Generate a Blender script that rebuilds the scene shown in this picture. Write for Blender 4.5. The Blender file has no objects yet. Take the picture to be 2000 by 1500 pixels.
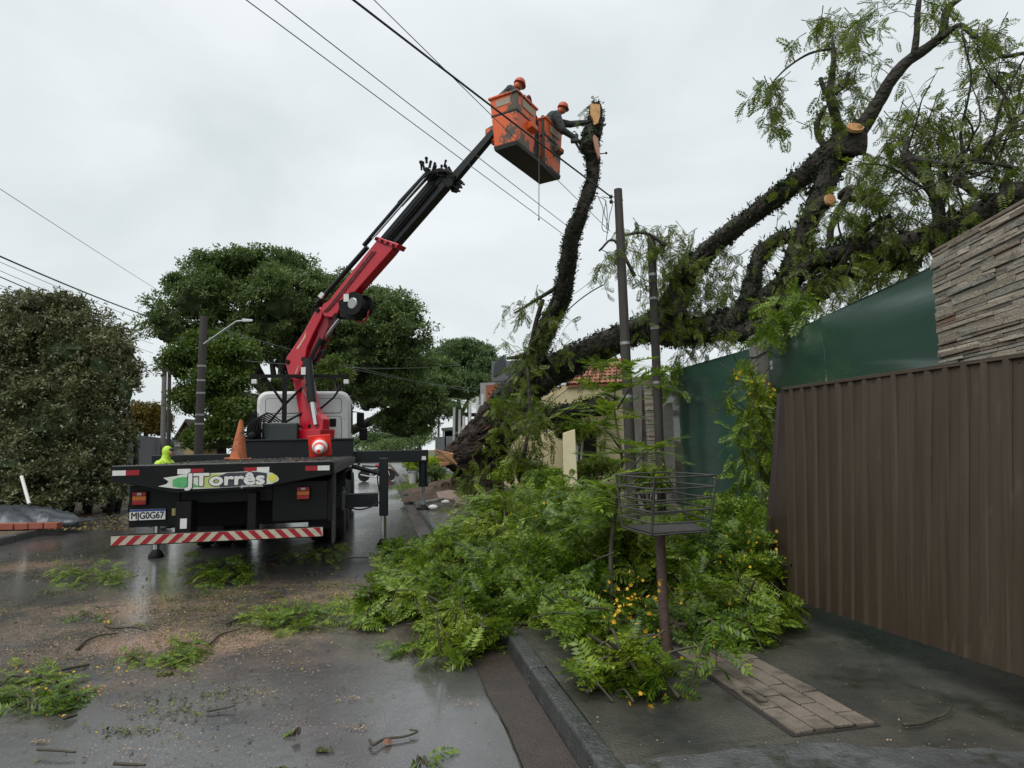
import bpy, bmesh, math, random
import numpy as np
from mathutils import Vector, Matrix, Euler
random.seed(7); RNG = np.random.default_rng(11)
S = bpy.context.scene; COL = S.collection

# ------------------------------------------------------------------ camera
FPX, CAMZ, ROLL = 1250.0, 1.6, 0.02
PITCH = math.atan(123 / FPX)
_F = Vector((0, math.cos(PITCH), math.sin(PITCH))); _R0 = Vector((1, 0, 0)); _U0 = Vector((0, -math.sin(PITCH), math.cos(PITCH)))
_R = _R0 * math.cos(ROLL) - _U0 * math.sin(ROLL); _U = _U0 * math.cos(ROLL) + _R0 * math.sin(ROLL)
cam_data = bpy.data.cameras.new('camera'); cam = bpy.data.objects.new('camera', cam_data); COL.objects.link(cam)
cam_data.sensor_width = 36; cam_data.lens = FPX / 2000 * 36; cam_data.clip_end = 2000; cam_data.clip_start = 0.05
_m = Matrix((_R, _U, -_F)).transposed().to_4x4(); _m.translation = (0, 0, CAMZ); cam.matrix_world = _m
S.camera = cam

# ------------------------------------------------------------------ overcast sky
world = bpy.data.worlds.new('World'); S.world = world; world.use_nodes = True
SUN_EL, SUN_AZ = math.radians(58), math.radians(-35)
def build_world():
    nt = world.node_tree; nt.nodes.clear(); N = nt.nodes.new; L = nt.links.new
    out = N('ShaderNodeOutputWorld'); bg = N('ShaderNodeBackground'); bg.inputs[1].default_value = 1.0
    sky = N('ShaderNodeTexSky'); sky.sky_type = 'NISHITA'; sky.sun_disc = False
    sky.sun_elevation = SUN_EL; sky.sun_rotation = SUN_AZ; sky.dust_density = 4; sky.air_density = 1.2
    sc = N('ShaderNodeVectorMath'); sc.operation = 'SCALE'; sc.inputs['Scale'].default_value = 0.06
    L(sky.outputs[0], sc.inputs[0])
    tc = N('ShaderNodeTexCoord'); mp = N('ShaderNodeMapping'); mp.inputs['Scale'].default_value = (1.0, 1.0, 2.2)
    L(tc.outputs['Generated'], mp.inputs[0])
    n1 = N('ShaderNodeTexNoise'); n1.inputs['Scale'].default_value = 2.1; n1.inputs['Detail'].default_value = 6; n1.inputs['Roughness'].default_value = 0.5
    n1.inputs['Distortion'].default_value = 0.4
    L(mp.outputs[0], n1.inputs['Vector'])
    cr = N('ShaderNodeValToRGB')
    cr.color_ramp.elements[0].position = 0.33; cr.color_ramp.elements[0].color = (0.43, 0.472, 0.482, 1)
    cr.color_ramp.elements[1].position = 0.66; cr.color_ramp.elements[1].color = (0.565, 0.595, 0.612, 1)
    L(n1.outputs[0], cr.inputs[0])
    mx = N('ShaderNodeMix'); mx.data_type = 'RGBA'; mx.inputs[0].default_value = 0.93
    L(sc.outputs[0], mx.inputs[6]); L(cr.outputs[0], mx.inputs[7]); L(mx.outputs[2], bg.inputs[0]); L(bg.outputs[0], out.inputs[0])
build_world()
sun_d = bpy.data.lights.new('sun', 'SUN'); sun_d.energy = 1.5; sun_d.angle = math.radians(50); sun_d.color = (1, 0.97, 0.93)
sun = bpy.data.objects.new('sun', sun_d); COL.objects.link(sun)
# light comes from high up, behind the camera's left shoulder
_sd = Vector((-math.cos(SUN_EL) * 0.55, -math.cos(SUN_EL) * 0.84, math.sin(SUN_EL)))
sun.rotation_euler = _sd.to_track_quat('Z', 'Y').to_euler(); sun.location = (0, 0, 30)
S.view_settings.view_transform = 'Standard'; S.view_settings.look = 'None'; S.view_settings.exposure = 0.68; S.view_settings.gamma = 1.0
S.cycles.use_denoising = True; S.cycles.max_bounces = 6; S.cycles.transparent_max_bounces = 4
S.cycles.sample_clamp_indirect = 6

# ------------------------------------------------------------------ measuring helpers (the photograph's 2000x1500 frame)
def ray(x, y):
    return _F + _R * ((x - 1000) / FPX) + _U * (-(y - 750) / FPX)
def P(x, y, d):                     # the point seen at x,y that stands d metres ahead
    r = ray(x, y); return Vector((0, 0, CAMZ)) + r * (d / r.y)
def G(x, y, z=0.0):                 # the point seen at x,y on the level z
    r = ray(x, y); return Vector((0, 0, CAMZ)) + r * ((z - CAMZ) / r.z)
def PL(x, y, p0, n):
    r = ray(x, y); o = Vector((0, 0, CAMZ)); return o + r * ((p0 - o).dot(n) / r.dot(n))
TH = 0.2051; CT, ST = math.cos(TH), math.sin(TH)
def RD(u, v, z=0.0):                # road frame: u along the street, v to the right
    return Vector((v * CT - u * ST, u * CT + v * ST, z))
def UV(p): return (-p.x * ST + p.y * CT, p.x * CT + p.y * ST)
def pxm(px, d): return px * d / FPX  # pixels to metres at distance d

# ------------------------------------------------------------------ materials
MATS = {}
def mat(name, col, rough=0.6, metal=0.0, col2=None, nscale=6.0, namt=0.5, bump=0.0, bscale=30.0, spec=0.5, rough2=None, detail=6,
        stretch=(1, 1, 1), coat=0.0, dirt=None, dscale=3.0, dpos=0.55, dwidth=0.12, bdist=0.02):
    if name in MATS: return MATS[name]
    m = bpy.data.materials.new(name); m.use_nodes = True; nt = m.node_tree; N = nt.nodes.new; L = nt.links.new
    b = nt.nodes['Principled BSDF']; b.inputs['Roughness'].default_value = rough; b.inputs['Metallic'].default_value = metal
    b.inputs['Specular IOR Level'].default_value = spec; b.inputs['Base Color'].default_value = (*col, 1)
    if coat: b.inputs['Coat Weight'].default_value = coat; b.inputs['Coat Roughness'].default_value = 0.12
    geo = N('ShaderNodeNewGeometry'); mp = N('ShaderNodeMapping'); mp.inputs['Scale'].default_value = stretch; L(geo.outputs['Position'], mp.inputs[0])
    csock = None
    if col2 is not None or rough2 is not None:
        n = N('ShaderNodeTexNoise'); n.inputs['Scale'].default_value = nscale; n.inputs['Detail'].default_value = detail; n.inputs['Roughness'].default_value = 0.62
        L(mp.outputs[0], n.inputs['Vector'])
        r = N('ShaderNodeMapRange'); r.inputs[1].default_value = 0.5 - 0.5 * (1 - namt) - 0.02; r.inputs[2].default_value = 0.5 + 0.5 * (1 - namt) + 0.02
        L(n.outputs[0], r.inputs[0])
        if col2 is not None:
            x = N('ShaderNodeMix'); x.data_type = 'RGBA'; x.inputs[6].default_value = (*col, 1); x.inputs[7].default_value = (*col2, 1)
            L(r.outputs[0], x.inputs[0]); csock = x.outputs[2]
        if rough2 is not None:
            rr = N('ShaderNodeMapRange'); rr.inputs[3].default_value = rough; rr.inputs[4].default_value = rough2; L(r.outputs[0], rr.inputs[0]); L(rr.outputs[0], b.inputs['Roughness'])
    if dirt is not None:
        n2 = N('ShaderNodeTexNoise'); n2.inputs['Scale'].default_value = dscale; n2.inputs['Detail'].default_value = 8; n2.inputs['Roughness'].default_value = 0.6
        L(mp.outputs[0], n2.inputs['Vector'])
        r2 = N('ShaderNodeMapRange'); r2.inputs[1].default_value = dpos; r2.inputs[2].default_value = dpos + dwidth; L(n2.outputs[0], r2.inputs[0])
        x2 = N('ShaderNodeMix'); x2.data_type = 'RGBA'; x2.inputs[6].default_value = (*col, 1); x2.inputs[7].default_value = (*dirt, 1)
        if csock: L(csock, x2.inputs[6])
        L(r2.outputs[0], x2.inputs[0]); csock = x2.outputs[2]
    if csock: L(csock, b.inputs['Base Color'])
    if bump:
        nb = N('ShaderNodeTexNoise'); nb.inputs['Scale'].default_value = bscale; nb.inputs['Detail'].default_value = 5; L(mp.outputs[0], nb.inputs['Vector'])
        bp = N('ShaderNodeBump'); bp.inputs['Strength'].default_value = bump; bp.inputs['Distance'].default_value = bdist
        L(nb.outputs[0], bp.inputs['Height']); L(bp.outputs[0], b.inputs['Normal'])
    MATS[name] = m; return m
def leafmat(name, cols, rough=0.42, trans=0.3, spec=0.5):
    if name in MATS: return MATS[name]
    m = bpy.data.materials.new(name); m.use_nodes = True; nt = m.node_tree; N = nt.nodes.new; L = nt.links.new
    b = nt.nodes['Principled BSDF']; out = nt.nodes['Material Output']; b.inputs['Roughness'].default_value = rough; b.inputs['Specular IOR Level'].default_value = spec
    geo = N('ShaderNodeNewGeometry'); cr = N('ShaderNodeValToRGB'); cr.color_ramp.interpolation = 'LINEAR'
    e = cr.color_ramp.elements
    while len(e) < len(cols): e.new(0.5)
    for i, c in enumerate(cols): e[i].position = i / max(1, len(cols) - 1); e[i].color = (*c, 1)
    n = N('ShaderNodeTexNoise'); n.inputs['Scale'].default_value = 1.3; n.inputs['Detail'].default_value = 3; L(geo.outputs['Position'], n.inputs['Vector'])
    mm = N('ShaderNodeMath'); mm.operation = 'MULTIPLY_ADD'; mm.inputs[1].default_value = 0.55; L(geo.outputs['Random Per Island'], mm.inputs[0])
    r = N('ShaderNodeMapRange'); r.inputs[1].default_value = 0.3; r.inputs[2].default_value = 0.7; r.inputs[3].default_value = 0; r.inputs[4].default_value = 0.45; L(n.outputs[0], r.inputs[0]); L(r.outputs[0], mm.inputs[2])
    L(mm.outputs[0], cr.inputs[0]); L(cr.outputs[0], b.inputs['Base Color'])
    tr = N('ShaderNodeBsdfTranslucent'); L(cr.outputs[0], tr.inputs[0]); ms = N('ShaderNodeMixShader'); ms.inputs[0].default_value = trans
    L(b.outputs[0], ms.inputs[1]); L(tr.outputs[0], ms.inputs[2]); L(ms.outputs[0], out.inputs[0])
    MATS[name] = m; return m

# ------------------------------------------------------------------ objects
WM = {}
def tag(o, label, cat, group=None, kind=None):
    o['label'] = label; o['category'] = cat
    if group: o['group'] = group
    if kind: o['kind'] = kind
    return o
def empty(name, loc=(0, 0, 0), rz=0.0):
    o = bpy.data.objects.new(name, None); COL.objects.link(o); o.location = loc; o.rotation_euler = (0, 0, rz); o.empty_display_size = 0.2
    WM[o.name] = Matrix.Translation(Vector(loc)) @ Matrix.Rotation(rz, 4, 'Z'); return o
def attach(o, parent, local=False):
    if parent is None: return o
    o.parent = parent
    if not local and parent.name in WM: o.matrix_parent_inverse = WM[parent.name].inverted()
    return o
def mesh_np(name, verts, faces, k):            # faces: (n,k) int array
    me = bpy.data.meshes.new(name); n = len(faces)
    me.vertices.add(len(verts)); me.vertices.foreach_set('co', np.asarray(verts, dtype=np.float32).ravel())
    me.loops.add(n * k); me.loops.foreach_set('vertex_index', np.asarray(faces, dtype=np.int32).ravel())
    me.polygons.add(n); me.polygons.foreach_set('loop_start', np.arange(0, n * k, k, dtype=np.int32))
    me.polygons.foreach_set('loop_total', np.full(n, k, dtype=np.int32)); me.update(calc_edges=True); return me
def obj_from(name, me, m, parent=None, local=False):
    o = bpy.data.objects.new(name, me); COL.objects.link(o)
    if m is not None and not me.materials: me.materials.append(m)
    return attach(o, parent, local)
def struct(o): o['kind'] = 'structure'; return o

class MB:
    def __init__(s, M=None): s.v = []; s.f = []; s.M = M
    def add(s, vs, fs):
        b = len(s.v); s.v += [(s.M @ Vector(v)) if s.M else Vector(v) for v in vs]; s.f += [tuple(i + b for i in f) for f in fs]; return s
    def box(s, x0, x1, y0, y1, z0, z1, M=None):
        vs = [Vector(p) for p in ((x0, y0, z0), (x1, y0, z0), (x1, y1, z0), (x0, y1, z0), (x0, y0, z1), (x1, y0, z1), (x1, y1, z1), (x0, y1, z1))]
        if M: vs = [M @ v for v in vs]
        return s.add(vs, [(0, 3, 2, 1), (4, 5, 6, 7), (0, 1, 5, 4), (1, 2, 6, 5), (2, 3, 7, 6), (3, 0, 4, 7)])
    def hexa(s, a, b):              # two quads a (4 pts) and b (4 pts) joined
        return s.add(list(a) + list(b), [(3, 2, 1, 0), (4, 5, 6, 7), (0, 1, 5, 4), (1, 2, 6, 5), (2, 3, 7, 6), (3, 0, 4, 7)])
    def prism(s, pts, off):
        n = len(pts); off = Vector(off); p = [Vector(q) for q in pts]
        return s.add(p + [q + off for q in p], [tuple(range(n - 1, -1, -1)), tuple(range(n, 2 * n))] + [(i, (i + 1) % n, n + (i + 1) % n, n + i) for i in range(n)])
    def tube(s, path, rad, n=10, cap=True):
        path = [Vector(p) for p in path]; k = len(path)
        if not hasattr(rad, '__len__'): rad = [rad] * k
        vs = []; fs = []; t0 = (path[1] - path[0]).normalized(); ref = Vector((0, 0, 1)) if abs(t0.z) < 0.9 else Vector((1, 0, 0)); a = t0.cross(ref).normalized()
        for i, p in enumerate(path):
            t = (path[min(i + 1, k - 1)] - path[max(i - 1, 0)]).normalized(); a = (a - t * a.dot(t)).normalized(); b = t.cross(a)
            for j in range(n):
                w = 2 * math.pi * j / n; vs.append(p + (a * math.cos(w) + b * math.sin(w)) * rad[i])
        for i in range(k - 1):
            for j in range(n):
                j2 = (j + 1) % n; fs.append((i * n + j, i * n + j2, (i + 1) * n + j2, (i + 1) * n + j))
        if cap: fs.append(tuple(range(n - 1, -1, -1))); fs.append(tuple((k - 1) * n + j for j in range(n)))
        return s.add(vs, fs)
    def cyl(s, p0, p1, r0, r1=None, n=14): return s.tube([p0, p1], [r0, r0 if r1 is None else r1], n)
    def lathe(s, prof, c=(0, 0, 0), n=24, M=None):
        c = Vector(c); vs = []; fs = []
        for r, z in prof:
            for j in range(n):
                w = 2 * math.pi * j / n; q = Vector((r * math.cos(w), r * math.sin(w), z)); vs.append(c + (M @ q if M else q))
        for i in range(len(prof) - 1):
            for j in range(n):
                j2 = (j + 1) % n; fs.append((i * n + j, i * n + j2, (i + 1) * n + j2, (i + 1) * n + j))
        fs.append(tuple(range(n - 1, -1, -1))); fs.append(tuple((len(prof) - 1) * n + j for j in range(n)))
        return s.add(vs, fs)
    def ell(s, c, r, n=12, k=8, M=None):
        c = Vector(c); r = r if hasattr(r, '__len__') else (r, r, r); vs = []; fs = []
        for i in range(k + 1):
            ph = math.pi * (i + 0.02) / (k + 0.04)
            for j in range(n):
                w = 2 * math.pi * j / n; q = Vector((r[0] * math.sin(ph) * math.cos(w), r[1] * math.sin(ph) * math.sin(w), r[2] * math.cos(ph))); vs.append(c + (M @ q if M else q))
        for i in range(k):
            for j in range(n):
                j2 = (j + 1) % n; fs.append((i * n + j, (i + 1) * n + j, (i + 1) * n + j2, i * n + j2))
        fs.append(tuple(range(n))); fs.append(tuple(k * n + j for j in range(n - 1, -1, -1)))
        return s.add(vs, fs)
    def cap(s, p0, p1, r0, r1, n=10):   # a tapered limb with round ends
        s.tube([p0, p1], [r0, r1], n); s.ell(p0, r0, n, 6); s.ell(p1, r1, n, 6); return s
    def build(s, name, m, parent=None, local=False, smooth=False, bevel=0.0, seg=2):
        me = bpy.data.meshes.new(name); me.from_pydata([tuple(v) for v in s.v], [], s.f); me.update()
        o = obj_from(name, me, m, parent, local)
        if smooth:
            me.polygons.foreach_set('use_smooth', [True] * len(me.polygons))
            if smooth == 'auto': me.set_sharp_from_angle(angle=math.radians(40))
        if bevel:
            b = o.modifiers.new('bevel', 'BEVEL'); b.width = bevel; b.segments = seg; b.limit_method = 'ANGLE'; b.angle_limit = math.radians(40)
        return o
def copy_tree(o, parent=None):
    c = o.copy(); COL.objects.link(c)
    if parent is not None: c.parent = parent
    for ch in list(o.children): copy_tree(ch, c)
    return c
def catmull(pts, per=6):
    pts = [np.array(p, dtype=float) for p in pts]; out = []
    q = [2 * pts[0] - pts[1]] + pts + [2 * pts[-1] - pts[-2]]
    for i in range(1, len(q) - 2):
        for k in range(per):
            t = k / per; a, b, c, d = q[i - 1], q[i], q[i + 1], q[i + 2]
            out.append(0.5 * (2 * b + (c - a) * t + (2 * a - 5 * b + 4 * c - d) * t * t + (3 * b - a - 3 * c + d) * t ** 3))
    out.append(pts[-1]); return out
def text(name, s, m, size, M, parent, extrude=0.001, bold=0.0, sx=1.0):     # flat lettering, thickened by overlaid shifted copies
    c = bpy.data.curves.new(name, 'FONT'); c.body = s; c.size = size; c.extrude = extrude; c.align_x = 'CENTER'; c.align_y = 'CENTER'
    o = bpy.data.objects.new(name, c); COL.objects.link(o); bpy.context.view_layer.update(); me = bpy.data.meshes.new_from_object(o); bpy.data.objects.remove(o); b = MB()
    sh = [(0, 0, 0)] + ([(math.cos(w) * bold, math.sin(w) * bold, -0.00008 * (k + 1)) for k, w in enumerate(np.linspace(0, 2 * math.pi, 10, endpoint=False))] if bold else [])
    for dx, dy, dz in sh: b.add([M @ Vector((v.co.x * sx + dx, v.co.y + dy, v.co.z + dz)) for v in me.vertices], [tuple(p.vertices) for p in me.polygons])
    return b.build(name, m, parent, True)
# ------------------------------------------------------------------ the setting
def asphalt_mat():
    m = bpy.data.materials.new('wet_asphalt'); m.use_nodes = True; nt = m.node_tree; N = nt.nodes.new; L = nt.links.new; b = nt.nodes['Principled BSDF']
    geo = N('ShaderNodeNewGeometry')
    def noise(sc, det=5, st=None, rough=0.6):
        n = N('ShaderNodeTexNoise'); n.inputs['Scale'].default_value = sc; n.inputs['Detail'].default_value = det; n.inputs['Roughness'].default_value = rough
        if st:
            mp = N('ShaderNodeMapping'); mp.inputs['Scale'].default_value = st; mp.inputs['Rotation'].default_value = (0, 0, -TH); L(geo.outputs['Position'], mp.inputs[0]); L(mp.outputs[0], n.inputs['Vector'])
        else: L(geo.outputs['Position'], n.inputs['Vector'])
        return n.outputs[0]
    def rng(s, a, b2, c=0, d=1):
        r = N('ShaderNodeMapRange'); r.inputs[1].default_value = a; r.inputs[2].default_value = b2; r.inputs[3].default_value = c; r.inputs[4].default_value = d; L(s, r.inputs[0]); return r.outputs[0]
    def mix(f, a, c):
        x = N('ShaderNodeMix'); x.data_type = 'RGBA'
        for i, q in ((0, f), (6, a), (7, c)):
            if isinstance(q, tuple): x.inputs[i].default_value = (*q, 1)
            else: L(q, x.inputs[i])
        return x.outputs[2]
    base = mix(rng(noise(90, 3), 0.35, 0.65), (0.032, 0.032, 0.034), (0.105, 0.103, 0.102))
    base = mix(rng(noise(0.6, 5, (1, 0.35, 1)), 0.42, 0.62), base, (0.055, 0.052, 0.051))
    base = mix(rng(noise(0.9, 6), 0.60, 0.70), base, (0.026, 0.022, 0.021))
    # bright aggregate
    vo = N('ShaderNodeTexVoronoi'); vo.inputs['Scale'].default_value = 38; L(geo.outputs['Position'], vo.inputs['Vector'])
    base = mix(rng(vo.outputs['Distance'], 0.10, 0.16, 0.8, 0), base, (0.22, 0.21, 0.20))
    # sawdust trodden into the wet surface where the branches were cut: stains with outlines of their own
    def stain(cx, cy, rx, ry, col, lo):
        nonlocal base
        c = G(cx, cy); sb = N('ShaderNodeVectorMath'); sb.operation = 'SUBTRACT'; L(geo.outputs['Position'], sb.inputs[0]); sb.inputs[1].default_value = (c.x, c.y, 0); mp = N('ShaderNodeMapping'); mp.inputs['Scale'].default_value = (1 / rx, 1 / ry, 1); L(sb.outputs[0], mp.inputs[0]); ln = N('ShaderNodeVectorMath'); ln.operation = 'LENGTH'; L(mp.outputs[0], ln.inputs[0])
        k = N('ShaderNodeMath'); k.operation = 'MULTIPLY'; L(rng(ln.outputs['Value'], 0.35, 1.0, 1, 0), k.inputs[0]); L(rng(noise(1.7, 8, None, .7), lo, lo + .16), k.inputs[1]); k2 = N('ShaderNodeMath'); k2.operation = 'MULTIPLY'; L(k.outputs[0], k2.inputs[0]); L(rng(noise(26, 4), .38, .6, .35, 1), k2.inputs[1]); base = mix(k2.outputs[0], base, col)
    stain(330, 1210, 3.6, 2.6, (0.20, 0.145, 0.105), .42); stain(400, 1252, 1.1, .5, (0.42, 0.28, 0.20), .36); stain(250, 1190, 1.2, .4, (0.36, 0.25, 0.18), .40); stain(690, 1165, .8, .4, (0.42, 0.30, 0.19), .38); stain(60, 1105, 1.6, .6, (0.32, 0.21, 0.15), .40); stain(600, 1145, 1.6, .5, (0.20, 0.15, 0.10), .45)
    L(base, b.inputs['Base Color'])
    wet = rng(noise(0.75, 6, (1.5, 0.5, 1)), 0.40, 0.60)
    rr = N('ShaderNodeMapRange'); rr.inputs[3].default_value = 0.20; rr.inputs[4].default_value = 0.40; L(wet, rr.inputs[0]); L(rr.outputs[0], b.inputs['Roughness'])
    b.inputs['Specular IOR Level'].default_value = 0.5
    b.inputs['Coat IOR'].default_value = 1.33; b.inputs['Coat Roughness'].default_value = 0.16; cw_ = N('ShaderNodeMapRange'); cw_.inputs[3].default_value = 1.0; cw_.inputs[4].default_value = 0.8; L(wet, cw_.inputs[0]); L(cw_.outputs[0], b.inputs['Coat Weight'])
    bp = N('ShaderNodeBump'); bp.inputs['Strength'].default_value = 0.32; bp.inputs['Distance'].default_value = 0.004; L(noise(70, 4), bp.inputs['Height'])
    b2 = N('ShaderNodeBump'); b2.inputs['Strength'].default_value = 0.3; b2.inputs['Distance'].default_value = 0.05; L(noise(2.2, 3), b2.inputs['Height']); L(bp.outputs[0], b2.inputs['Normal']); L(b2.outputs[0], b.inputs['Normal'])
    return m
ASPH = asphalt_mat()
M_SOIL = mat('red_soil', (0.10, 0.065, 0.042), 0.9, col2=(0.045, 0.03, 0.02), nscale=4, bump=0.6, bscale=20)
M_GRASSG = mat('worn_turf', (0.05, 0.075, 0.02), 0.9, col2=(0.09, 0.075, 0.04), nscale=2.5, bump=0.6, bscale=40)
M_LITTER = mat('leaf_littered_verge', (0.115, 0.08, 0.05), 0.85, col2=(0.05, 0.045, 0.025), nscale=5, bump=0.7, bscale=25, dirt=(0.2, 0.15, 0.08), dscale=12, dpos=0.6)
M_WALK = mat('wet_dark_concrete', (0.020, 0.021, 0.020), 0.42, col2=(0.085, 0.080, 0.066), nscale=2.2, namt=0.62, rough2=0.16, bump=0.3, bscale=60, dirt=(0.018, 0.02, 0.013), dscale=2.6, dpos=0.52)
M_DRIVE = mat('worn_drive_concrete', (0.12, 0.125, 0.13), 0.36, col2=(0.035, 0.036, 0.033), nscale=3.2, namt=0.6, rough2=0.22, bump=0.4, bscale=50, dirt=(0.028, 0.03, 0.02), dscale=4.5, dpos=0.52)
M_KERB = mat('kerb_concrete', (0.062, 0.065, 0.065), 0.32, col2=(0.022, 0.024, 0.022), nscale=6, namt=0.6, bump=0.6, bscale=40, dirt=(0.10, 0.10, 0.095), dscale=9, dpos=.6)
M_GUTTER = mat('gutter_concrete', (0.066, 0.050, 0.042), 0.2, col2=(0.032, 0.027, 0.024), nscale=7, namt=0.5, bump=0.5, bscale=90, rough2=0.4)
M_PAVER = mat('paver', (0.20, 0.165, 0.13), 0.6, col2=(0.13, 0.108, 0.085), nscale=7, bump=0.5, bscale=60, dirt=(0.05, 0.045, 0.033), dscale=4, dpos=0.52, dwidth=.2)
M_DARKGAP = mat('dark_mortar', (0.02, 0.018, 0.015), 0.9)

def sheet(name, pts, m, z=None):
    b = MB(); b.add([Vector((p[0], p[1], z if z is not None else p[2])) for p in pts], [tuple(range(len(pts)))]); return struct(b.build(name, m))
sheet('ground', [(-400, -60, -0.03), (400, -60, -0.03), (400, 700, -0.03), (-400, 700, -0.03)], M_GRASSG)
KV = 0.97                                           # kerb face
def rq(u0, u1, v0, v1, z): return [RD(u0, v0, z), RD(u0, v1, z), RD(u1, v1, z), RD(u1, v0, z)]
sheet('road', rq(-8, 260, -6.75, 0.70, 0.0), ASPH)
# gutter: a slightly dished strip with an uneven inner edge
g = MB(); us = np.arange(-3, 60, 0.25)
for i in range(len(us) - 1):
    w0 = 0.70 + 0.012 * math.sin(us[i] * 2.3) + 0.008 * math.sin(us[i] * 7.1); w1 = 0.70 + 0.012 * math.sin(us[i + 1] * 2.3) + 0.008 * math.sin(us[i + 1] * 7.1)
    g.add([RD(us[i], w0, 0.006), RD(us[i], KV, 0.016), RD(us[i + 1], KV, 0.016), RD(us[i + 1], w1, 0.006)], [(0, 1, 2, 3)])
struct(g.build('gutter', M_GUTTER))
ck = MB()
for i in range(len(us) - 1):
    if us[i] > 14: break
    w0 = 0.695 + 0.012 * math.sin(us[i] * 2.3) + 0.008 * math.sin(us[i] * 7.1) + random.uniform(-.004, .004); w1 = 0.695 + 0.012 * math.sin(us[i + 1] * 2.3) + 0.008 * math.sin(us[i + 1] * 7.1)
    ck.add([RD(us[i], w0 - 0.006, 0.0085), RD(us[i], w0, 0.0085), RD(us[i + 1], w1, 0.0085), RD(us[i + 1], w1 - 0.004, 0.0085)], [(0, 1, 2, 3)])
struct(ck.build('gutter_joint', M_DARKGAP))
# kerbs
def kerb(name, v0, v1, u0, u1, ln, z=0.13):
    root = struct(empty(name, RD(u0, v0)))
    u = u0
    while u < u1:
        l = ln * random.uniform(0.92, 1.08); j = random.uniform(-0.006, 0.006); dz = random.uniform(-0.006, 0.006)
        b = MB(); a = [RD(u + 0.006, v0 + j, -0.02), RD(u + 0.006, v1, -0.02), RD(u + l - 0.006, v1, -0.02), RD(u + l - 0.006, v0 + j, -0.02)]
        t = [RD(u + 0.006, v0 + 0.02 + j, z + dz), RD(u + 0.006, v1, z + dz), RD(u + l - 0.006, v1, z + dz), RD(u + l - 0.006, v0 + 0.02 + j, z + dz)]
        b.hexa(a, t).build('kerb_stone', M_KERB, root, bevel=0.018, seg=3); u += l
kerb('kerb_right', KV, 1.105, 0.4, 36, 1.0)
kerb('kerb_left', -6.92, -6.75, 8, 52, 1.2)
# right pavement
sheet('pavement_right', rq(-3, 70, 1.105, 6.5, 0.12), M_WALK)
sheet('pavement_left', rq(2, 110, -30, -6.92, 0.115), M_LITTER)
# pale drive slab across the pavement at the very front, its front edge broken
pts = [RD(-3, 1.11, 0.125)]
e0, e1 = UV(G(1215, 1492, 0.125)), UV(G(2000, 1447, 0.125))
edge = []
for i in range(25):
    t = i / 24; px = 1215 + (2150 - 1215) * t; py = 1492 - 52 * math.sin(min(1, t * 2.2) * math.pi / 2) + 30 * t + random.uniform(-4, 4); p = G(px, py, 0.125)
    edge.append(Vector((p.x, p.y, 0.125)))
sheet('drive_slab', [RD(-3, 1.11, 0.125)] + [RD(UV(edge[0])[0], 1.11, 0.125)] + edge[1:] + [RD(-3, 6.4, 0.125)], M_DRIVE)
# the strip of pavers
strip = struct(empty('paver_strip', G(1560, 1370, 0.12)))
ua = UV(G(1632, 1424, 0.13))[0]; va = UV(G(1553, 1434, 0.13))[1]; vb = UV(G(1711, 1414, 0.13))[1]
b = MB(); b.box(0, 1, 0, 1, 0, 1, Matrix(((CT * (vb - va + .04), -ST * 3.05, 0, RD(ua - .01, va - .02).x), (ST * (vb - va + .04), CT * 3.05, 0, RD(ua - .01, va - .02).y), (0, 0, 0.006, 0.119), (0, 0, 0, 1)))).build('mortar_bed', M_DARKGAP, strip)
ncol = 4; cw = (vb - va) / ncol; pl = 0.30
pm = {}
for k in range(3):
    bb = MB(); bb.box(-cw / 2 + 0.006, cw / 2 - 0.006, -pl / 2 + 0.006, pl / 2 - 0.006, 0, 0.018)
    for i, v in enumerate(bb.v): bb.v[i] = v + Vector((random.uniform(-.003, .003), random.uniform(-.004, .004), random.uniform(-.002, .002)))
    o = bb.build('paver', M_PAVER, strip, bevel=0.005); pm[k] = o
first = {0: True, 1: True, 2: True}
for c in range(ncol):
    for r in range(-1 if c % 2 else 0, 10):
        u = ua + pl * (r + (0.5 if c % 2 else 0.0) + 0.5) + (0 if r >= 0 else pl * .25) ; v = va + cw * (c + 0.5); k = random.randrange(3); o = pm[k]
        if first[k]: first[k] = False
        else: o = o.copy(); COL.objects.link(o); o.parent = strip
        o.matrix_parent_inverse = WM[strip.name].inverted()
        o.matrix_basis = Matrix.Translation(RD(u, v, 0.124 + random.uniform(-.003, .003))) @ Matrix.Rotation(TH + random.uniform(-.012, .012), 4, 'Z') @ Matrix.Rotation(random.uniform(-.012, .012), 4, 'X') @ Matrix.Diagonal((1, .5 if r < 0 else 1, 1, 1))
# tyre-worn cracks in the pavement
for pts in ([(1395, 1303), (1420, 1322), (1436, 1318), (1480, 1350), (1540, 1385), (1600, 1425)], [(1250, 1478), (1300, 1462), (1370, 1452), (1420, 1448), (1500, 1440), (1560, 1432)]):
    cb = MB(); q = [G(x + random.uniform(-3, 3), y + random.uniform(-2, 2), 0.13) for x, y in pts]
    for i in range(len(q) - 1):
        d = (q[i + 1] - q[i]).normalized(); n = Vector((-d.y, d.x, 0)) * random.uniform(0.0012, 0.003)
        cb.add([q[i] - n, q[i] + n, q[i + 1] + n, q[i + 1] - n], [(0, 1, 2, 3)])
    struct(cb.build('pavement_crack', M_DARKGAP))
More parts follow.
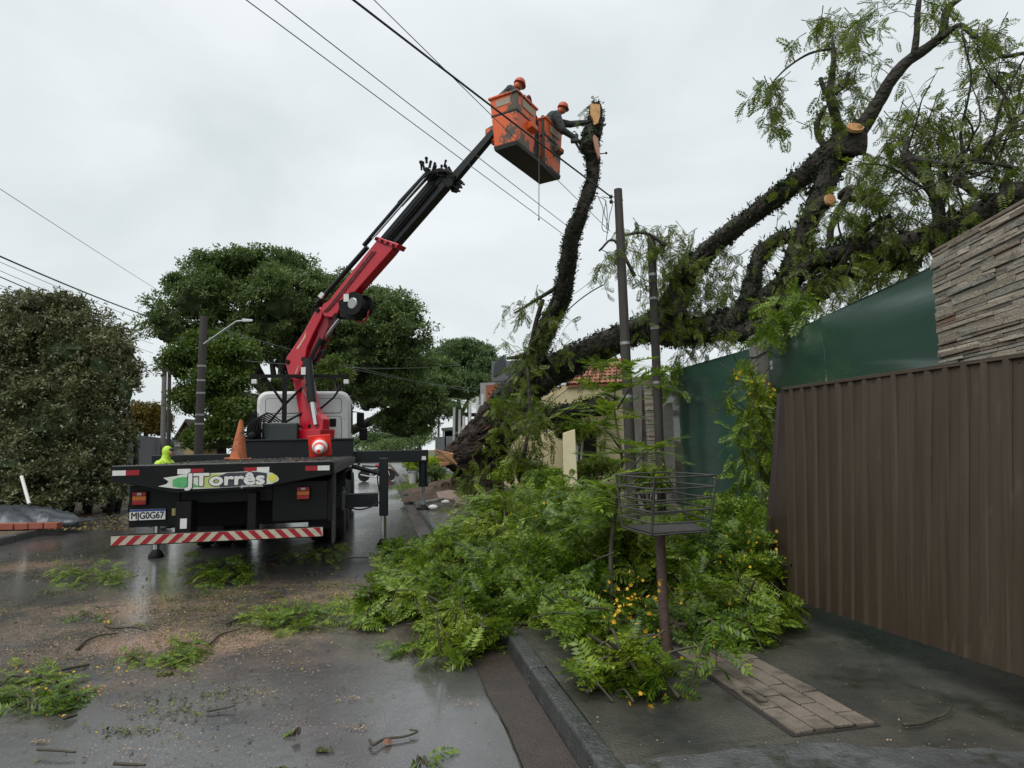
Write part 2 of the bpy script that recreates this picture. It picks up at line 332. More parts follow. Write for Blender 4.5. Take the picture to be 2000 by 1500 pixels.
# yard turf behind the fallen gate, street verge further on
sheet('yard_turf', [G(1150, 1075, 0.126), G(1700, 1110, 0.126), (4.3, 7.0, 0.126), (4.5, 15.5, 0.126), (3.2, 15.8, 0.126)], M_GRASSG)
sheet('verge_turf', [RD(20.5, 1.3, 0.126), RD(20.5, 4.2, 0.126), RD(38, 4.2, 0.126), RD(38, 1.3, 0.126)], mat('mown_turf', (0.07, 0.12, 0.02), 0.9, col2=(0.045, 0.08, 0.015), nscale=6, bump=0.5, bscale=60))

# ------------------------------------------------------------------ brown sheet-metal gate, kicked out at the bottom
M_GATE = mat('brown_gate_paint', (0.050, 0.0355, 0.022), 0.5, spec=0.28, col2=(0.034, 0.024, 0.015), nscale=1.6, namt=0.5, bump=0.06, bscale=5, stretch=(2.5, 2.5, 0.3), dirt=(0.068, 0.053, 0.036), dscale=4, dpos=0.60, dwidth=.2)
M_GATE2 = mat('oxblood_gate_paint', (0.040, 0.020, 0.022), 0.38, col2=(0.025, 0.014, 0.015), nscale=3)
GL0, GL1 = P(1532, 762, 5.86), P(1540, 1168, 5.62)           # left edge: top, bottom
GR0, GR1 = P(2000, 697, 3.86), P(2000, 1322, 3.55)
gate = empty('metal_gate', (GL1.x, GL1.y, 0.12)); tag(gate, 'brown ribbed sheet metal gate knocked loose and leaning, bottom edge off the pavement', 'gate')
gdir = (GR0 - GL0); glen = gdir.length; EXT = 1.75
def gp(s, t, off=0.0):           # s 0..1 along the gate, t 0 top .. 1 bottom, off towards the street
    a = GL0 + (GR0 - GL0) * s; c = GL1 + (GR1 - GL1) * s; n = Vector((-1, -0.21, 0.12)).normalized(); return a + (c - a) * t + n * off
pitch = 0.135; nr = int(glen * EXT / pitch); per = 8
for sidx in range(0, nr, per):
    bm_ = MB(); prof = []
    for r in range(sidx, min(sidx + per, nr)):
        for f, o in ((0.0, 0.0), (0.62, 0.0), (0.70, 0.020), (0.92, 0.020), (1.0, 0.0)): prof.append(((r + f) * pitch / glen, o))
    o_ = 0.003 * ((sidx // per) % 2); rows = [0, 0.33, 0.66, 1.0]
    dent = {i: [random.uniform(-.004, .004) for _ in prof] for i in range(4)}
    vs = [gp(s, t, of + o_ + dent[i][k]) for i, t in enumerate(rows) for k, (s, of) in enumerate(prof)]; n = len(prof)
    fs = [(i * n + k, i * n + k + 1, (i + 1) * n + k + 1, (i + 1) * n + k) for i in range(3) for k in range(n - 1)]
    sh = bm_.add(vs, fs).build('sheet', M_GATE, gate); sm = sh.modifiers.new('thick', 'SOLIDIFY'); sm.thickness = 0.004; sm.offset = -1
b = MB(); b.hexa([gp(-0.004, -0.012, -0.03), gp(EXT, -0.012, -0.03), gp(EXT, -0.012, 0.028), gp(-0.004, -0.012, 0.028)], [gp(-0.004, 0.004, -0.03), gp(EXT, 0.004, -0.03), gp(EXT, 0.004, 0.028), gp(-0.004, 0.004, 0.028)]).build('top_rail', M_GATE, gate, bevel=0.004)
for t in (0.1, 0.5, 0.9):
    b = MB(); b.hexa([gp(0, t - .02, -0.055), gp(EXT, t - .02, -0.055), gp(EXT, t - .02, -0.012), gp(0, t - .02, -0.012)], [gp(0, t + .02, -0.055), gp(EXT, t + .02, -0.055), gp(EXT, t + .02, -0.012), gp(0, t + .02, -0.012)]).build('rear_rail', M_GATE2, gate)
b = MB()
for k in range(nr):
    p = gp((k + 0.3) * pitch / glen, 0.018, 0.003); q = p + Vector((-1, -.2, .1)).normalized() * 0.006; b.cyl(p, q, 0.006, n=6)
b = b.build('rivets', mat('dull_rivet', (0.06, 0.045, 0.04), 0.5, 0.6), gate); b['kind'] = 'stuff'
# the folded leaf at the gate's left end
b = MB(); e = [gp(-0.002, 0.0, 0.0), gp(-0.002, 0.99, 0.0)]
tl, bl = P(1531, 764, 6.0), P(1506, 1128, 6.0)
ts = np.linspace(0, 1, 7); vs = []
for t in ts:
    a = e[0] + (e[1] - e[0]) * t; c = tl + Vector((0.0, 0.1, 0)) + (bl - tl) * t * 1.0
    c = c + Vector((0.10 - 0.02 * t, 0.30, 0)); 
    for f, of in ((0, 0), (0.3, 0.02), (0.4, -0.01), (0.65, -0.01), (0.75, 0.02), (1, 0)):
        vs.append(a + (c - a) * f + Vector((-.8, -.5, 0)) * of)
fs = [(i * 6 + k, i * 6 + k + 1, (i + 1) * 6 + k + 1, (i + 1) * 6 + k) for i in range(6) for k in range(5)]
o = b.add(vs, fs).build('folded_edge', M_GATE2, gate); o['label'] = 'dark oxblood folded left edge of the gate'; o.modifiers.new('thick', 'SOLIDIFY').thickness = 0.004

# ------------------------------------------------------------------ green sheet fence and stone-clad wall
M_GREEN = mat('green_sheet_paint', (0.026, 0.080, 0.060), 0.24, col2=(0.019, 0.062, 0.046), nscale=1.2, rough2=0.34, bump=0.30, bscale=1.3, stretch=(0.22, 0.22, 2.6), coat=1.0, spec=0.85, dirt=(0.05, 0.08, 0.065), dscale=7, dpos=0.64)
M_CONC = mat('grey_concrete', (0.22, 0.21, 0.19), 0.85, col2=(0.12, 0.115, 0.10), nscale=4, bump=0.35, bscale=40, dirt=(0.07, 0.07, 0.055), dscale=2.5, dpos=0.56)
FA, FB, FC = P(1310, 727, 15.8), P(1482, 672, 11.9), P(1826, 512, 6.5)
FTOP = 3.39
fence = empty('sheet_fence', (FB.x, FB.y, 0.12)); tag(fence, 'tall dark green smooth sheet metal fence between stone-clad wall and grey pillar', 'fence')
def fpanel(a, c, z0, z1):
    a = Vector((a.x, a.y, 0)); c = Vector((c.x, c.y, 0)); L_ = c - a; n = Vector((L_.y, -L_.x, 0)).normalized() * 0.01
    nn = max(2, int(L_.length / 0.25)); vs = []; fs = []; zs = np.linspace(z0, z1, 40)
    for i in range(nn + 1):
        for z in zs:
            s = i / nn; w = 0.012 * math.sin(z * 4.6 + 1.6 * s + .6 * math.sin(s * 4)) * (.4 + .6 * math.sin(s * math.pi)) + 0.004 * math.sin(z * 12 + s * 5); vs.append(a + L_ * s + n * 0 + n.normalized() * w + Vector((0, 0, z)))
    for i in range(nn):
        for k in range(39): fs.append((i * 40 + k, (i + 1) * 40 + k, (i + 1) * 40 + k + 1, i * 40 + k + 1))
    sh = MB().add(vs, fs).build('sheet', M_GREEN, fence, smooth=True); u = n.normalized() * -0.022          # folded-back rim, its own vertices
    e0, e1 = a + Vector((0, 0, z1)), c + Vector((0, 0, z1)); rim = MB(); k = 0.012
    rim.hexa([e0 + u, e1 + u, e1 - u * .1, e0 - u * .1], [q + Vector((0, 0, 0.004)) for q in (e0 + u, e1 + u, e1 - u * .1, e0 - u * .1)]).build('folded_rim', M_GREEN, fence)
FM = FB + (FC - FB) * 0.5
fpanel(FA, FB, 0.14, FTOP); fpanel(FB + Vector((.0, -.05, 0)), FM, 0.14, FTOP - .005); fpanel(FM + Vector((.004, .02, 0)), FC + (FC - FB) * 0.15, 0.14, FTOP)
b = MB()
for a, c in ((FA, FB), (FB, FC)):
    d = (c - a); d.z = 0; n = Vector((-d.y, d.x, 0)).normalized(); n = n if n.x < 0 else -n
    a0 = Vector((a.x, a.y, 0)); c0 = Vector((c.x, c.y, 0))
    for z in (0.5, 1.9, 3.2): b.tube([a0 - n * 0.05 + Vector((0, 0, z)), c0 - n * 0.05 + Vector((0, 0, z))], 0.025, 6)
b.build('rear_rail', M_GREEN, fence)
# wire scored across the panel
post = empty('concrete_post', (FB.x, FB.y, 0.12)); tag(post, 'leaning grey concrete fence post hung with flowering green creeper', 'post')
b = MB(); pt = P(1482, 655, 11.6); pbt = P(1503, 1005, 11.6); w = 0.145
b.hexa([pbt + Vector((-w, -w, -.2)), pbt + Vector((w, -w, -.2)), pbt + Vector((w, w, -.2)), pbt + Vector((-w, w, -.2))], [pt + Vector((-w, -w, 0)), pt + Vector((w, -w, 0)), pt + Vector((w, w, 0)), pt + Vector((-w, w, 0))]).build('shaft', M_CONC, post, bevel=0.02)
b = MB(); c0 = pt + (pbt - pt) * 0.10; r_ = w + 0.012
b.tube([c0 + Vector((-r_, -r_, -.1)), c0 + Vector((r_, -r_, .06)), c0 + Vector((r_, r_, .08)), c0 + Vector((-r_, r_, -.06)), c0 + Vector((-r_, -r_, -.1))], 0.012, 6).build('tie_wire', mat('black_wire', (0.015, 0.015, 0.016), 0.5), post)
b = MB(); q = P(1511, 712, 11.3); b.box(q.x - .05, q.x + .05, q.y - .04, q.y + .04, q.z - .09, q.z + .07).build('junction_box', mat('pale_plastic', (0.45, 0.46, 0.46), 0.5), post, bevel=0.008)

M_STONE = [mat('slate_%s' % n, c, 0.75, col2=c2, nscale=14, namt=0.45, bump=0.8, bscale=38, dirt=d, dscale=9, dpos=0.6) for n, c, c2, d in (
    ('buff', (0.36, 0.31, 0.24), (0.25, 0.215, 0.17), (0.15, 0.135, 0.11)), ('grey', (0.31, 0.29, 0.245), (0.20, 0.19, 0.16), (0.12, 0.115, 0.10)),
    ('brown', (0.23, 0.18, 0.135), (0.15, 0.12, 0.095), (0.09, 0.075, 0.06)), ('pale', (0.48, 0.42, 0.34), (0.34, 0.29, 0.23), (0.2, 0.175, 0.14)), ('rust', (0.24, 0.13, 0.085), (0.16, 0.10, 0.065), (0.08, 0.06, 0.045)))]
SWA = P(1822, 492, 6.42); SWD = Vector((GR0.x + 0.55 - SWA.x, -2.9, 0)); SWD = (P(2000, 418, 5.05) - SWA); SWD.z = 0; SWD.normalize(); SWN = Vector((-SWD.y, SWD.x, 0)); 
if SWN.x > 0: SWN = -SWN
swall = empty('stone_wall', (SWA.x, SWA.y, 0.12)); tag(swall, 'high garden wall clad in thin rough slate strips behind brown gate', 'wall')
SH = SWA.z; SL = 4.2
b = MB(); a0 = Vector((SWA.x, SWA.y, 0)); b.hexa([a0, a0 + SWD * SL, a0 + SWD * SL - SWN * .22, a0 - SWN * .22], [q + Vector((0, 0, SH - 0.02)) for q in (a0, a0 + SWD * SL, a0 + SWD * SL - SWN * .22, a0 - SWN * .22)]).build('core', M_DARKGAP, swall)
SM = {}
def stone(s0, s1, z0, z1, thick, mi):
    key = (round((s1 - s0) * 12), round((z1 - z0) * 200), mi)
    if key not in SM:
        b = MB(); L_, H = s1 - s0 - 0.005, z1 - z0 - 0.0045
        b.box(0, L_, 0, 0.06, 0, H); 
        for i, v in enumerate(b.v): b.v[i] = v + Vector((random.uniform(-.004, .004), random.uniform(-.007, .007), random.uniform(-.003, .003)))
        SM[key] = b.build('stone', M_STONE[mi], swall, bevel=0.003, seg=1); o = SM[key]
    else: o = SM[key].copy(); COL.objects.link(o)
    o.parent = swall; o.matrix_parent_inverse = WM[swall.name].inverted()
    B = Matrix((SWD, SWN, Vector((0, 0, 1)))).transposed().to_4x4(); B.translation = a0 + SWD * s0 + SWN * (thick - 0.055) + Vector((0, 0, z0))
    o.matrix_basis = B @ Matrix.Rotation(random.uniform(-.006, .006), 4, 'Y'); return o
z = 1.62; ROWS = []
while z < SH - 0.05:
    h = random.choice((0.032, 0.042, 0.042, 0.052, 0.064)); s = -random.uniform(0.0, 0.012)
    while s < 2.15:
        l = random.choice((0.17, 0.25, 0.33, 0.42, 0.5, 0.67)); mi = random.choices(range(5), (6, 6, 2.5, 1.6, .25))[0]
        stone(s, s + l, z, min(z + h, SH - 0.028), random.uniform(0.008, 0.034), mi); s += l
    ROWS.append((z, min(z + h, SH - 0.028), s)); z += h
b = MB(); b.hexa([a0 + SWD * s + SWN * n + Vector((0, 0, SH - .02)) for s, n in ((.0, .012), (SL, .012), (SL, -.23), (.0, -.23))], [a0 + SWD * s + SWN * n + Vector((0, 0, SH + .012)) for s, n in ((.0, .012), (SL, .012), (SL, -.23), (.0, -.23))]).build('coping', M_STONE[2], swall, bevel=0.006)
# lower stones, hidden by the gate from the street, as one mass
b = MB(); zz = 0.12
while zz < 1.6:
    s = 0.0
    while s < SL:
        l = random.uniform(.2, .6); t = random.uniform(0.008, .03); q = [a0 + SWD * (s + .003) + SWN * t, a0 + SWD * (s + l - .003) + SWN * t, a0 + SWD * (s + l - .003), a0 + SWD * (s + .003)]
        b.hexa([p + Vector((0, 0, zz)) for p in q], [p + Vector((0, 0, zz + .042)) for p in q]); s += l
    zz += .046
o = b.build('lower_stones', M_STONE[1], swall); o['kind'] = 'stuff'
fb_ = [MB() for _ in range(3)]                        # the courses beyond the picture's edge
for z0_, z1_, s in ROWS:
    while s < SL:
        l = random.choice((0.25, 0.33, 0.42, 0.5, 0.67)); t = random.uniform(.008, .034); q = [a0 + SWD * (s + .003) + SWN * t, a0 + SWD * (s + l - .003) + SWN * t, a0 + SWD * (s + l - .003), a0 + SWD * (s + .003)]
        fb_[random.randrange(3)].hexa([p + Vector((0, 0, z0_ + .002)) for p in q], [p + Vector((0, 0, z1_ - .002)) for p in q]); s += l
for k in range(3): o = fb_[k].build('further_stones', M_STONE[k], swall); o['kind'] = 'stuff'
# ------------------------------------------------------------------ crane truck (local frame: x right, y forward, rear edge at y 0)
TX, TY = -3.54, 7.93
truck = empty('crane_truck', (TX, TY, 0), TH); tag(truck, 'black flatbed crane truck with white cab and red folding crane, outriggers down', 'truck')
TM = WM[truck.name]
M_BLK = mat('black_truck_paint', (0.003, 0.0035, 0.004), 0.35, col2=(0.008, 0.0085, 0.009), nscale=5, namt=0.4, spec=0.22, rough2=0.55)
M_BLKD = mat('black_chassis', (0.003, 0.003, 0.0032), 0.7, col2=(0.008, 0.0075, 0.007), nscale=6, spec=0.25)
M_NAVY = mat('blue_black_steel', (0.005, 0.007, 0.009), 0.36, col2=(0.011, 0.014, 0.017), nscale=4, spec=0.3)
M_CAB = mat('cab_white', (0.60, 0.61, 0.61), 0.35, col2=(0.5, 0.51, 0.51), nscale=2, dirt=(0.35, 0.34, 0.32), dscale=3, dpos=0.6)
M_RED = mat('crane_red', (0.50, 0.006, 0.022), 0.3, col2=(0.34, 0.006, 0.018), nscale=4, namt=0.3, coat=0.3, dirt=(0.16, 0.006, 0.012), dscale=4, dpos=0.66)
M_CHROME = mat('chrome_rod', (0.62, 0.63, 0.64), 0.16, 1.0)
M_WHITE = mat('white_film', (0.72, 0.72, 0.70), 0.4, col2=(0.55, 0.55, 0.53), nscale=20)
M_REFR = mat('red_film', (0.34, 0.006, 0.016), 0.35, col2=(0.22, 0.006, 0.012), nscale=15)
M_RUB = mat('tyre_rubber', (0.012, 0.012, 0.012), 0.75, bump=0.3, bscale=60)
M_STEEL = mat('dull_steel', (0.18, 0.18, 0.18), 0.5, 0.7, col2=(0.08, 0.075, 0.07), nscale=9)
M_AMBER = mat('amber_lens', (0.55, 0.14, 0.012), 0.2); M_REDL = mat('red_lens', (0.30, 0.008, 0.008), 0.18); M_CLEAR = mat('clear_lens', (0.55, 0.50, 0.50), 0.15)
M_GLASS = mat('dark_glass', (0.02, 0.025, 0.028), 0.06)
def T(name, m, parent=truck, bevel=0.0, smooth=False, **k):
    b = MB(); return b, (lambda: b.build(name, m, parent, True, smooth, bevel))
def tbox(name, m, x0, x1, y0, y1, z0, z1, parent=truck, bevel=0.008):
    return MB().box(x0, x1, y0, y1, z0, z1).build(name, m, parent, True, False, bevel)
DZ = 1.46
deck = tbox('deck', M_BLK, -1.25, 1.25, 0.0, 7.1, DZ - 0.07, DZ)
# deck litter
b = MB()
for i in range(700):
    x, y = random.uniform(-1.22, 1.22), 7.0 * random.random() ** 1.6 + 0.02; s = random.uniform(0.008, 0.03); a = random.uniform(0, 6.3); h = random.uniform(0.003, 0.016) if random.random() < .8 else random.uniform(.015, .03)
    b.add([(x - s * math.cos(a), y - s * math.sin(a), DZ + 0.004), (x + s * math.sin(a) * .5, y - s * math.cos(a) * .5, DZ + h), (x + s * math.cos(a), y + s * math.sin(a), DZ + 0.004 + h * .6)], [(0, 1, 2)])
o = b.build('deck_litter', mat('deck_litter', (0.20, 0.17, 0.11), 0.9, col2=(0.06, 0.07, 0.03), nscale=30), deck, True); o['kind'] = 'stuff'
# rear cross beam: deeper in the middle, as the photograph shows
prof = [(-1.25, DZ - .002), (1.25, DZ - .002), (1.25, DZ - .16), (0.75, DZ - .24), (0.35, DZ - .31), (-0.55, DZ - .33), (-1.0, DZ - .22), (-1.25, DZ - .17)]
MB().prism([(x, -0.05, z) for x, z in prof], (0, 0.05, 0)).build('rear_beam', M_BLK, truck, True, bevel=0.006)
MB().box(-1.25, 1.25, -0.055, 0.02, DZ - .0015, DZ + .012).build('deck_lip', M_STEEL, truck, True, bevel=0.003)
for sgn in (-1, 1):
    side = tbox('side_rail', M_BLK, sgn * 1.25 - 0.03, sgn * 1.25 + 0.03, 0.0, 7.1, DZ - .17, DZ - .002)
    bb = MB()
    for k in range(36): bb.box(sgn * 1.25 + (0.03 if sgn > 0 else -0.05), sgn * 1.25 + (0.05 if sgn > 0 else -0.03), 0.12 + k * .195, 0.2 + k * .195, DZ - .15, DZ - .02)
    bb = bb.build('rope_pocket', M_STEEL, side, True); bb['kind'] = 'stuff'
for y in np.arange(0.5, 7.0, 0.7): tbox('cross_member', M_BLKD, -1.2, 1.2, y - .04, y + .04, DZ - .2, DZ - .072)
for x in (-0.42, 0.42): tbox('chassis_rail', M_BLKD, x - .04, x + .04, 0.3, 10.4, 0.95, 1.24)
# reflective strips on the rear beam
for x0, wf in ((-1.245, True), (-0.535, True), (0.22, False), (0.94, False)):
    for i in (0, 1):
        white = (i == 0) == wf; MB().box(x0 + i * .148 + .002, x0 + i * .148 + .146, -0.054, -0.0495, DZ - .105, DZ - .045).build('reflector', M_WHITE if white else M_REFR, truck, True)
# the sign plate
SC = Vector((-0.05, -0.062, 1.27)); SLN, SHT = 0.69, 0.105
def spin(t, k): return None
up = [(-0.69, -0.055), (-0.60, -0.03), (-0.575, 0.0), (-0.635, 0.045), (-0.48, 0.065), (-0.46, 0.075), (-0.4, 0.082), (0, 0.088), (0.4, 0.098), (0.5, 0.095), (0.6, 0.07), (0.66, 0.03), (0.68, -0.005), (0.67, -0.03), (0.6, -0.062), (0.35, -0.085), (0.0, -0.095), (-0.3, -0.098), (-0.5, -0.085)]
sign = MB().prism([(SC.x + x, SC.y, SC.z + z) for x, z in up], (0, 0.012, 0)).build('sign_plate', mat('sign_white', (0.66, 0.68, 0.62), 0.4, col2=(0.52, 0.56, 0.48), nscale=9, dirt=(0.25, 0.3, 0.2), dscale=16, dpos=0.6), truck, True)
sign['label'] = 'spindle-shaped name plate lettered JTorrês guindastes'
def patch(name, pts, m, y): return MB().prism([(SC.x + x, SC.y - y, SC.z + z) for x, z in pts], (0, 0.0018, 0)).build(name, m, sign, True)
patch('green_patch', [(-0.53, -0.06), (-0.53, 0.02), (-0.47, 0.045), (-0.35, 0.05), (-0.30, -0.03), (-0.22, -0.075), (-0.45, -0.078)], mat('sign_green', (0.05, 0.30, 0.10), 0.4, col2=(0.12, 0.42, 0.18), nscale=18), 0.003)
patch('yellow_patch', [(-0.22, -0.08), (-0.26, 0.06), (-0.05, 0.078), (0.02, 0.07), (0.02, -0.088)], mat('sign_yellow', (0.52, 0.55, 0.16), 0.4, col2=(0.35, 0.45, 0.14), nscale=14), 0.0032)
patch('dark_patch', [(0.0, -0.088), (-0.02, 0.05), (0.08, 0.085), (0.42, 0.09), (0.54, 0.07), (0.535, -0.06), (0.35, -0.078)], mat('sign_dark', (0.022, 0.020, 0.035), 0.4, col2=(0.06, 0.06, 0.09), nscale=12), 0.0034)
patch('yellow_oval', [(0.605 + 0.048 * math.cos(w), 0.01 + 0.05 * math.sin(w)) for w in np.linspace(0, 6.0, 14)], mat('sign_yellow2', (0.62, 0.58, 0.08), 0.4), 0.0036)
RX = Matrix.Rotation(math.pi / 2, 4, 'X')
text('lettering_outline', 'JTorrês', mat('sign_black', (0.008, 0.008, 0.010), 0.5), 0.205, Matrix.Translation((SC.x + 0.075, SC.y - 0.0055, SC.z + 0.004)) @ RX, sign, extrude=0.0006, bold=0.019, sx=1.42)
text('lettering', 'JTorrês', M_WHITE, 0.205, Matrix.Translation((SC.x + 0.075, SC.y - 0.0085, SC.z + 0.004)) @ RX, sign, extrude=0.0006, bold=0.009, sx=1.42)
text('small_lettering', 'guindastes', M_WHITE, 0.05, Matrix.Translation((SC.x + 0.37, SC.y - 0.007, SC.z - 0.077)) @ RX, sign, extrude=0.0005, sx=1.25)
# rear frame with lamps and number plate
RY = 0.18
tbox('rear_panel', M_BLK, -1.13, -0.56, RY, RY + .03, 0.72, 1.22); tbox('rear_panel', M_BLK, 0.52, 1.20, RY, RY + .03, 0.72, 1.22)
tbox('rear_beam_lower', M_BLK, -0.56, 0.52, RY + .02, RY + .1, 0.98, 1.2); tbox('bumper_bracket', M_BLKD, -0.56, -0.38, 0.0, RY + .1, 0.62, 1.02); tbox('bumper_bracket', M_BLKD, 0.26, 0.36, 0.0, RY + .1, 0.62, 1.1)
tbox('rear_panel_edge', M_BLKD, 1.20, 1.24, RY - .02, RY + .3, 0.7, 1.24)
for x in (-1.0, 0.90):
    lamp = tbox('tail_lamp', M_BLKD, x - .085, x + .085, RY - .05, RY, 0.99, 1.15)
    for i, mm in enumerate((M_REDL, M_AMBER, M_REDL)): tbox('lens', mm, x - .075, x + .075, RY - .062 - .002 * i, RY - .048, 1.098 - i * .052, 1.146 - i * .052, lamp, 0.004)
    tbox('reverse_lens', M_CLEAR, x - .025, x + .025, RY - .067, RY - .06, 1.108, 1.138, lamp, 0.003)
lp = tbox('number_plate', mat('plate_white', (0.68, 0.68, 0.66), 0.4), -1.11, -0.71, RY - .035, RY - .025, 0.80, 0.93, truck, 0.004)
lp.matrix_basis = Matrix.Translation((0, 0, 0.005)) 
tbox('plate_band', mat('plate_blue', (0.012, 0.045, 0.20), 0.4), -1.108, -0.712, RY - .0375, RY - .0345, 0.905, 0.929, lp, 0.0)
text('plate_number', 'MJG0G67', mat('plate_black', (0.01, 0.01, 0.011), 0.5), 0.112, Matrix.Translation((-0.91, RY - .037, 0.852)) @ RX, lp, extrude=0.0006, bold=0.0028, sx=0.82)
st = tbox('sticker', mat('sticker_yellow', (0.55, 0.47, 0.22), 0.5), -0.645, -0.555, RY - .006, RY - .001, 0.845, 0.93, truck, 0.0)
for i in range(5): tbox('sticker_line', mat('sticker_line', (0.12, 0.10, 0.05), 0.5), -0.642 , -0.558, RY - .0075, RY - .0055, 0.853 + i * .0155, 0.8555 + i * .0155, st, 0.0)
for i in range(3): tbox('sticker_line', MATS['sticker_line'], -0.622 + i * .022, -0.6195 + i * .022, RY - .0082, RY - .006, 0.846, 0.929, st, 0.0)
tbox('label_card', M_WHITE, -0.50, -0.425, -0.006, -0.001, 0.70, 0.82, truck, 0.0)
b = MB()
for i in range(30): 
    x = random.choice((-.45, .31, -0.9, .8, 1.1, -0.2)); b.cyl((x + random.uniform(-.05, .05), RY - .012 if abs(x) > .5 else -.012, random.uniform(.75, 1.18)), (x, RY + .002 if abs(x) > .5 else 0.002, random.uniform(.75, 1.18)), 0.006, n=6) if False else None
# striped bumper: red and white bars slanting towards the middle
BX0, BX1, BY, BZ0, BZ1 = -1.20, 1.17, -0.14, 0.555, 0.665
bump = tbox('bumper', M_BLKD, BX0, BX1, BY, BY + .09, BZ0 - .012, BZ1 + .004, truck, 0.01)
tbox('film_back', mat('reflective_cream', (0.50, 0.46, 0.36), 0.4, col2=(0.36, 0.33, 0.26), nscale=14, dirt=(0.14, 0.12, 0.09), dscale=9, dpos=0.6), BX0 + .004, BX1 - .004, BY - .004, BY - .0005, BZ0, BZ1 - .004, bump, 0.0)
stw = 0.076; n = 15; mid = 0.0
for s in range(-8, 8):
    sl = 0.10 if s < 0 else -0.10; x = mid + s * 2 * stw + (0.02 if s < 0 else 0.09)
    q = [(x, BZ0 + .002), (x + stw, BZ0 + .002), (x + stw + sl, BZ1 - .006), (x + sl, BZ1 - .006)]
    q = [(min(max(a, BX0 + .006), BX1 - .006), c) for a, c in q]
    if q[1][0] - q[0][0] < 0.012 and q[2][0] - q[3][0] < 0.012: continue
    MB().prism([(a, BY - .0065, c) for a, c in q], (0, 0.002, 0)).build('stripe', M_REFR, bump, True)
# wheels, mudguards
def wheel(x, y, r=0.52, w=0.28, name='wheel'):
    M = Matrix.Rotation(math.pi / 2, 3, 'Y'); o = MB().lathe([(r * .62, -w / 2), (r * .9, -w / 2), (r * .985, -w / 2 + .04), (r, -w * .2), (r, w * .2), (r * .985, w / 2 - .04), (r * .9, w / 2), (r * .62, w / 2)], (x, y, r), 32, M).build(name, M_RUB, truck, True, smooth='auto')
    MB().lathe([(r * .15, -w * .3), (r * .6, -w * .35), (r * .63, -w * .48), (r * .63, w * .48), (r * .6, w * .35), (r * .15, w * .3)], (x, y, r), 24, M).build('rim', M_STEEL, o, True, smooth='auto'); return o
for y in (3.7, 5.0):
    for x in (-1.1, -0.78, 0.78, 1.1): wheel(x, y)
for x in (-1.03, 1.03): wheel(x, 9.5)
for y in (3.7, 5.0): tbox('axle', M_BLKD, -0.7, 0.7, y - .1, y + .1, 0.42, 0.64)
for x in (-0.95, 0.95):
    tbox('mud_flap', M_RUB, x - .28, x + .28, 3.02, 3.05, 0.28, 1.0)
    MB().prism([(x - .32, 3.05, 1.0), (x - .32, 3.3, 1.24), (x - .32, 5.4, 1.24), (x - .32, 5.65, 1.0), (x - .32, 5.62, 0.98), (x - .32, 5.38, 1.21), (x - .32, 3.32, 1.21), (x - .32, 3.08, .98)], (0.64, 0, 0)).build('mudguard', M_BLKD, truck, True)
tbox('spare_box', M_BLKD, -0.9, 0.95, 0.9, 1.6, 0.62, 1.1); tbox('under_tank', M_BLKD, 0.5, 1.2, 5.9, 7.0, 0.6, 1.1); tbox('tool_box', M_BLKD, -1.2, -0.5, 5.9, 7.0, 0.6, 1.1)
# side under-run bars
for y in (1.0, 1.25): tbox('side_bar', M_STEEL, 1.19, 1.23, y, y + .04, 0.3, 1.28)
# rear outriggers
def foot(x, y, z1, rtop, parent, zg=0.0):
    MB().cyl((x, y, zg + .06), (x, y, z1), 0.045, n=16).build('rod', M_CHROME, parent, True, smooth='auto'); MB().lathe([(0.05, 0.12), (0.07, 0.09), (rtop, 0.035), (rtop, 0.0)], (x, y, zg + .004), 20).build('foot_pad', M_BLKD, parent, True, smooth='auto')
for sgn, xl in ((1, 1.92), (-1, -1.56)):
    og = tbox('rear_outrigger', M_NAVY, min(sgn * .3, xl - sgn * .09), max(sgn * .3, xl - sgn * .09), 2.52, 2.72, 0.66, 0.88, truck, 0.012)
    tbox('leg_casing', M_NAVY, xl - .075, xl + .075, 2.54, 2.70, 0.50, 1.46 if sgn > 0 else 1.30, og, 0.015); foot(xl, 2.62, 0.6, .11, og)
    if sgn > 0:
        tbox('arm_sleeve', M_STEEL, 1.24, 1.3, 2.5, 2.74, 0.62, 0.92, og); tbox('marker', mat('orange_marker', (0.6, 0.10, 0.03), .5), xl + .076, xl + .085, 2.58, 2.66, 0.98, 1.12, og)
        MB().tube(catmull([(xl - .06, 2.5, 1.4), (xl - .1, 2.48, 1.2), (xl - .09, 2.47, 1.0), (xl - .05, 2.5, 0.85)]), 0.012, 6).build('hose', M_RUB, og, True); MB().tube(catmull([(1.3, 2.5, .70), (1.5, 2.47, .63), (1.7, 2.46, .66), (1.86, 2.5, .74)]), 0.014, 6).build('hose', M_RUB, og, True)
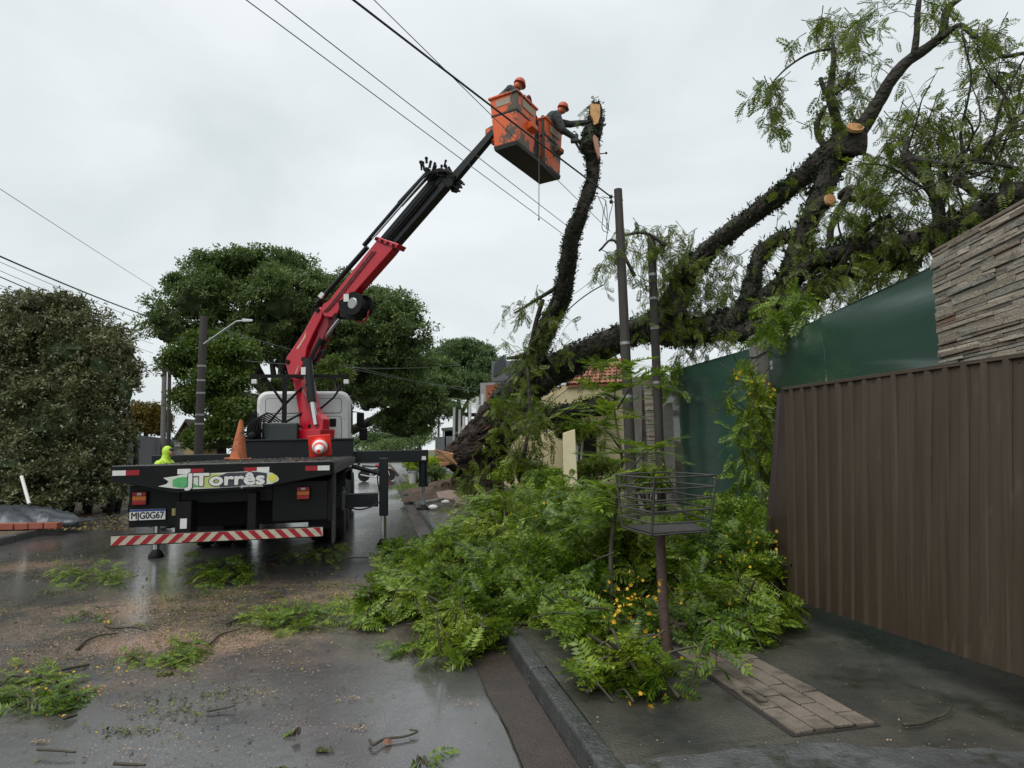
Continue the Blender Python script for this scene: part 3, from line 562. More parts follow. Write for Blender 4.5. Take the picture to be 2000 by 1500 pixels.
# front outriggers at the crane base
for sgn, xl in ((1, 2.9), (-1, -3.05)):
    xa, xb = sgn * 1.15, xl + sgn * .12
    og = tbox('front_outrigger', M_NAVY, min(xa, xb), max(xa, xb), 7.34, 7.62, 1.28, 1.575, truck, 0.015)
    tbox('arm_lip', M_STEEL, min(xa, xl - sgn * .5), max(xa, xl - sgn * .5), 7.332, 7.34, 1.285, 1.30, og, 0.0)
    zg = 0.12 if sgn > 0 else 0.0
    MB().cyl((xl, 7.48, 0.72), (xl, 7.48, 1.30), 0.105, n=18).build('leg_casing', M_NAVY, og, True, smooth='auto'); MB().cyl((xl, 7.48, 0.68), (xl, 7.48, .74), 0.125, n=18).build('collar', M_NAVY, og, True, smooth='auto'); foot(xl, 7.48, 0.75, .17, og, zg)
    if sgn > 0:
        tbox('tag_plate', M_WHITE, 2.86, 2.96, 7.328, 7.333, 1.33, 1.42, og, 0.0)
        MB().tube([(1.2, 7.4, 1.22), (2.0, 7.4, 0.98), (2.05, 7.4, .9)], 0.05, 8).build('brace', M_NAVY, og, True)
# bulkhead, tank, work-light frame
tbox('bulkhead', M_NAVY, -1.25, 1.25, 7.1, 7.28, DZ - .1, 1.84); tbox('bulkhead_cap', M_NAVY, -1.26, 1.26, 7.06, 7.32, 1.842, 1.885)
tbox('oil_tank', mat('tank_grey', (0.018, 0.026, 0.028), 0.45, col2=(0.03, 0.04, 0.042), nscale=5), -0.86, -0.06, 7.45, 7.95, 1.5, 2.28, truck, 0.03)
tbox('valve_block', M_BLKD, -1.18, -0.92, 7.42, 7.8, 1.5, 2.38)
b = MB()
for i in range(9): b.cyl((-1.16 + i * .03, 7.40, 2.30 + .04 * (i % 3)), (-1.16 + i * .03, 7.36, 2.5 + .03 * (i % 2)), 0.009, n=6)
for i in range(6): b.tube(catmull([(-1.1 + i * .06, 7.4, 1.9), (-1.15 + i * .07, 7.32, 2.15), (-1.0 + i * .05, 7.38, 2.36 + .03 * i), (-.8 + i * .08, 7.5, 2.3)]), 0.016, 6)
b.build('control_levers', M_BLKD, truck, True)
MB().ell((-1.05, 7.36, 1.98), (.11, .08, .11)).build('filter_can', M_BLKD, truck, True, smooth=True)
fr = MB(); Y = 7.75
fr.box(-.45, -.35, Y - .05, Y + .05, 1.5, 3.38); fr.box(-1.18, 1.12, Y - .05, Y + .05, 3.38, 3.46)
fr.tube([(-.4, Y, 2.72), (-.85, Y, 3.38)], .03, 8); fr.tube([(-.4, Y, 2.72), (.2, Y, 3.36)], .03, 8); fr.tube([(-.42, Y, 2.7), (-.95, Y, 2.05), (-.95, Y, 1.7)], .026, 8); fr.tube([(-.38, Y, 2.3), (.15, Y, 2.6)], .026, 8); fr.tube([(-.38, Y, 2.2), (.3, Y, 2.2)], .026, 8); fr.tube([(.75, Y, 2.9), (1.05, Y, 3.38)], .026, 8); fr.tube([(.75, Y, 2.9), (.3, Y, 2.5)], .026, 8)
fr = fr.build('light_frame', M_BLKD, truck, True)
for x in (-1.08, 1.05): MB().box(x - .06, x + .06, Y - .14, Y - .06, 3.22, 3.33).build('work_light', M_WHITE, fr, True, bevel=0.015)
# cab
def rrect(x0, x1, z0, z1, r, n=5):
    q = []
    for cx, cz, a in ((x1 - r, z1 - r, 0), (x0 + r, z1 - r, 90), (x0 + r, z0 + r, 180), (x1 - r, z0 + r, 270)):
        for k in range(n + 1): w = math.radians(a + 90 * k / n); q.append((cx + r * math.cos(w), cz + r * math.sin(w)))
    return q
b = MB(); secs = [(8.22, 0.06), (8.30, 0.0), (9.6, 0.0), (9.95, 0.03), (10.05, 0.1)]; vs = []; fs = []; k = 24
for y, i in secs: vs += [(x, y, z) for x, z in rrect(-1.12 + i, 1.12 - i, 1.15, 3.1 - i, 0.24)]
for s in range(4):
    for j in range(k): fs.append((s * k + j, s * k + (j + 1) % k, (s + 1) * k + (j + 1) % k, (s + 1) * k + j))
fs += [tuple(range(k - 1, -1, -1)), tuple(4 * k + j for j in range(k))]
b.add(vs, fs); cab = b.build('cab', M_CAB, truck, True, smooth='auto', bevel=0.02)
for x0, x1, z0, z1 in ((-.9, -.1, 2.55, 2.9), (.1, .9, 2.55, 2.9), (-.9, -.1, 1.75, 2.45), (.1, .9, 1.75, 2.45)):
    MB().prism([(x, 8.2175, z) for x, z in rrect(x0 - .018, x1 + .018, z0 - .018, z1 + .018, .07, 3)], (0, 0.008, 0)).build('recess_shade', mat('recess_shade_grey', (.16, .165, .165), .6), cab, True); MB().prism([(x, 8.212, z) for x, z in rrect(x0, x1, z0, z1, .06, 3)], (0, 0.012, 0)).build('pressed_panel', M_CAB, cab, True, bevel=0.008)  # grey border round each pressed panel: the recess's shade put into the colour
MB().box(.62, .78, 8.2, 8.215, 2.2, 2.4).build('vent', M_BLKD, cab, True, bevel=.004); tbox('corner_box', M_BLKD, .82, 1.06, 8.02, 8.2, 1.62, 1.86)
for s in (-1, 1):
    MB().prism([(s * 1.124, y, z) for y, z in ((8.75, 2.05), (9.75, 2.05), (9.6, 2.8), (8.75, 2.8))], (s * .008, 0, 0)).build('side_window', M_GLASS, cab, True)
    MB().prism([(s * 1.123, y, z) for y, z in ((8.7, 1.3), (9.85, 1.3), (9.85, 1.98), (8.7, 1.98))], (s * .006, 0, 0)).build('door', M_CAB, cab, True)
    mr = MB().box(s * 1.34 - .1, s * 1.34 + .1, 9.45, 9.6, 2.25, 2.62).build('mirror', M_BLKD, truck, True, bevel=.03); MB().box(s * 1.42 - .11, s * 1.42 + .11, 9.45, 9.6, 1.86, 2.2).build('lower_mirror', M_BLKD, mr, True, bevel=.03)
    MB().tube([(s * 1.1, 9.5, 2.65), (s * 1.34, 9.52, 2.62), (s * 1.4, 9.52, 1.9), (s * 1.1, 9.5, 1.7)], .018, 6).build('mirror_arm', M_BLKD, mr, True)
MB().prism([(x, 10.052, z) for x, z in rrect(-.9, .9, 2.0, 2.85, .1, 3)], (0, .006, 0)).build('windscreen', M_GLASS, cab, True)
for x in (-.8, .8): MB().box(x - .18, x + .18, 10.05, 10.07, 1.25, 1.42).build('headlight', M_CLEAR, cab, True, bevel=.01)
tbox('step_side', M_BLKD, -1.12, 1.12, 8.7, 10.0, 0.55, 1.15, cab, 0.03)
tbox('rear_mount', M_BLKD, -.9, .9, 8.0, 8.7, 1.0, 1.3)

# ------------------------------------------------------------------ the red crane, drawn in the upright plane it swings in
CB = TM @ Vector((0.30, 7.68, 0)); CTIP = Vector((-0.37, 13.4, 0)); cd = (CTIP - CB); cd.normalize(); CN = Vector((cd.y, -cd.x, 0))
if CN.y > 0: CN = -CN                                       # towards the camera
crane = truck
def cp(x, y): return PL(x, y, CB, CN)
def slab(name, pts, th, m, parent=crane, shift=0.0, bevel=0.02):
    p = [cp(*q) + CN * (th / 2 + shift) for q in pts]
    return MB().prism(p, -CN * th).build(name, m, parent, False, False, bevel)
def ctube(name, pts, r, m, parent=crane, shift=0.0, n=16):
    return MB().tube([cp(*q) + CN * shift for q in pts], r, n).build(name, m, parent, False, 'auto')
slab('crane_foot', [(590, 840), (641, 838), (638, 872), (594, 874)], 0.50, M_RED)
col_ = slab('crane_column', [(579, 742), (607, 740), (616, 788), (630, 822), (638, 840), (596, 848), (588, 790)], 0.26, M_RED)
slab('column_web', [(596, 748), (606, 746), (616, 790), (628, 822), (622, 826), (606, 795)], 0.30, mat('crane_red_worn', (0.30, 0.02, 0.03), 0.5, col2=(0.22, 0.02, 0.03), nscale=8), col_, 0.0, 0.004)
slab('rod_bracket', [(620, 816), (632, 808), (641, 819), (640, 838), (634, 845), (612, 843)], 0.24, M_RED, crane, 0.05)
inner = slab('inner_boom', [(564, 709), (568, 697), (600, 650), (624, 606), (632, 601), (638, 607), (634, 624), (618, 655), (606, 682), (602, 704), (594, 724), (588, 741), (578, 749), (572, 738)], 0.26, M_RED)
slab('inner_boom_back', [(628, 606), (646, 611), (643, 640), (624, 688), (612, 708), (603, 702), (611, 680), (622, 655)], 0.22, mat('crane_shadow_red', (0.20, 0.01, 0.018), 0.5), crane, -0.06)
outer = slab('outer_boom', [(634, 606), (638, 596), (650, 588), (742, 473), (752, 470), (780, 480), (768, 496), (690, 584), (674, 594), (666, 614), (654, 622), (640, 620)], 0.27, M_RED)
slab('boom_end_plate', [(738, 472), (744, 465), (787, 480), (781, 489)], 0.33, M_RED, outer)
for k in range(4): MB().cyl(cp(744 + k * 11, 470 + k * 4.4) + CN * .17, cp(744 + k * 11, 470 + k * 4.4) + CN * .2, .03, n=8).build('bolt', M_BLKD, outer)
slab('second_boom', [(748, 467), (848, 349), (858, 342), (884, 352), (878, 364), (778, 479)], 0.24, mat('boom_black', (0.007, 0.008, 0.0085), 0.4, col2=(0.014, 0.015, 0.016), nscale=6, spec=0.3))
slab('second_boom_flange', [(762, 471), (866, 348), (874, 351), (772, 475)], 0.28, M_BLK)
slab('boom_collar', [(858, 340), (880, 333), (894, 347), (890, 368), (880, 372)], 0.32, M_BLK)
slab('tip_boom', [(880, 346), (963, 253), (971, 261), (892, 355)], 0.15, mat('boom_green_black', (0.007, 0.010, 0.0095), 0.45, col2=(0.013, 0.017, 0.016), nscale=6, spec=0.3))
for k in range(3): MB().tube(catmull([cp(752 + k * 4, 478 + k * 2) + CN * .15, cp(800 + k * 4, 424 + k * 2) + CN * .16, cp(852 + k * 4, 362 + k * 2) + CN * .17], 5), .014, 6).build('hydraulic_line', M_BLKD, crane)
for k in range(2): MB().tube(catmull([cp(640 + k * 5, 612) + CN * .15, cp(660 + k * 5, 590) + CN * .16, cp(736 + k * 5, 494) + CN * .16], 5), .013, 6).build('hydraulic_line', M_STEEL, crane)
ctube('extension_cylinder', [(624, 594), (646, 570), (722, 484)], 0.06, M_NAVY, crane, 0.08); ctube('extension_cylinder', [(716, 482), (790, 396)], 0.055, M_NAVY, crane, 0.1); ctube('extension_cylinder', [(786, 402), (838, 346)], 0.08, M_NAVY, crane, 0.1)
ctube('extension_rod', [(742, 464), (852, 338)], 0.024, M_CHROME, crane, 0.17); ctube('extension_rod', [(736, 470), (836, 356)], 0.016, M_CHROME, crane, 0.17)
MB().box(-.05, .05, -.05, .05, -.07, .07, Matrix.Translation(cp(637, 580) + CN * .16) @ Matrix.Rotation(.7, 4, 'Y')).build('white_valve', M_WHITE, crane, bevel=.01)
# hose couplings bunched at the boom collar
cps = MB()
for i in range(34):
    x, y = random.uniform(826, 888), random.uniform(332, 372)
    if (x - 826) / 62 + (372 - y) / 46 < 0.35: continue
    p = cp(x, y - 8) + CN * random.uniform(-.22, .26); q = p + cd * random.uniform(-.14, .06) + Vector((0, 0, random.uniform(.06, .2))); cps.cyl(p, q, random.uniform(.02, .04), n=7); cps.ell(q, random.uniform(.03, .05), 7, 5)
for i in range(12):
    p = cp(random.uniform(880, 900), random.uniform(350, 378)); q = p + cd * random.uniform(.05, .16) + Vector((0, 0, -random.uniform(0.02, .12))); cps.cyl(p, q, .025, n=6)
for i in range(10):
    a = cp(random.uniform(830, 850), random.uniform(350, 362)) + CN * random.uniform(.1, .28); c = cp(random.uniform(872, 892), random.uniform(338, 352)) + CN * random.uniform(.1, .28); m_ = (a + c) / 2 + Vector((0, 0, random.uniform(.03, .2))); cps.tube(catmull([a, m_, c], 5), .018, 6)
cps.build('hose_couplings', M_BLKD, crane)
# winch
wc = cp(700, 596); W = Matrix((cd, Vector((0, 0, 1)), CN)).transposed()
wn = MB().lathe([(.28, -.22), (.28, -.17), (.17, -.17), (.17, .15), (.28, .15), (.28, .22)], wc, 26, W).build('winch', M_BLKD, crane, smooth='auto'); MB().lathe([(.14, .221), (.12, .24)], wc, 20, W).build('winch_cap', mat('winch_silver', (.35, .36, .37), .35, .8), wn); slab('winch_mount', [(668, 590), (694, 578), (712, 600), (700, 626), (672, 622)], .3, M_BLKD, wn)
MB().tube(catmull([cp(690, 622), cp(704, 630), cp(716, 622), cp(720, 606)]), .02, 6).build('winch_hose', M_REFR, wn); 
MB().box(-.06, .06, -.02, .02, -.09, .09, Matrix.Translation(cp(690, 586) + CN * .25)).build('winch_plate', M_WHITE, wn)
# rams
ctube('lift_ram', [(612, 703), (621, 786)], 0.105, mat('ram_grey', (0.012, 0.013, 0.014), 0.4, spec=.3), crane, 0.20, 20); ctube('lift_rod', [(621, 784), (628, 830)], 0.06, M_CHROME, crane, 0.20)
MB().box(-.055, .055, -.02, .02, -.09, .09, Matrix.Translation(cp(611, 727) + CN * .315)).build('ram_label', M_WHITE, crane)
MB().tube(catmull([cp(612, 736) + CN * .31, cp(615, 752) + CN * .31, cp(609, 762) + CN * .31, cp(616, 776) + CN * .31]), .014, 6).build('ram_pipe', M_STEEL, crane)
ctube('fold_ram', [(606, 708), (630, 662)], 0.10, M_BLKD, crane, -0.02); ctube('fold_rod', [(628, 666), (662, 622)], 0.042, M_CHROME, crane, -0.02)
MB().tube(catmull([cp(617, 702), cp(624, 690), cp(632, 686), cp(630, 700)]), .04, 8).build('hose', M_BLKD, crane)
for x, y in ((570, 708), (601, 703), (576, 744), (628, 608), (664, 618), (614, 833), (630, 834)):
    p = cp(x, y); MB().cyl(p - CN * .17, p + CN * .17, .055, n=14).build('pivot_pin', M_BLKD, crane, smooth='auto')
slab('boom_decal', [(600, 660), (606, 648), (605, 660), (590, 684), (586, 682)], 0.006, mat('decal_cream', (0.62, 0.42, 0.32), 0.5, col2=(0.5, 0.12, 0.1), nscale=16), inner, 0.1335, 0.0); slab('boom_decal', [(590, 716), (592, 714), (586, 732), (584, 730)], 0.006, MATS['decal_cream'], inner, 0.1335, 0.0)
MB().tube(catmull([cp(612, 640), cp(611, 606), cp(618, 596), cp(634, 592)]), .035, 8).build('hose', M_BLKD, crane)

# ------------------------------------------------------------------ twin work baskets at the boom tip
E2 = Vector((0.50, 0.866, 0)); E1 = Vector((-0.866, 0.5, 0)); BO = P(1009, 274, 13.0)
M_BK = mat('basket_orange', (0.74, 0.125, 0.028), 0.45, col2=(0.58, 0.085, 0.02), nscale=3, dirt=(0.075, 0.06, 0.038), dscale=2.3, dpos=0.515, dwidth=0.04)
M_BKB = mat('basket_black', (0.012, 0.011, 0.010), 0.6)
def bp(a, c, z): return BO + E2 * a + E1 * c + Vector((0, 0, z))
cage = empty('work_platform', bp(1.05, .27, -.1)); tag(cage, 'twin orange work baskets on the tip of the crane boom', 'work platform')
def bbox4(a0, a1, c0, c1, z): return [bp(a0, c0, z), bp(a1, c0, z), bp(a1, c1, z), bp(a0, c1, z)]
MB().hexa(bbox4(0.0, 2.1, 0.0, .55, -.10), bbox4(-.02, 2.12, -.02, .57, -.002)).build('floor_frame', M_BKB, cage, bevel=.01)
for a0, a1 in ((0.0, .78), (1.32, 2.1)):
    bk = MB(); H = 1.07; rows = [(0, 0.0), (.62, .035), (.64, .03), (.68, .03), (.70, .04), (1.04, .06), (1.04, .095), (1.09, .095)]; vs = []; fs = []
    for z, o in rows: vs += bbox4(a0 - o, a1 + o, -o, .55 + o, z)
    inn = [(1.09, .05), (0.05, -.03)]
    for z, o in inn: vs += bbox4(a0 - o, a1 + o, -o, .55 + o, z)
    nr_ = len(rows) + 2
    for i in range(nr_ - 1):
        for j in range(4): fs.append((i * 4 + j, i * 4 + (j + 1) % 4, (i + 1) * 4 + (j + 1) % 4, (i + 1) * 4 + j))
    fs.append((3, 2, 1, 0)); fs.append(tuple((nr_ - 1) * 4 + j for j in range(4)))
    body = bk.add(vs, fs).build('basket', M_BK, cage, bevel=.012)
    MB().hexa(bbox4(a0 - .045, a1 + .045, -.045, .595, .655), bbox4(a0 - .045, a1 + .045, -.045, .595, .685)).build('belt_groove', M_BKB, body)
    MB().hexa([bp(a0 + .42, -.03, .42), bp(a0 + .70, -.03, .42), bp(a0 + .70, -.16, .47), bp(a0 + .42, -.16, .47)], [bp(a0 + .42, -.03, .62), bp(a0 + .70, -.03, .62), bp(a0 + .70, -.17, .56), bp(a0 + .42, -.17, .56)]).build('step_pocket', M_BK, body, bevel=.012)
    MB().hexa([bp(a0 + .18, -.064, .83), bp(a0 + .72, -.064, .83), bp(a0 + .72, -.058, .83), bp(a0 + .18, -.058, .83)], [bp(a0 + .18, -.074, .99), bp(a0 + .72, -.074, .99), bp(a0 + .72, -.068, .99), bp(a0 + .18, -.068, .99)]).build('label', mat('faded_label', (0.42, 0.33, 0.24), .6, col2=(.25, .2, .15), nscale=12), body)
MB().hexa([bp(-.058, .10, .84), bp(-.058, .46, .84), bp(-.05, .46, .84), bp(-.05, .10, .84)], [bp(-.068, .10, .98), bp(-.068, .46, .98), bp(-.06, .46, .98), bp(-.06, .10, .98)]).build('label', MATS['faded_label'], cage)
MB().hexa(bbox4(.86, 1.24, .1, .45, 0), bbox4(.86, 1.24, .1, .45, 1.0)).build('centre_post', M_BKB, cage, bevel=.02)
for a in (.84, 1.26): MB().box(-.03, .03, -.03, .03, 0, 1.12, Matrix.Translation(bp(a, 0, 0))).build('upright', M_BKB, cage)
MB().hexa([bp(.05, .56, .15), bp(.5, .56, .15), bp(.5, .82, .25), bp(.05, .82, .25)], [bp(.05, .56, .55), bp(.5, .56, .55), bp(.5, .82, .5), bp(.05, .82, .5)]).build('boom_mount', M_BK, cage, bevel=.02)
for k in range(4):
    a = bp(.6, .1 + .03 * k, 1.1); c = bp(1.5, .2, 1.08); MB().tube(catmull([a, bp(.85, .12, 1.32 + .04 * k), bp(1.1, .15, 1.2 - .03 * k), c], 6), .024, 6).build('hose', (M_REFR if k % 2 else M_BLKD), cage)
b = MB()
for i in range(7): q = bp(.45 + .05 * i, .02, 1.1); b.cyl(q, q + Vector((0, 0, random.uniform(.06, .14))), .022, n=6)
b.build('control_levers', M_BLKD, cage)
rope = MB(); r0 = P(1053, 232, 13.72); r1 = P(1052.5, 428, 13.72); rope.tube([r0, r1], .010, 6); rope.ell(r1, (.02, .02, .035), 8, 6); rope = rope.build('hanging_rope', mat('grey_rope', (.12, .12, .12), .8)); tag(rope, 'thin rope with knotted end hanging below the orange baskets', 'rope')
# ------------------------------------------------------------------ foliage machinery
def nrm(a): return a / np.maximum(np.linalg.norm(a, axis=-1, keepdims=True), 1e-9)
def frames(d, up):                       # rows d: leaf axis, up: rough upward side -> (n,3,3) columns x,y,z
    x = nrm(d); y = nrm(np.cross(up, x)); z = np.cross(x, y); return np.stack([x, y, z], axis=-1)
def leafquad(base, ax, side, nz, ln, w, fold=0.0):
    tip = base + ax * ln; m = base + ax * ln * 0.45; return [base, m + side * w * .5 + nz * fold, tip, m - side * w * .5 + nz * fold]
def frond_template(pairs=9, L=1.0, leaf=0.26, width=0.085, droop=0.22, seed=0, fwd=0.45):
    r = random.Random(seed); q = []
    def pt(t): return np.array([t * L, 0.02 * math.sin(t * 3), -droop * t * t * L])
    for k in range(5):                    # rachis
        a, c = pt(k / 5), pt((k + 1) / 5); w = np.array([0, 0.008 * (1 - k / 6), 0]); q.append([a - w, c - w, c + w, a + w])
    for i in range(pairs):
        t = 0.16 + 0.84 * i / (pairs - 1) * 0.97; b = pt(t); ln = leaf * (0.75 + 0.5 * math.sin(math.pi * (0.15 + 0.75 * t))) * r.uniform(.85, 1.12)
        for s in (-1, 1):
            ax = np.array([fwd + r.uniform(-.12, .12), s * 1.0, r.uniform(-.32, .1) - .1]); ax /= np.linalg.norm(ax); sd = np.array([-ax[1], ax[0], 0]); sd /= np.linalg.norm(sd); nz = np.cross(ax, sd) * (1 if s > 0 else -1)
            q.append(leafquad(b + np.array([r.uniform(-.012, .012), 0, 0]), ax, sd, nz, ln, width * r.uniform(.85, 1.15), 0.012))
    ax = np.array([1, 0, -.4]); ax /= np.linalg.norm(ax); q.append(leafquad(pt(1.0), ax, np.array([0, 1, 0]), np.array([0, 0, 1]), leaf * .9, width))
    return np.array(q)                    # (nq,4,3)
def sprig_template(n=7, leaf=0.42, width=0.2, seed=0):       # a loose tuft for trees further off
    r = random.Random(seed); q = []
    for i in range(n):
        a = r.uniform(0, 6.28); e = r.uniform(-.5, .8); ax = np.array([math.cos(a) * math.cos(e), math.sin(a) * math.cos(e), math.sin(e)]); sd = np.cross(ax, [0, 0, 1]); sd = sd / np.linalg.norm(sd)
        sd = sd + np.array([0, 0, r.uniform(-.6, .6)]); sd /= np.linalg.norm(sd); b = np.array([r.uniform(-.3, .3), r.uniform(-.3, .3), r.uniform(-.18, .18)])
        q.append(leafquad(b, ax, sd, np.array([0, 0, 1.0]), leaf * r.uniform(.7, 1.3), width * r.uniform(.7, 1.2), 0.03))
    return np.array(q)
FR = [frond_template(9, 1, .27, .10, .25, s) for s in range(3)] + [frond_template(8, 1, .30, .115, .5, 9), frond_template(7, 1, .28, .11, .7, 10)]
FRH = [frond_template(8, 1, .26, .105, dr, s, .6) for s, dr in ((41, .15), (42, .35), (43, .6), (44, .25))]
FRS = [frond_template(6, 1, .34, .14, .3, s) for s in range(3)]      # coarser, for mid distance
SPR = [sprig_template(7, .42, .2, s) for s in range(5)]; SPR5 = [sprig_template(5, .46, .24, s) for s in range(10, 16)]
def scatter(name, tmpl, pos, d, up, scale, m, parent=None, kind=None, local=False):
    pos = np.asarray(pos, float); n = len(pos); F = frames(np.asarray(d, float), np.asarray(up, float)); scale = np.asarray(scale, float); pick = RNG.integers(0, len(tmpl), n); V = []
    for k, t in enumerate(tmpl):
        i = np.nonzero(pick == k)[0]
        if len(i) == 0: continue
        p = t.reshape(-1, 3); w = np.einsum('nij,vj->nvi', F[i], p) * scale[i][:, None, None] + pos[i][:, None, :]; V.append(w.reshape(-1, 3))
    V = np.concatenate(V); fs = np.arange(len(V)).reshape(-1, 4); o = obj_from(name, mesh_np(name, V, fs, 4), m, parent, local)
    if kind: o['kind'] = kind
    return o
def limb(path, rad, n=14, rough=0.10, per=6, seed=0, ridge=0.0):     # a knobbly tapered limb as an MB
    r = np.random.default_rng(seed); c = catmull(path, per); R = np.interp(np.linspace(0, 1, len(c)), np.linspace(0, 1, len(rad)), rad); b = MB(); b.tube(c, list(R), n, True)
    ph = r.uniform(0, 6.28, 6)
    for i in range(len(c)):
        for j in range(n):
            w = 2 * math.pi * j / n; k = 1 + rough * (math.sin(3 * w + ph[0] + i * .25) * .5 + math.sin(5 * w + ph[1] - i * .35) * .4 + math.sin(i * .9 + ph[2] + 2 * w) * .5 + r.uniform(-.45, .45)) + ridge * (math.sin(9 * w + ph[3] + i * .05) + .6 * math.sin(13 * w + ph[4] - i * .04))
            v = b.v[i * n + j]; p = Vector(c[i]); b.v[i * n + j] = p + (v - p) * k
    return b, c, R
M_BARK = mat('wet_dark_bark', (0.016, 0.013, 0.010), 0.75, col2=(0.045, 0.036, 0.026), nscale=7, bump=1.0, bscale=11, bdist=.09, dirt=(0.030, 0.042, 0.014), dscale=3.2, dpos=0.52)
M_BARK2 = mat('grey_brown_bark', (0.05, 0.042, 0.034), 0.85, col2=(0.025, 0.022, 0.018), nscale=6, bump=0.8, bscale=20)
M_TWIG = mat('twig', (0.035, 0.028, 0.020), 0.7, col2=(0.06, 0.055, 0.03), nscale=9)
L_FRESH = leafmat('fresh_leaf', [(0.020, 0.046, 0.008), (0.055, 0.115, 0.012), (0.125, 0.205, 0.016), (0.22, 0.30, 0.024), (0.36, 0.42, 0.05)], 0.33, 0.36, 0.42)
L_TIPU = leafmat('hanging_leaf', [(0.030, 0.052, 0.010), (0.085, 0.125, 0.016), (0.15, 0.205, 0.022), (0.24, 0.29, 0.034)], 0.40, 0.46)
L_EPI = leafmat('epiphyte_leaf', [(0.010, 0.016, 0.006), (0.020, 0.032, 0.010), (0.036, 0.055, 0.016)], 0.6, 0.15)
L_BIG = leafmat('street_tree_leaf', [(0.026, 0.052, 0.016), (0.075, 0.125, 0.032), (0.135, 0.195, 0.05), (0.20, 0.27, 0.075)], 0.55, 0.34)
L_FAR = leafmat('far_tree_leaf', [(0.045, 0.082, 0.030), (0.095, 0.155, 0.05), (0.15, 0.22, 0.075)], 0.6, 0.3)
L_YEL = leafmat('yellow_green_leaf', [(0.022, 0.048, 0.008), (0.05, 0.095, 0.012), (0.10, 0.155, 0.018), (0.18, 0.22, 0.025)], 0.45, 0.35)
L_GOLD = leafmat('golden_leaf', [(0.07, 0.055, 0.006), (0.13, 0.095, 0.008), (0.20, 0.15, 0.014)], 0.55, 0.3)
L_HEDGE = leafmat('dull_hedge_leaf', [(0.018, 0.028, 0.010), (0.075, 0.090, 0.032), (0.16, 0.168, 0.072), (0.32, 0.31, 0.17)], 0.42, 0.24)
L_PETAL = leafmat('yellow_petal', [(0.55, 0.26, 0.01), (0.72, 0.42, 0.02), (0.75, 0.5, 0.06)], 0.6, 0.3)
PET = [np.array([leafquad(np.zeros(3), np.array([math.cos(a), math.sin(a), .3]), np.array([-math.sin(a), math.cos(a), 0]), np.array([0, 0, 1.0]), .5, .45, .06) for a in np.linspace(0, 5.0, 5)])]

def rand_unit(n): return nrm(RNG.normal(size=(n, 3)))
def crown(name, blobs, n_clump, per_clump, leaf, m, parent, clump_r=(0.5, 1.0), flat=0.6, tmpl=SPR, core=0.0):
    """blobs: (centre, (rx,ry,rz)); leaves sit in small clumps spread over and inside each blob"""
    vol = np.array([b[1][0] * b[1][1] + b[1][0] * b[1][2] for b in blobs]); vol = vol / vol.sum(); P_, D_, U_, S_ = [], [], [], []
    for (c, r), f in zip(blobs, vol):
        nc = max(3, int(n_clump * f)); u = rand_unit(nc); u[:, 2] = np.where(u[:, 2] < -.35, -u[:, 2], u[:, 2]); k = RNG.uniform(.62, 1.04, (nc, 1)); cc = np.array(c) + u * k * np.array(r)
        for q in range(nc):
            n = int(per_clump * RNG.uniform(.6, 1.4)); cr = RNG.uniform(*clump_r); w = rand_unit(n); rad = RNG.uniform(.35, 1, (n, 1)) ** .6; p = cc[q] + w * rad * cr * np.array([1, 1, flat]); P_.append(p)
            D_.append(w + np.array([0, 0, -.25]) + RNG.normal(0, .5, (n, 3))); U_.append(np.array([0, 0, 1.0]) + RNG.normal(0, .45, (n, 3))); S_.append(leaf * RNG.uniform(.7, 1.35, n))
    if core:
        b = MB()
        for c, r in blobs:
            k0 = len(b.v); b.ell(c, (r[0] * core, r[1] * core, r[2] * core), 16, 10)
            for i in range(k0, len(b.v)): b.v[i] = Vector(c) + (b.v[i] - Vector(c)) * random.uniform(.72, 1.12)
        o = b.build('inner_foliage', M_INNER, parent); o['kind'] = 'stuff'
    return scatter(name, tmpl, np.concatenate(P_), np.concatenate(D_), np.concatenate(U_), np.concatenate(S_), m, parent)
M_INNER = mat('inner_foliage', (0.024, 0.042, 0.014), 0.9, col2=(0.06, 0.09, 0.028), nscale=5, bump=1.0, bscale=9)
def tree(name, label, base, trunk_r, fork, blobs, n_clump, per_clump, leaf, m, bark=M_BARK2, group=None, clump_r=(.5, 1.0), flat=.6, cat='tree', lean=0.0, core=0.0):
    t = empty(name, base); tag(t, label, cat, group); base = Vector(base); fork = Vector(fork)
    b, _, _ = limb([base + Vector((0, 0, -.1)), base.lerp(fork, .4) + Vector((lean, 0, 0)), fork], [trunk_r * 1.25, trunk_r, trunk_r * .8], 12, .1, 6, 3); b.build('trunk', bark, t, smooth=True)
    for i, (c, r) in enumerate(blobs):
        c = Vector(c); e = c + Vector((0, 0, r[2] * .1)); mid = fork.lerp(e, .5) + Vector((random.uniform(-.4, .4), random.uniform(-.4, .4), -.12 * (e - fork).length)); lb, pc, _ = limb([fork, mid, e], [trunk_r * .5, trunk_r * .33, trunk_r * .12], 8, .1, 6, i)
        for k in range(5):
            s = Vector(pc[random.randint(4, len(pc) - 1)]); u = Vector(rand_unit(1)[0]); u.z = abs(u.z); q = c + Vector((u.x * r[0], u.y * r[1], u.z * r[2])) * .9; lb.tube(catmull([s, s.lerp(q, .5) + Vector((0, 0, -.1)), q], 4), [trunk_r * .14 * (1 - .09 * j) for j in range(9)], 5)
        lb.build('limb', bark, t, smooth=True)
    crown('crown', blobs, n_clump, per_clump, leaf, m, t, clump_r, flat, SPR5, core); return t
def pb(x, y, d, rx, ry, rd=None):          # crown blob from its place and half sizes in the picture
    c = P(x, y, d); return (c, (pxm(rx, d), rd if rd else pxm(rx, d) * .9, pxm(ry, d)))

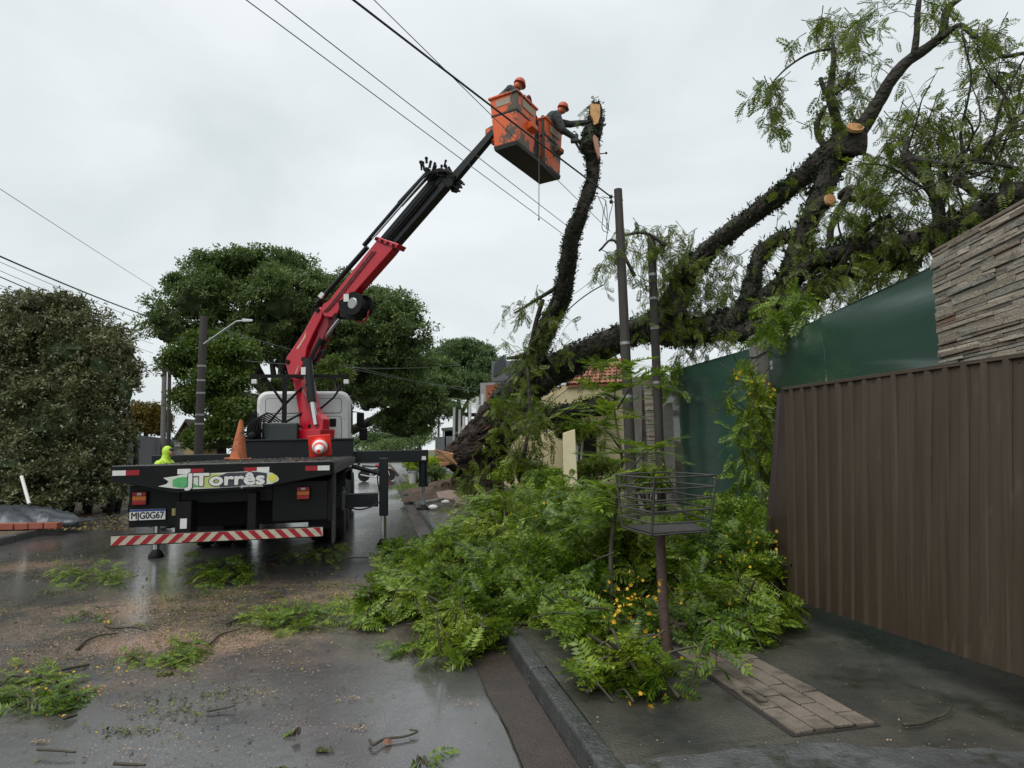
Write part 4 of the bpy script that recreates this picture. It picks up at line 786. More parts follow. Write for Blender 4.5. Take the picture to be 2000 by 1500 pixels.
# ------------------------------------------------------------------ standing trees
D1 = 36
tree('street_tree', 'huge spreading dark green tree rising behind truck cab and crane', G(560, 905, 0.1) * (36 / G(560, 905, 0.1).y), .5, P(545, 790, 36),
     [pb(380, 590, 35, 85, 65), pb(470, 560, 37, 90, 62), pb(560, 590, 34, 95, 70), pb(650, 590, 36, 85, 60), pb(740, 620, 36, 80, 55), pb(450, 660, 36, 90, 60), pb(580, 690, 37, 110, 70), pb(700, 700, 36, 105, 75), pb(330, 650, 35, 52, 40), pb(790, 640, 35, 52, 46), pb(640, 760, 37, 90, 55), pb(800, 700, 36, 44, 50), pb(520, 520, 36, 90, 28), pb(420, 520, 36, 60, 24), pb(520, 640, 35, 80, 50), pb(620, 650, 35, 80, 50), pb(730, 660, 35, 60, 45), pb(760, 750, 37, 60, 50)],
     980, 37, .36, L_BIG, M_BARK, clump_r=(.35, .9), flat=.5, core=.5)
tree('roadside_tree', 'dense dark tree with low crown overhanging the road beyond truck mirror', RD(44, -7.6, .1), .35, P(770, 800, 44),
     [pb(790, 770, 43, 62, 55), pb(750, 720, 45, 70, 50), pb(830, 800, 43, 50, 50), pb(790, 835, 44, 62, 34), pb(720, 780, 46, 40, 40), pb(850, 740, 45, 40, 45)], 300, 42, .40, L_BIG, M_BARK, clump_r=(.45, .9), flat=.55, core=.55)
tree('rounded_tree', 'broad rounded mid green tree on skyline behind fallen trunk', P(905, 880, 62), .45, P(900, 810, 62),
     [pb(905, 700, 62, 66, 34), pb(855, 725, 62, 50, 38), pb(820, 770, 61, 40, 40), pb(945, 730, 61, 42, 36), pb(900, 760, 60, 80, 36), pb(975, 790, 61, 30, 36), pb(850, 790, 60, 40, 36)], 380, 40, .50, L_FAR, clump_r=(.55, 1.1), flat=.5, core=.55)
tree('shade_tree', 'yellow green leafy tree behind street lamp pole left of truck', G(440, 905, .1) * (25 / G(440, 905, .1).y), .2, P(430, 830, 25),
     [pb(400, 690, 25, 48, 36), pb(450, 700, 24.5, 40, 40), pb(350, 720, 25.5, 34, 34), pb(430, 760, 24.5, 60, 45), pb(460, 820, 24, 46, 42), pb(370, 790, 26, 32, 36), pb(420, 860, 24, 50, 30)], 300, 40, .27, L_YEL, clump_r=(.35, .7), flat=.6, core=.55)
tree('golden_bush', 'golden olive rounded bush above the grey wall on the left', P(285, 862, 32), .12, P(285, 845, 32), [pb(285, 822, 32, 40, 30), pb(262, 835, 31.5, 26, 26), pb(312, 838, 32, 22, 22)], 80, 40, .26, L_GOLD, clump_r=(.3, .6), cat='bush', core=.6)
tree('distant_tree', 'low hazy green tree at far end of road right of truck cab', P(755, 878, 120), .4, P(755, 868, 120), [pb(750, 858, 120, 40, 16), pb(800, 862, 118, 40, 14), pb(710, 866, 121, 24, 12)], 60, 40, .8, L_FAR, clump_r=(1.2, 2.2))
tree('distant_tree', 'dark distant tree crown behind motorcycle at road end', P(820, 890, 95), .4, P(820, 875, 95), [pb(820, 858, 95, 44, 24), pb(770, 880, 94, 50, 14), pb(700, 885, 96, 40, 12)], 60, 42, .6, L_BIG, clump_r=(1., 1.8))
tree('young_tree', 'bright yellow green tree top peeking above cab beside light frame', P(655, 860, 26), .12, P(655, 800, 26), [pb(648, 725, 26, 22, 26), pb(665, 745, 26, 22, 26), pb(555, 752, 26, 26, 16), pb(530, 770, 26, 16, 12)], 40, 40, .2, L_YEL, clump_r=(.25, .5))
# the big hedge shrub on the left
def hedge():
    t = empty('hedge_shrub', P(90, 960, 17.5)); t.location.z = .12; WM[t.name] = Matrix.Translation(t.location); tag(t, 'huge overgrown olive hedge with pale blossom towering beside tarpaulin heap', 'hedge')
    bl = [pb(40, 680, 17.5, 110, 90), pb(140, 690, 17.2, 90, 85), pb(215, 720, 17, 50, 75), pb(30, 800, 17, 120, 110), pb(130, 820, 16.6, 90, 110), pb(200, 850, 16.6, 42, 100), pb(60, 910, 16.5, 130, 80), pb(150, 920, 16.3, 80, 60), pb(-110, 760, 17.5, 110, 170), pb(205, 935, 16.5, 34, 45), pb(235, 690, 17, 26, 40), pb(90, 610, 17.6, 90, 30), pb(20, 965, 16.2, 110, 32), pb(120, 966, 16.1, 80, 26), pb(195, 962, 16.2, 40, 26), pb(245, 760, 16.8, 22, 50), pb(222, 880, 16.6, 22, 60)]
    b = MB()
    for c, r in bl:
        e = Vector(c); s = Vector((e.x + random.uniform(-.4, .4), e.y + .4, .1)); b.tube(catmull([s, s.lerp(e, .5) + Vector((.2, 0, 0)), e], 4), [.09 - .008 * j for j in range(9)], 6)
    b.build('trunk', M_BARK, t, smooth=True)
    crown('crown', bl, 1000, 25, .21, L_HEDGE, t, (.18, .5), .75, SPR, .70)
    # bare shoots on top
    b = MB(); ps = []
    for x, y, dx, dy in ((140, 600, 22, -32), (112, 585, -4, -22), (158, 610, 20, -10), (60, 590, -12, -14), (200, 640, 22, -14), (10, 580, 4, -12)):
        a = P(x, y + 14, 17.2); c = P(x + dx, y + dy, 17.2); b.tube([a, a.lerp(c, .5) + Vector((.04, 0, .04)), c], [.02, .014, .006], 5)
        for k in range(16): ps.append(np.array(a.lerp(c, random.uniform(.1, 1))) + RNG.normal(0, .06, 3))
    b = b.build('shoots', M_TWIG, t); b['kind'] = 'stuff'; n = len(ps); scatter('shoot_leaves', SPR, ps, rand_unit(n), rand_unit(n), RNG.uniform(.07, .13, n), L_HEDGE, t)
    # blossom specks
    pp = []; 
    for c, r in bl:
        u = rand_unit(70); u[:, 1] = -abs(u[:, 1]); pp.append(np.array(c) + u * np.array(r) * RNG.uniform(.95, 1.12, (70, 1)))
    pp = np.concatenate(pp); n = len(pp); scatter('blossom', PET, pp, rand_unit(n), rand_unit(n), RNG.uniform(.04, .075, n), leafmat('pale_blossom', [(0.25, 0.24, 0.17), (0.38, 0.36, 0.28)], .6, .2), t, 'stuff')
hedge()

# ------------------------------------------------------------------ the fallen tree
ft = empty('fallen_tree', (P(925, 960, 20).x, 20, .12)); tag(ft, 'uprooted mossy tree toppled over houses, limbs rising above green fence', 'tree')
def pxpath(pts): return [P(x, y, d) for x, y, d, w in pts], [pxm(w, d) / 2 for x, y, d, w in pts]
LIMBS = {}
def tlimb(key, name, pts, n=16, rough=.13, per=6, m=M_BARK, ridge=.0):
    p, r = pxpath(pts); b, c, R = limb(p, r, n, rough, per, len(LIMBS), ridge); o = b.build(name, m, ft, smooth=True); LIMBS[key] = (np.array(c), np.array(R)); return o
M_TORN = mat('torn_trunk', (0.016, 0.010, 0.007), 0.8, col2=(0.050, 0.028, 0.017), nscale=6, namt=.5, bump=1.0, bscale=10, bdist=.1, dirt=(.008, .007, .005), dscale=5, dpos=.5)
M_TORN2 = mat('torn_fibre', (0.085, 0.042, 0.022), 0.75, col2=(0.035, 0.02, 0.012), nscale=9, bump=.8, bscale=20)
tlimb('butt', 'trunk_butt', [(868, 897, 19.5, 30), (885, 893, 19.6, 52), (910, 886, 19.7, 72), (945, 862, 19.7, 88), (975, 828, 19.5, 88), (1000, 795, 19.3, 84)], 40, .10, 8, M_TORN, .07)
tlimb('stump', 'stump', [(938, 965, 20, 96), (942, 930, 20, 74), (950, 895, 19.9, 70), (962, 860, 19.8, 60)], 34, .14, 7, M_TORN, .08)
tlimb('trunk', 'trunk', [(975, 830, 19.5, 76), (1005, 780, 19.2, 74), (1040, 746, 18.8, 66), (1100, 716, 18.3, 58), (1140, 692, 17.8, 52), (1220, 655, 17, 48), (1290, 625, 16, 50), (1330, 565, 15.4, 44), (1370, 503, 14.6, 38), (1420, 458, 14, 34), (1500, 398, 13.3, 35), (1570, 345, 12.6, 40), (1630, 300, 12.1, 60), (1660, 276, 11.85, 56), (1676, 264, 11.75, 40), (1682, 260, 11.7, 14)], 24, .15, 6, M_BARK, .03)
tlimb('up', 'limb', [(1010, 785, 19.2, 56), (1042, 705, 18.3, 42), (1068, 640, 17.4, 37), (1095, 585, 16.6, 34), (1108, 520, 16, 33), (1118, 462, 15.6, 31), (1140, 405, 15.2, 27), (1157, 350, 15, 25), (1157, 308, 14.9, 29), (1150, 285, 14.8, 37), (1154, 262, 14.8, 30)], 18, .14, 6, M_BARK, .03)
tlimb('stub', 'broken_stub', [(1148, 290, 14.8, 36), (1158, 255, 14.8, 36), (1164, 222, 14.8, 28), (1163, 204, 14.8, 20)], 14, .1, 5)
tlimb('low', 'limb', [(1020, 812, 18.8, 70), (1075, 818, 18.2, 36), (1130, 800, 17.6, 32), (1190, 790, 17.2, 30)], 12, .2)
tlimb('second', 'limb', [(1270, 645, 16.4, 50), (1350, 650, 15.2, 48), (1440, 620, 13.8, 44), (1510, 585, 12.8, 46), (1545, 535, 12.4, 42), (1562, 480, 12.2, 38), (1590, 405, 12.1, 36), (1615, 350, 12.1, 42), (1632, 306, 12.1, 46)], 16, .14)
tlimb('stub2', 'limb', [(1580, 420, 12.1, 34), (1604, 400, 11.9, 32), (1622, 390, 11.6, 25)], 12, .06)
tlimb('third', 'limb', [(1440, 640, 13.6, 34), (1465, 575, 13.2, 34), (1478, 515, 13, 30), (1500, 480, 12.9, 30), (1536, 462, 12.6, 24), (1560, 470, 12.3, 20)], 12, .2)
tlimb('fourth', 'limb', [(1500, 590, 12.8, 46), (1580, 520, 12.1, 40), (1660, 490, 11.4, 36), (1760, 480, 10.6, 44), (1850, 455, 10, 50), (1920, 415, 9.5, 46), (2010, 370, 9, 40)], 14, .2)
tlimb('fifth', 'limb', [(1420, 640, 14, 50), (1500, 640, 13, 50), (1600, 560, 12, 40), (1700, 520, 11.4, 36), (1800, 505, 11, 34)], 12, .15)
tlimb('sky', 'limb', [(1664, 272, 11.8, 44), (1692, 236, 11.6, 30), (1718, 196, 11.4, 26), (1738, 160, 11.2, 25), (1770, 122, 11, 23), (1812, 92, 10.8, 20), (1840, 66, 10.6, 17), (1850, 20, 10.5, 15), (1880, -8, 10.4, 12), (1930, -40, 10.3, 8)], 12, .07)
tlimb('sky2', 'limb', [(1784, 110, 10.9, 15), (1790, 70, 10.8, 12), (1793, 20, 10.7, 11), (1800, -30, 10.6, 9)], 10, .07)
tlimb('sky3', 'limb', [(1838, 74, 10.6, 13), (1874, 50, 10.4, 11), (1905, 72, 10.2, 10), (1945, 92, 10, 10), (1958, 110, 9.9, 9), (2010, 102, 9.8, 7)], 10, .07)
for i, pts in enumerate(([(1640, 285, 12, 28), (1632, 230, 12, 20), (1620, 185, 12, 15), (1628, 120, 12, 11), (1626, 80, 12, 7)], [(1624, 186, 12, 12), (1650, 165, 12, 10), (1658, 142, 12, 8)], [(1620, 190, 12, 12), (1608, 170, 12, 10), (1602, 152, 12, 8)],
        [(1612, 290, 12, 14), (1595, 255, 12, 11), (1600, 230, 12, 10), (1612, 208, 12, 8)], [(1622, 95, 12, 6), (1580, 105, 12, 5), (1540, 130, 12, 4), (1514, 155, 12, 3)],
        [(1690, 390, 11.6, 16), (1640, 385, 11.7, 10), (1660, 370, 11.5, 14), (1625, 440, 11.8, 14), (1622, 470, 11.8, 12)],
        [(1835, 470, 10, 22), (1832, 410, 10, 24), (1815, 360, 10, 20), (1772, 312, 10, 15), (1770, 268, 10, 9)], [(1775, 310, 10, 15), (1840, 322, 9.8, 14), (1885, 312, 9.6, 12), (1940, 318, 9.4, 10), (1990, 330, 9.2, 8)],
        [(1836, 345, 10, 13), (1880, 360, 9.8, 16), (1915, 382, 9.6, 14), (1980, 378, 9.4, 10)], [(1900, 300, 10, 12), (1960, 260, 9.8, 10), (2005, 215, 9.6, 10)], [(1700, 510, 11, 12), (1640, 530, 11.4, 14), (1690, 450, 11, 10), (1740, 420, 10.8, 8)],
        [(1090, 588, 16.4, 14), (1060, 640, 16.6, 9), (1030, 690, 16.8, 12), (990, 700, 17, 6)], [(1060, 585, 16.8, 10), (1040, 660, 16.8, 8), (1032, 760, 16.9, 7), (1030, 850, 17, 6)], [(1090, 560, 16.4, 10), (1040, 590, 16.6, 6), (1005, 612, 16.8, 4)],
        [(1330, 620, 15, 30), (1318, 560, 15, 26), (1330, 520, 14.8, 20)], [(1240, 540, 13.6, 8), (1200, 470, 13.6, 5), (1170, 490, 13.6, 4)], [(1300, 480, 14, 8), (1260, 455, 14, 6), (1215, 460, 14, 5)], [(1020, 900, 15.5, 9), (1035, 820, 15.6, 6), (1030, 720, 15.8, 5)])):
    tlimb('tw%d' % i, 'bough', pts, 9, .06, 5)
# sawn faces
M_SAWN = mat('fresh_sawn_wood', (0.66, 0.40, 0.18), 0.7, col2=(0.45, 0.20, 0.07), nscale=10, namt=.3, bump=.3, bscale=50)
def sawn(x, y, d, rx, ry, axis=None):
    c = P(x, y, d); n = (Vector((0, 0, CAMZ)) - c).normalized() if axis is None else axis.normalized(); a = n.cross(Vector((0, 0, 1))).normalized(); u = a.cross(n); b = MB(); k = 18; pts = [c + a * (pxm(rx, d) * math.cos(w) * random.uniform(.93, 1.05)) + u * (pxm(ry, d) * math.sin(w) * random.uniform(.93, 1.05)) for w in np.linspace(0, 2 * math.pi, k, endpoint=False)]
    b.prism(pts, -n * .06); o = b.build('sawn_face', M_SAWN, ft)
    for k, f in enumerate((.80, .62, .44, .2)): MB().prism([c + (q - c) * f * random.uniform(.96, 1.04) + n * (.002 * (k + 1)) for q in pts], -n * .002).build('growth_ring', (mat('heartwood', (.40, .17, .06), .7, col2=(.3, .12, .05), nscale=14), M_SAWN)[k % 2], o)
    return o
sawn(1671, 247, 11.42, 16.5, 15, Vector((-.02, -.82, .57))); sawn(1623, 389, 11.45, 11.5, 12.5, Vector((.25, -.95, .15)))
q = P(1672, 262, 11.62); b, _, _ = limb([P(1660, 300, 11.8), q, P(1671, 248, 11.55)], [pxm(30, 11.7), pxm(21, 11.6), pxm(17, 11.5)], 14, .06, 5, 77); b.build('limb_stub', M_BARK, ft, smooth=True)
# the splintered top the men are cutting
sawn(1161, 205, 14.62, 10, 7, Vector((0, -.5, .85)))
slv = MB(); 
for pts in ([(1154, 202), (1172, 204), (1172, 226), (1168, 240), (1160, 244), (1158, 232), (1153, 222)],): slv.prism([P(x, y, 14.55) for x, y in pts], Vector((0, .12, 0)))
slv.build('torn_wood', M_SAWN, ft); slv = MB()
for pts in ([(1160, 262), (1168, 270), (1172, 300), (1170, 310), (1163, 292), (1158, 270)],): slv.prism([P(x, y, 14.5) for x, y in pts], Vector((0, .1, 0)))
slv.build('torn_wood', mat('pink_heartwood', (0.42, 0.22, 0.14), .7, col2=(.3, .15, .1), nscale=14), ft)
b = MB()
for pts in ([(1168, 262), (1172, 240), (1180, 226), (1178, 250), (1173, 270)], [(1150, 250), (1153, 212), (1158, 240), (1160, 262)]): b.prism([P(x, y, 14.65) for x, y in pts], Vector((0, .12, 0)))
b.build('bark_sliver', M_BARK, ft)
b = MB(); b.tube([P(1168, 301, 14.6), P(1184, 299, 14.5)], .012, 6); b.ell(P(1184, 299, 14.5), .03, 8, 6); b.build('broken_insulator', M_BLKD, ft)
# splintered butt and roots
spl = MB(); 
for i in range(30):
    a = P(random.uniform(895, 945), random.uniform(872, 925), 19.7); t = P(random.uniform(852, 895), random.uniform(878, 918), 19.4 + random.uniform(-.3, .3)); w = random.uniform(.03, .09); spl.tube([a, a.lerp(t, .6) + Vector((0, 0, random.uniform(-.08, .1))), t], [w, w * .8, w * .15], 5)
spl.build('splinter', M_TORN, ft)
spl = MB()
for i in range(9):
    a = P(random.uniform(872, 892), random.uniform(888, 905), 19.3); t = P(random.uniform(846, 862), random.uniform(878, 895), 19.0); w = random.uniform(.05, .1); spl.tube([a, t], [w, w * .25], 5)
for i in range(4):
    a = P(random.uniform(868, 876), 905, 19.2); t = P(random.uniform(852, 866), random.uniform(900, 910), 19.0); spl.tube([a, t], [.07, .03], 5)
spl.build('pale_splinter', mat('raw_splinter', (0.55, 0.33, 0.18), .7, col2=(.4, .2, .1), nscale=15), ft)
fb = {0: MB(), 1: MB()}; cB, RB = LIMBS['butt']
for i in range(150):                                    # torn fibres lying along the butt
    k = random.randint(2, len(cB) - 9); w = random.uniform(0, 6.28); t_ = Vector(cB[k + 1] - cB[k]).normalized(); a_ = t_.cross(Vector((0, 0, 1))).normalized(); b_ = t_.cross(a_); ln = random.randint(4, 8)
    pts = [Vector(cB[k + j]) + (a_ * math.cos(w + .04 * j) + b_ * math.sin(w + .04 * j)) * RB[k + j] * random.uniform(.98, 1.1) for j in range(ln)]; r_w = random.uniform(.012, .035)
    fb[i % 2 if random.random() < .7 else 0].tube(pts, [r_w * (.4 + .6 * math.sin(math.pi * (j + .5) / ln)) for j in range(ln)], 5)
for k, m_ in ((0, M_TORN), (1, M_TORN2)): fb[k].build('torn_fibres', m_, ft)['kind'] = 'stuff'
rt = MB()
for i in range(26):
    a = P(random.uniform(905, 965), random.uniform(895, 930), 19.9); c = Vector((a.x + random.uniform(-1.0, .9), a.y + random.uniform(-.9, .5), random.uniform(-.05, .35))); w = random.uniform(.05, .16); rt.tube(catmull([a, a.lerp(c, .5) + Vector((random.uniform(-.3, .3), 0, random.uniform(0, .3))), c], 4), [w * (1 - .09 * j) for j in range(9)], 6)
rt.build('root', M_TORN, ft, smooth=True)
# moss and epiphytes along the limbs
def epi(keys, dens, size, name='epiphytes'):
    P_, D_, U_ = [], [], []
    for k in keys:
        c, R = LIMBS[k]
        for i in range(len(c) - 1):
            L_ = np.linalg.norm(c[i + 1] - c[i]); n = RNG.poisson(dens * L_ * R[i] * 6.28)
            if n == 0: continue
            t = nrm(c[i + 1] - c[i]); u = rand_unit(n); u = nrm(u - np.outer(u @ t, t)); P_.append(c[i] + (c[i + 1] - c[i]) * RNG.uniform(0, 1, (n, 1)) + u * R[i] * RNG.uniform(.92, 1.12, (n, 1))); D_.append(u + RNG.normal(0, .5, (n, 3)) + np.array([0, 0, -.2])); U_.append(t + RNG.normal(0, .6, (n, 3)))
    p = np.concatenate(P_); o = scatter(name, SPR, p, np.concatenate(D_), np.concatenate(U_), size * RNG.uniform(.55, 1.5, len(p)), L_EPI, ft); o['kind'] = 'stuff'
epi(['trunk', 'low'], 95, .19); epi(['up', 'stub'], 150, .135); epi(['second', 'third', 'fourth', 'fifth'], 90, .18)
# fine bare boughs growing off the main limbs
def boughs(keys, n, lo, hi, m=L_TIPU, up=.35, leaves=9, r0=.028):
    tw = MB(); P_, D_, U_ = [], [], []
    for _ in range(n):
        c, R = LIMBS[random.choice(keys)]; i = random.randint(len(c) // 4, len(c) - 2); p = np.array(c[i]); t = nrm(c[i + 1] - c[i]); u = rand_unit(1)[0]; u = nrm(u - t * (u @ t)) + np.array([0, 0, up]) + t * random.uniform(0, .8); u = nrm(u); L_ = random.uniform(lo, hi); pts = [p]
        for k in range(5): u = nrm(u + RNG.normal(0, .22, 3) + np.array([0, 0, -.07 * k])); pts.append(pts[-1] + u * L_ / 5)
        pc = catmull(pts, 3); tw.tube(pc, [max(.004, r0 * (1 - .9 * j / len(pc)) * L_ / 2) for j in range(len(pc))], 5, False)
        for side in range(3):
            j = random.randint(5, len(pc) - 2); w = nrm(rand_unit(1)[0] + np.array([0, 0, .1])) * random.uniform(.25, .6); q = [pc[j], pc[j] + w * .5 + np.array([0, 0, .04]), pc[j] + w]; tw.tube(q, [.008, .006, .003], 4, False)
            for z_ in range(leaves // 3): P_.append(q[0] + (q[2] - q[0]) * random.uniform(.3, 1)); D_.append(nrm(w) + RNG.normal(0, .6, 3) + np.array([0, 0, -.25])); U_.append(np.array([0, 0, 1.0]) + RNG.normal(0, .5, 3))
        for z_ in range(leaves // 2): j = random.randint(9, len(pc) - 1); P_.append(pc[j]); D_.append(u + RNG.normal(0, .7, 3) + np.array([0, 0, -.25])); U_.append(np.array([0, 0, 1.0]) + RNG.normal(0, .5, 3))
    tw.build('boughs', M_BARK, ft, smooth=True)['kind'] = 'stuff'; n = len(P_); scatter('foliage', FRH, P_, D_, U_, RNG.uniform(.15, .25, n), m, ft)
boughs(['fourth', 'fifth', 'tw6', 'tw7', 'tw8', 'tw9', 'tw10'], 52, .9, 2.2, leaves=6); boughs(['second', 'third', 'trunk'], 16, .5, 1.2, leaves=6); boughs(['sky', 'sky2', 'sky3', 'tw0'], 16, .5, 1.2, leaves=9, r0=.016)
# hanging sprays of pinnate leaves
def sprays(parent, clusters, m, frond=.24, tmpl=None, name='foliage', twigm=M_TWIG, droop=.55):
    tmpl = tmpl or FRH; P_, D_, U_, S_ = [], [], [], []; tw = MB()
    for (x, y, rx, ry, d, k) in clusters:
        for _ in range(k):
            a = random.uniform(0, 6.28); r = math.sqrt(random.random()); c = P(x + rx * r * math.cos(a), y + ry * r * math.sin(a), d + random.uniform(-.7, .7)); ln = random.uniform(.4, .95); az = random.uniform(0, 6.28)
            s = c + Vector((-math.cos(az) * ln * .4, -math.sin(az) * ln * .4, ln * .32)); e = c + Vector((math.cos(az) * ln * .45, math.sin(az) * ln * .45, -ln * droop)); mid = s.lerp(e, .5) + Vector((0, 0, ln * .14)); pc = catmull([s, mid, e], 4); tw.tube(pc, [.009 - .0008 * j for j in range(len(pc))], 4, False)
            nf = random.randint(7, 11)
            for q in range(nf):
                t = random.uniform(.1, 1) * (len(pc) - 1.001); i = int(t); p = pc[i] + (pc[i + 1] - pc[i]) * (t - i); tg = nrm(pc[i + 1] - pc[i]); u = rand_unit(1)[0]; P_.append(p); D_.append(tg * .5 + u * .95 + np.array([0, 0, -.35])); U_.append(np.array([0, 0, 1.0]) + RNG.normal(0, .6, 3)); S_.append(frond * random.uniform(.7, 1.25))
    o = scatter(name, tmpl, np.array(P_), np.array(D_), np.array(U_), np.array(S_), m, parent); tw = tw.build('twigs', twigm, parent); tw['kind'] = 'stuff'; return o
sprays(ft, [(1640, 60, 55, 50, 12, 9), (1600, 80, 60, 50, 12, 7), (1500, 180, 42, 26, 12, 8), (1500, 225, 36, 36, 12, 6), (1650, 165, 40, 70, 12, 9), (1700, 60, 30, 40, 12, 3), (1600, 230, 26, 40, 12, 3), (1820, 20, 40, 20, 10.6, 4), (1690, 130, 30, 30, 12, 2)], L_TIPU, .26)
sprays(ft, [(1960, 90, 40, 60, 9.8, 8), (1950, 170, 40, 40, 9.8, 5), (1985, 220, 25, 60, 9.6, 5), (1830, 240, 70, 40, 10.6, 17), (1760, 270, 50, 50, 11, 16), (1730, 350, 60, 50, 11, 26), (1850, 320, 60, 50, 10.4, 18), (1950, 300, 50, 60, 9.6, 16), (1960, 380, 50, 40, 9.6, 10)], L_TIPU, .22)
sprays(ft, [(1700, 420, 70, 50, 11.2, 26), (1640, 480, 60, 50, 11.8, 15), (1760, 450, 60, 50, 10.8, 17), (1840, 440, 60, 40, 10.2, 7), (1680, 540, 70, 35, 11.2, 15), (1600, 560, 50, 40, 11.8, 12), (1760, 510, 60, 24, 10.8, 11), (1560, 470, 30, 40, 12, 3), (1500, 540, 30, 30, 12.8, 3)], L_TIPU, .22)
sprays(ft, [(1340, 535, 60, 60, 15.2, 30), (1375, 600, 50, 50, 15, 36), (1400, 510, 40, 36, 14.4, 12), (1290, 520, 50, 60, 15, 16), (1340, 640, 50, 40, 15.4, 12), (1235, 495, 45, 45, 13.6, 11), (1190, 510, 30, 40, 13.8, 5), (1260, 455, 60, 18, 14.4, 8), (1300, 600, 36, 50, 15.4, 8), (1430, 560, 36, 46, 14, 8), (1370, 660, 40, 30, 15.2, 12), (1440, 640, 36, 24, 13.8, 8), (1330, 470, 40, 16, 14.4, 5), (1255, 590, 30, 46, 14.4, 4)], L_TIPU, .23)
sprays(ft, [(985, 800, 26, 34, 17.6, 9), (1005, 755, 24, 30, 17.2, 7), (965, 870, 24, 26, 18.4, 6), (1060, 770, 26, 30, 17, 6)], L_FRESH, .24)
sprays(ft, [(1030, 610, 45, 30, 16.6, 6), (1040, 700, 40, 50, 16, 9), (1010, 840, 42, 60, 15.8, 14), (1050, 850, 26, 60, 15.5, 8), (1080, 690, 50, 40, 16.4, 8), (1000, 920, 40, 40, 15.6, 14), (930, 935, 46, 28, 17.5, 12), (1160, 700, 60, 40, 17, 7), (1100, 640, 30, 40, 16.6, 5), (1140, 830, 50, 20, 16.4, 4)], L_TIPU, .27)
sprays(ft, [(1530, 610, 44, 30, 10.6, 18), (1570, 590, 30, 30, 10.6, 8), (1310, 725, 34, 24, 14.6, 10)], L_FRESH, .27)
sprays(ft, [(1146, 215, 10, 18, 15.0, 2), (1160, 196, 10, 6, 15.0, 1)], L_TIPU, .14)

# ------------------------------------------------------------------ creeper on the post, its yellow flowers
cr = empty('flowering_creeper', P(1480, 930, 10.9)); cr.location.z = 1.3; WM[cr.name] = Matrix.Translation(cr.location); tag(cr, 'hanging green branch with orange yellow blossom draped over the concrete post', 'branch')
sprays(cr, [(1478, 770, 36, 30, 10.9, 16), (1480, 830, 34, 40, 10.9, 18), (1490, 880, 24, 36, 10.9, 10), (1465, 915, 18, 24, 10.9, 5), (1450, 740, 24, 18, 10.9, 5)], L_FRESH, .25, droop=.7)
def flowers(parent, spots, name='blossom', size=.05, spread=10):
    p = []
    for x, y, d, k in spots:
        for _ in range(k): p.append(np.array(P(x + random.gauss(0, spread), y + random.gauss(0, spread), d + random.uniform(-.1, .1))))
    n = len(p); u = rand_unit(n); u[:, 1] = -abs(u[:, 1]); return scatter(name, PET, np.array(p), rand_unit(n), u, RNG.uniform(.7, 1.3, n) * size, L_PETAL, parent)
flowers(cr, [(1486, 752, 10.5, 26), (1475, 770, 10.5, 12), (1440, 728, 10.5, 8), (1500, 765, 10.5, 8)], size=.06, spread=7)

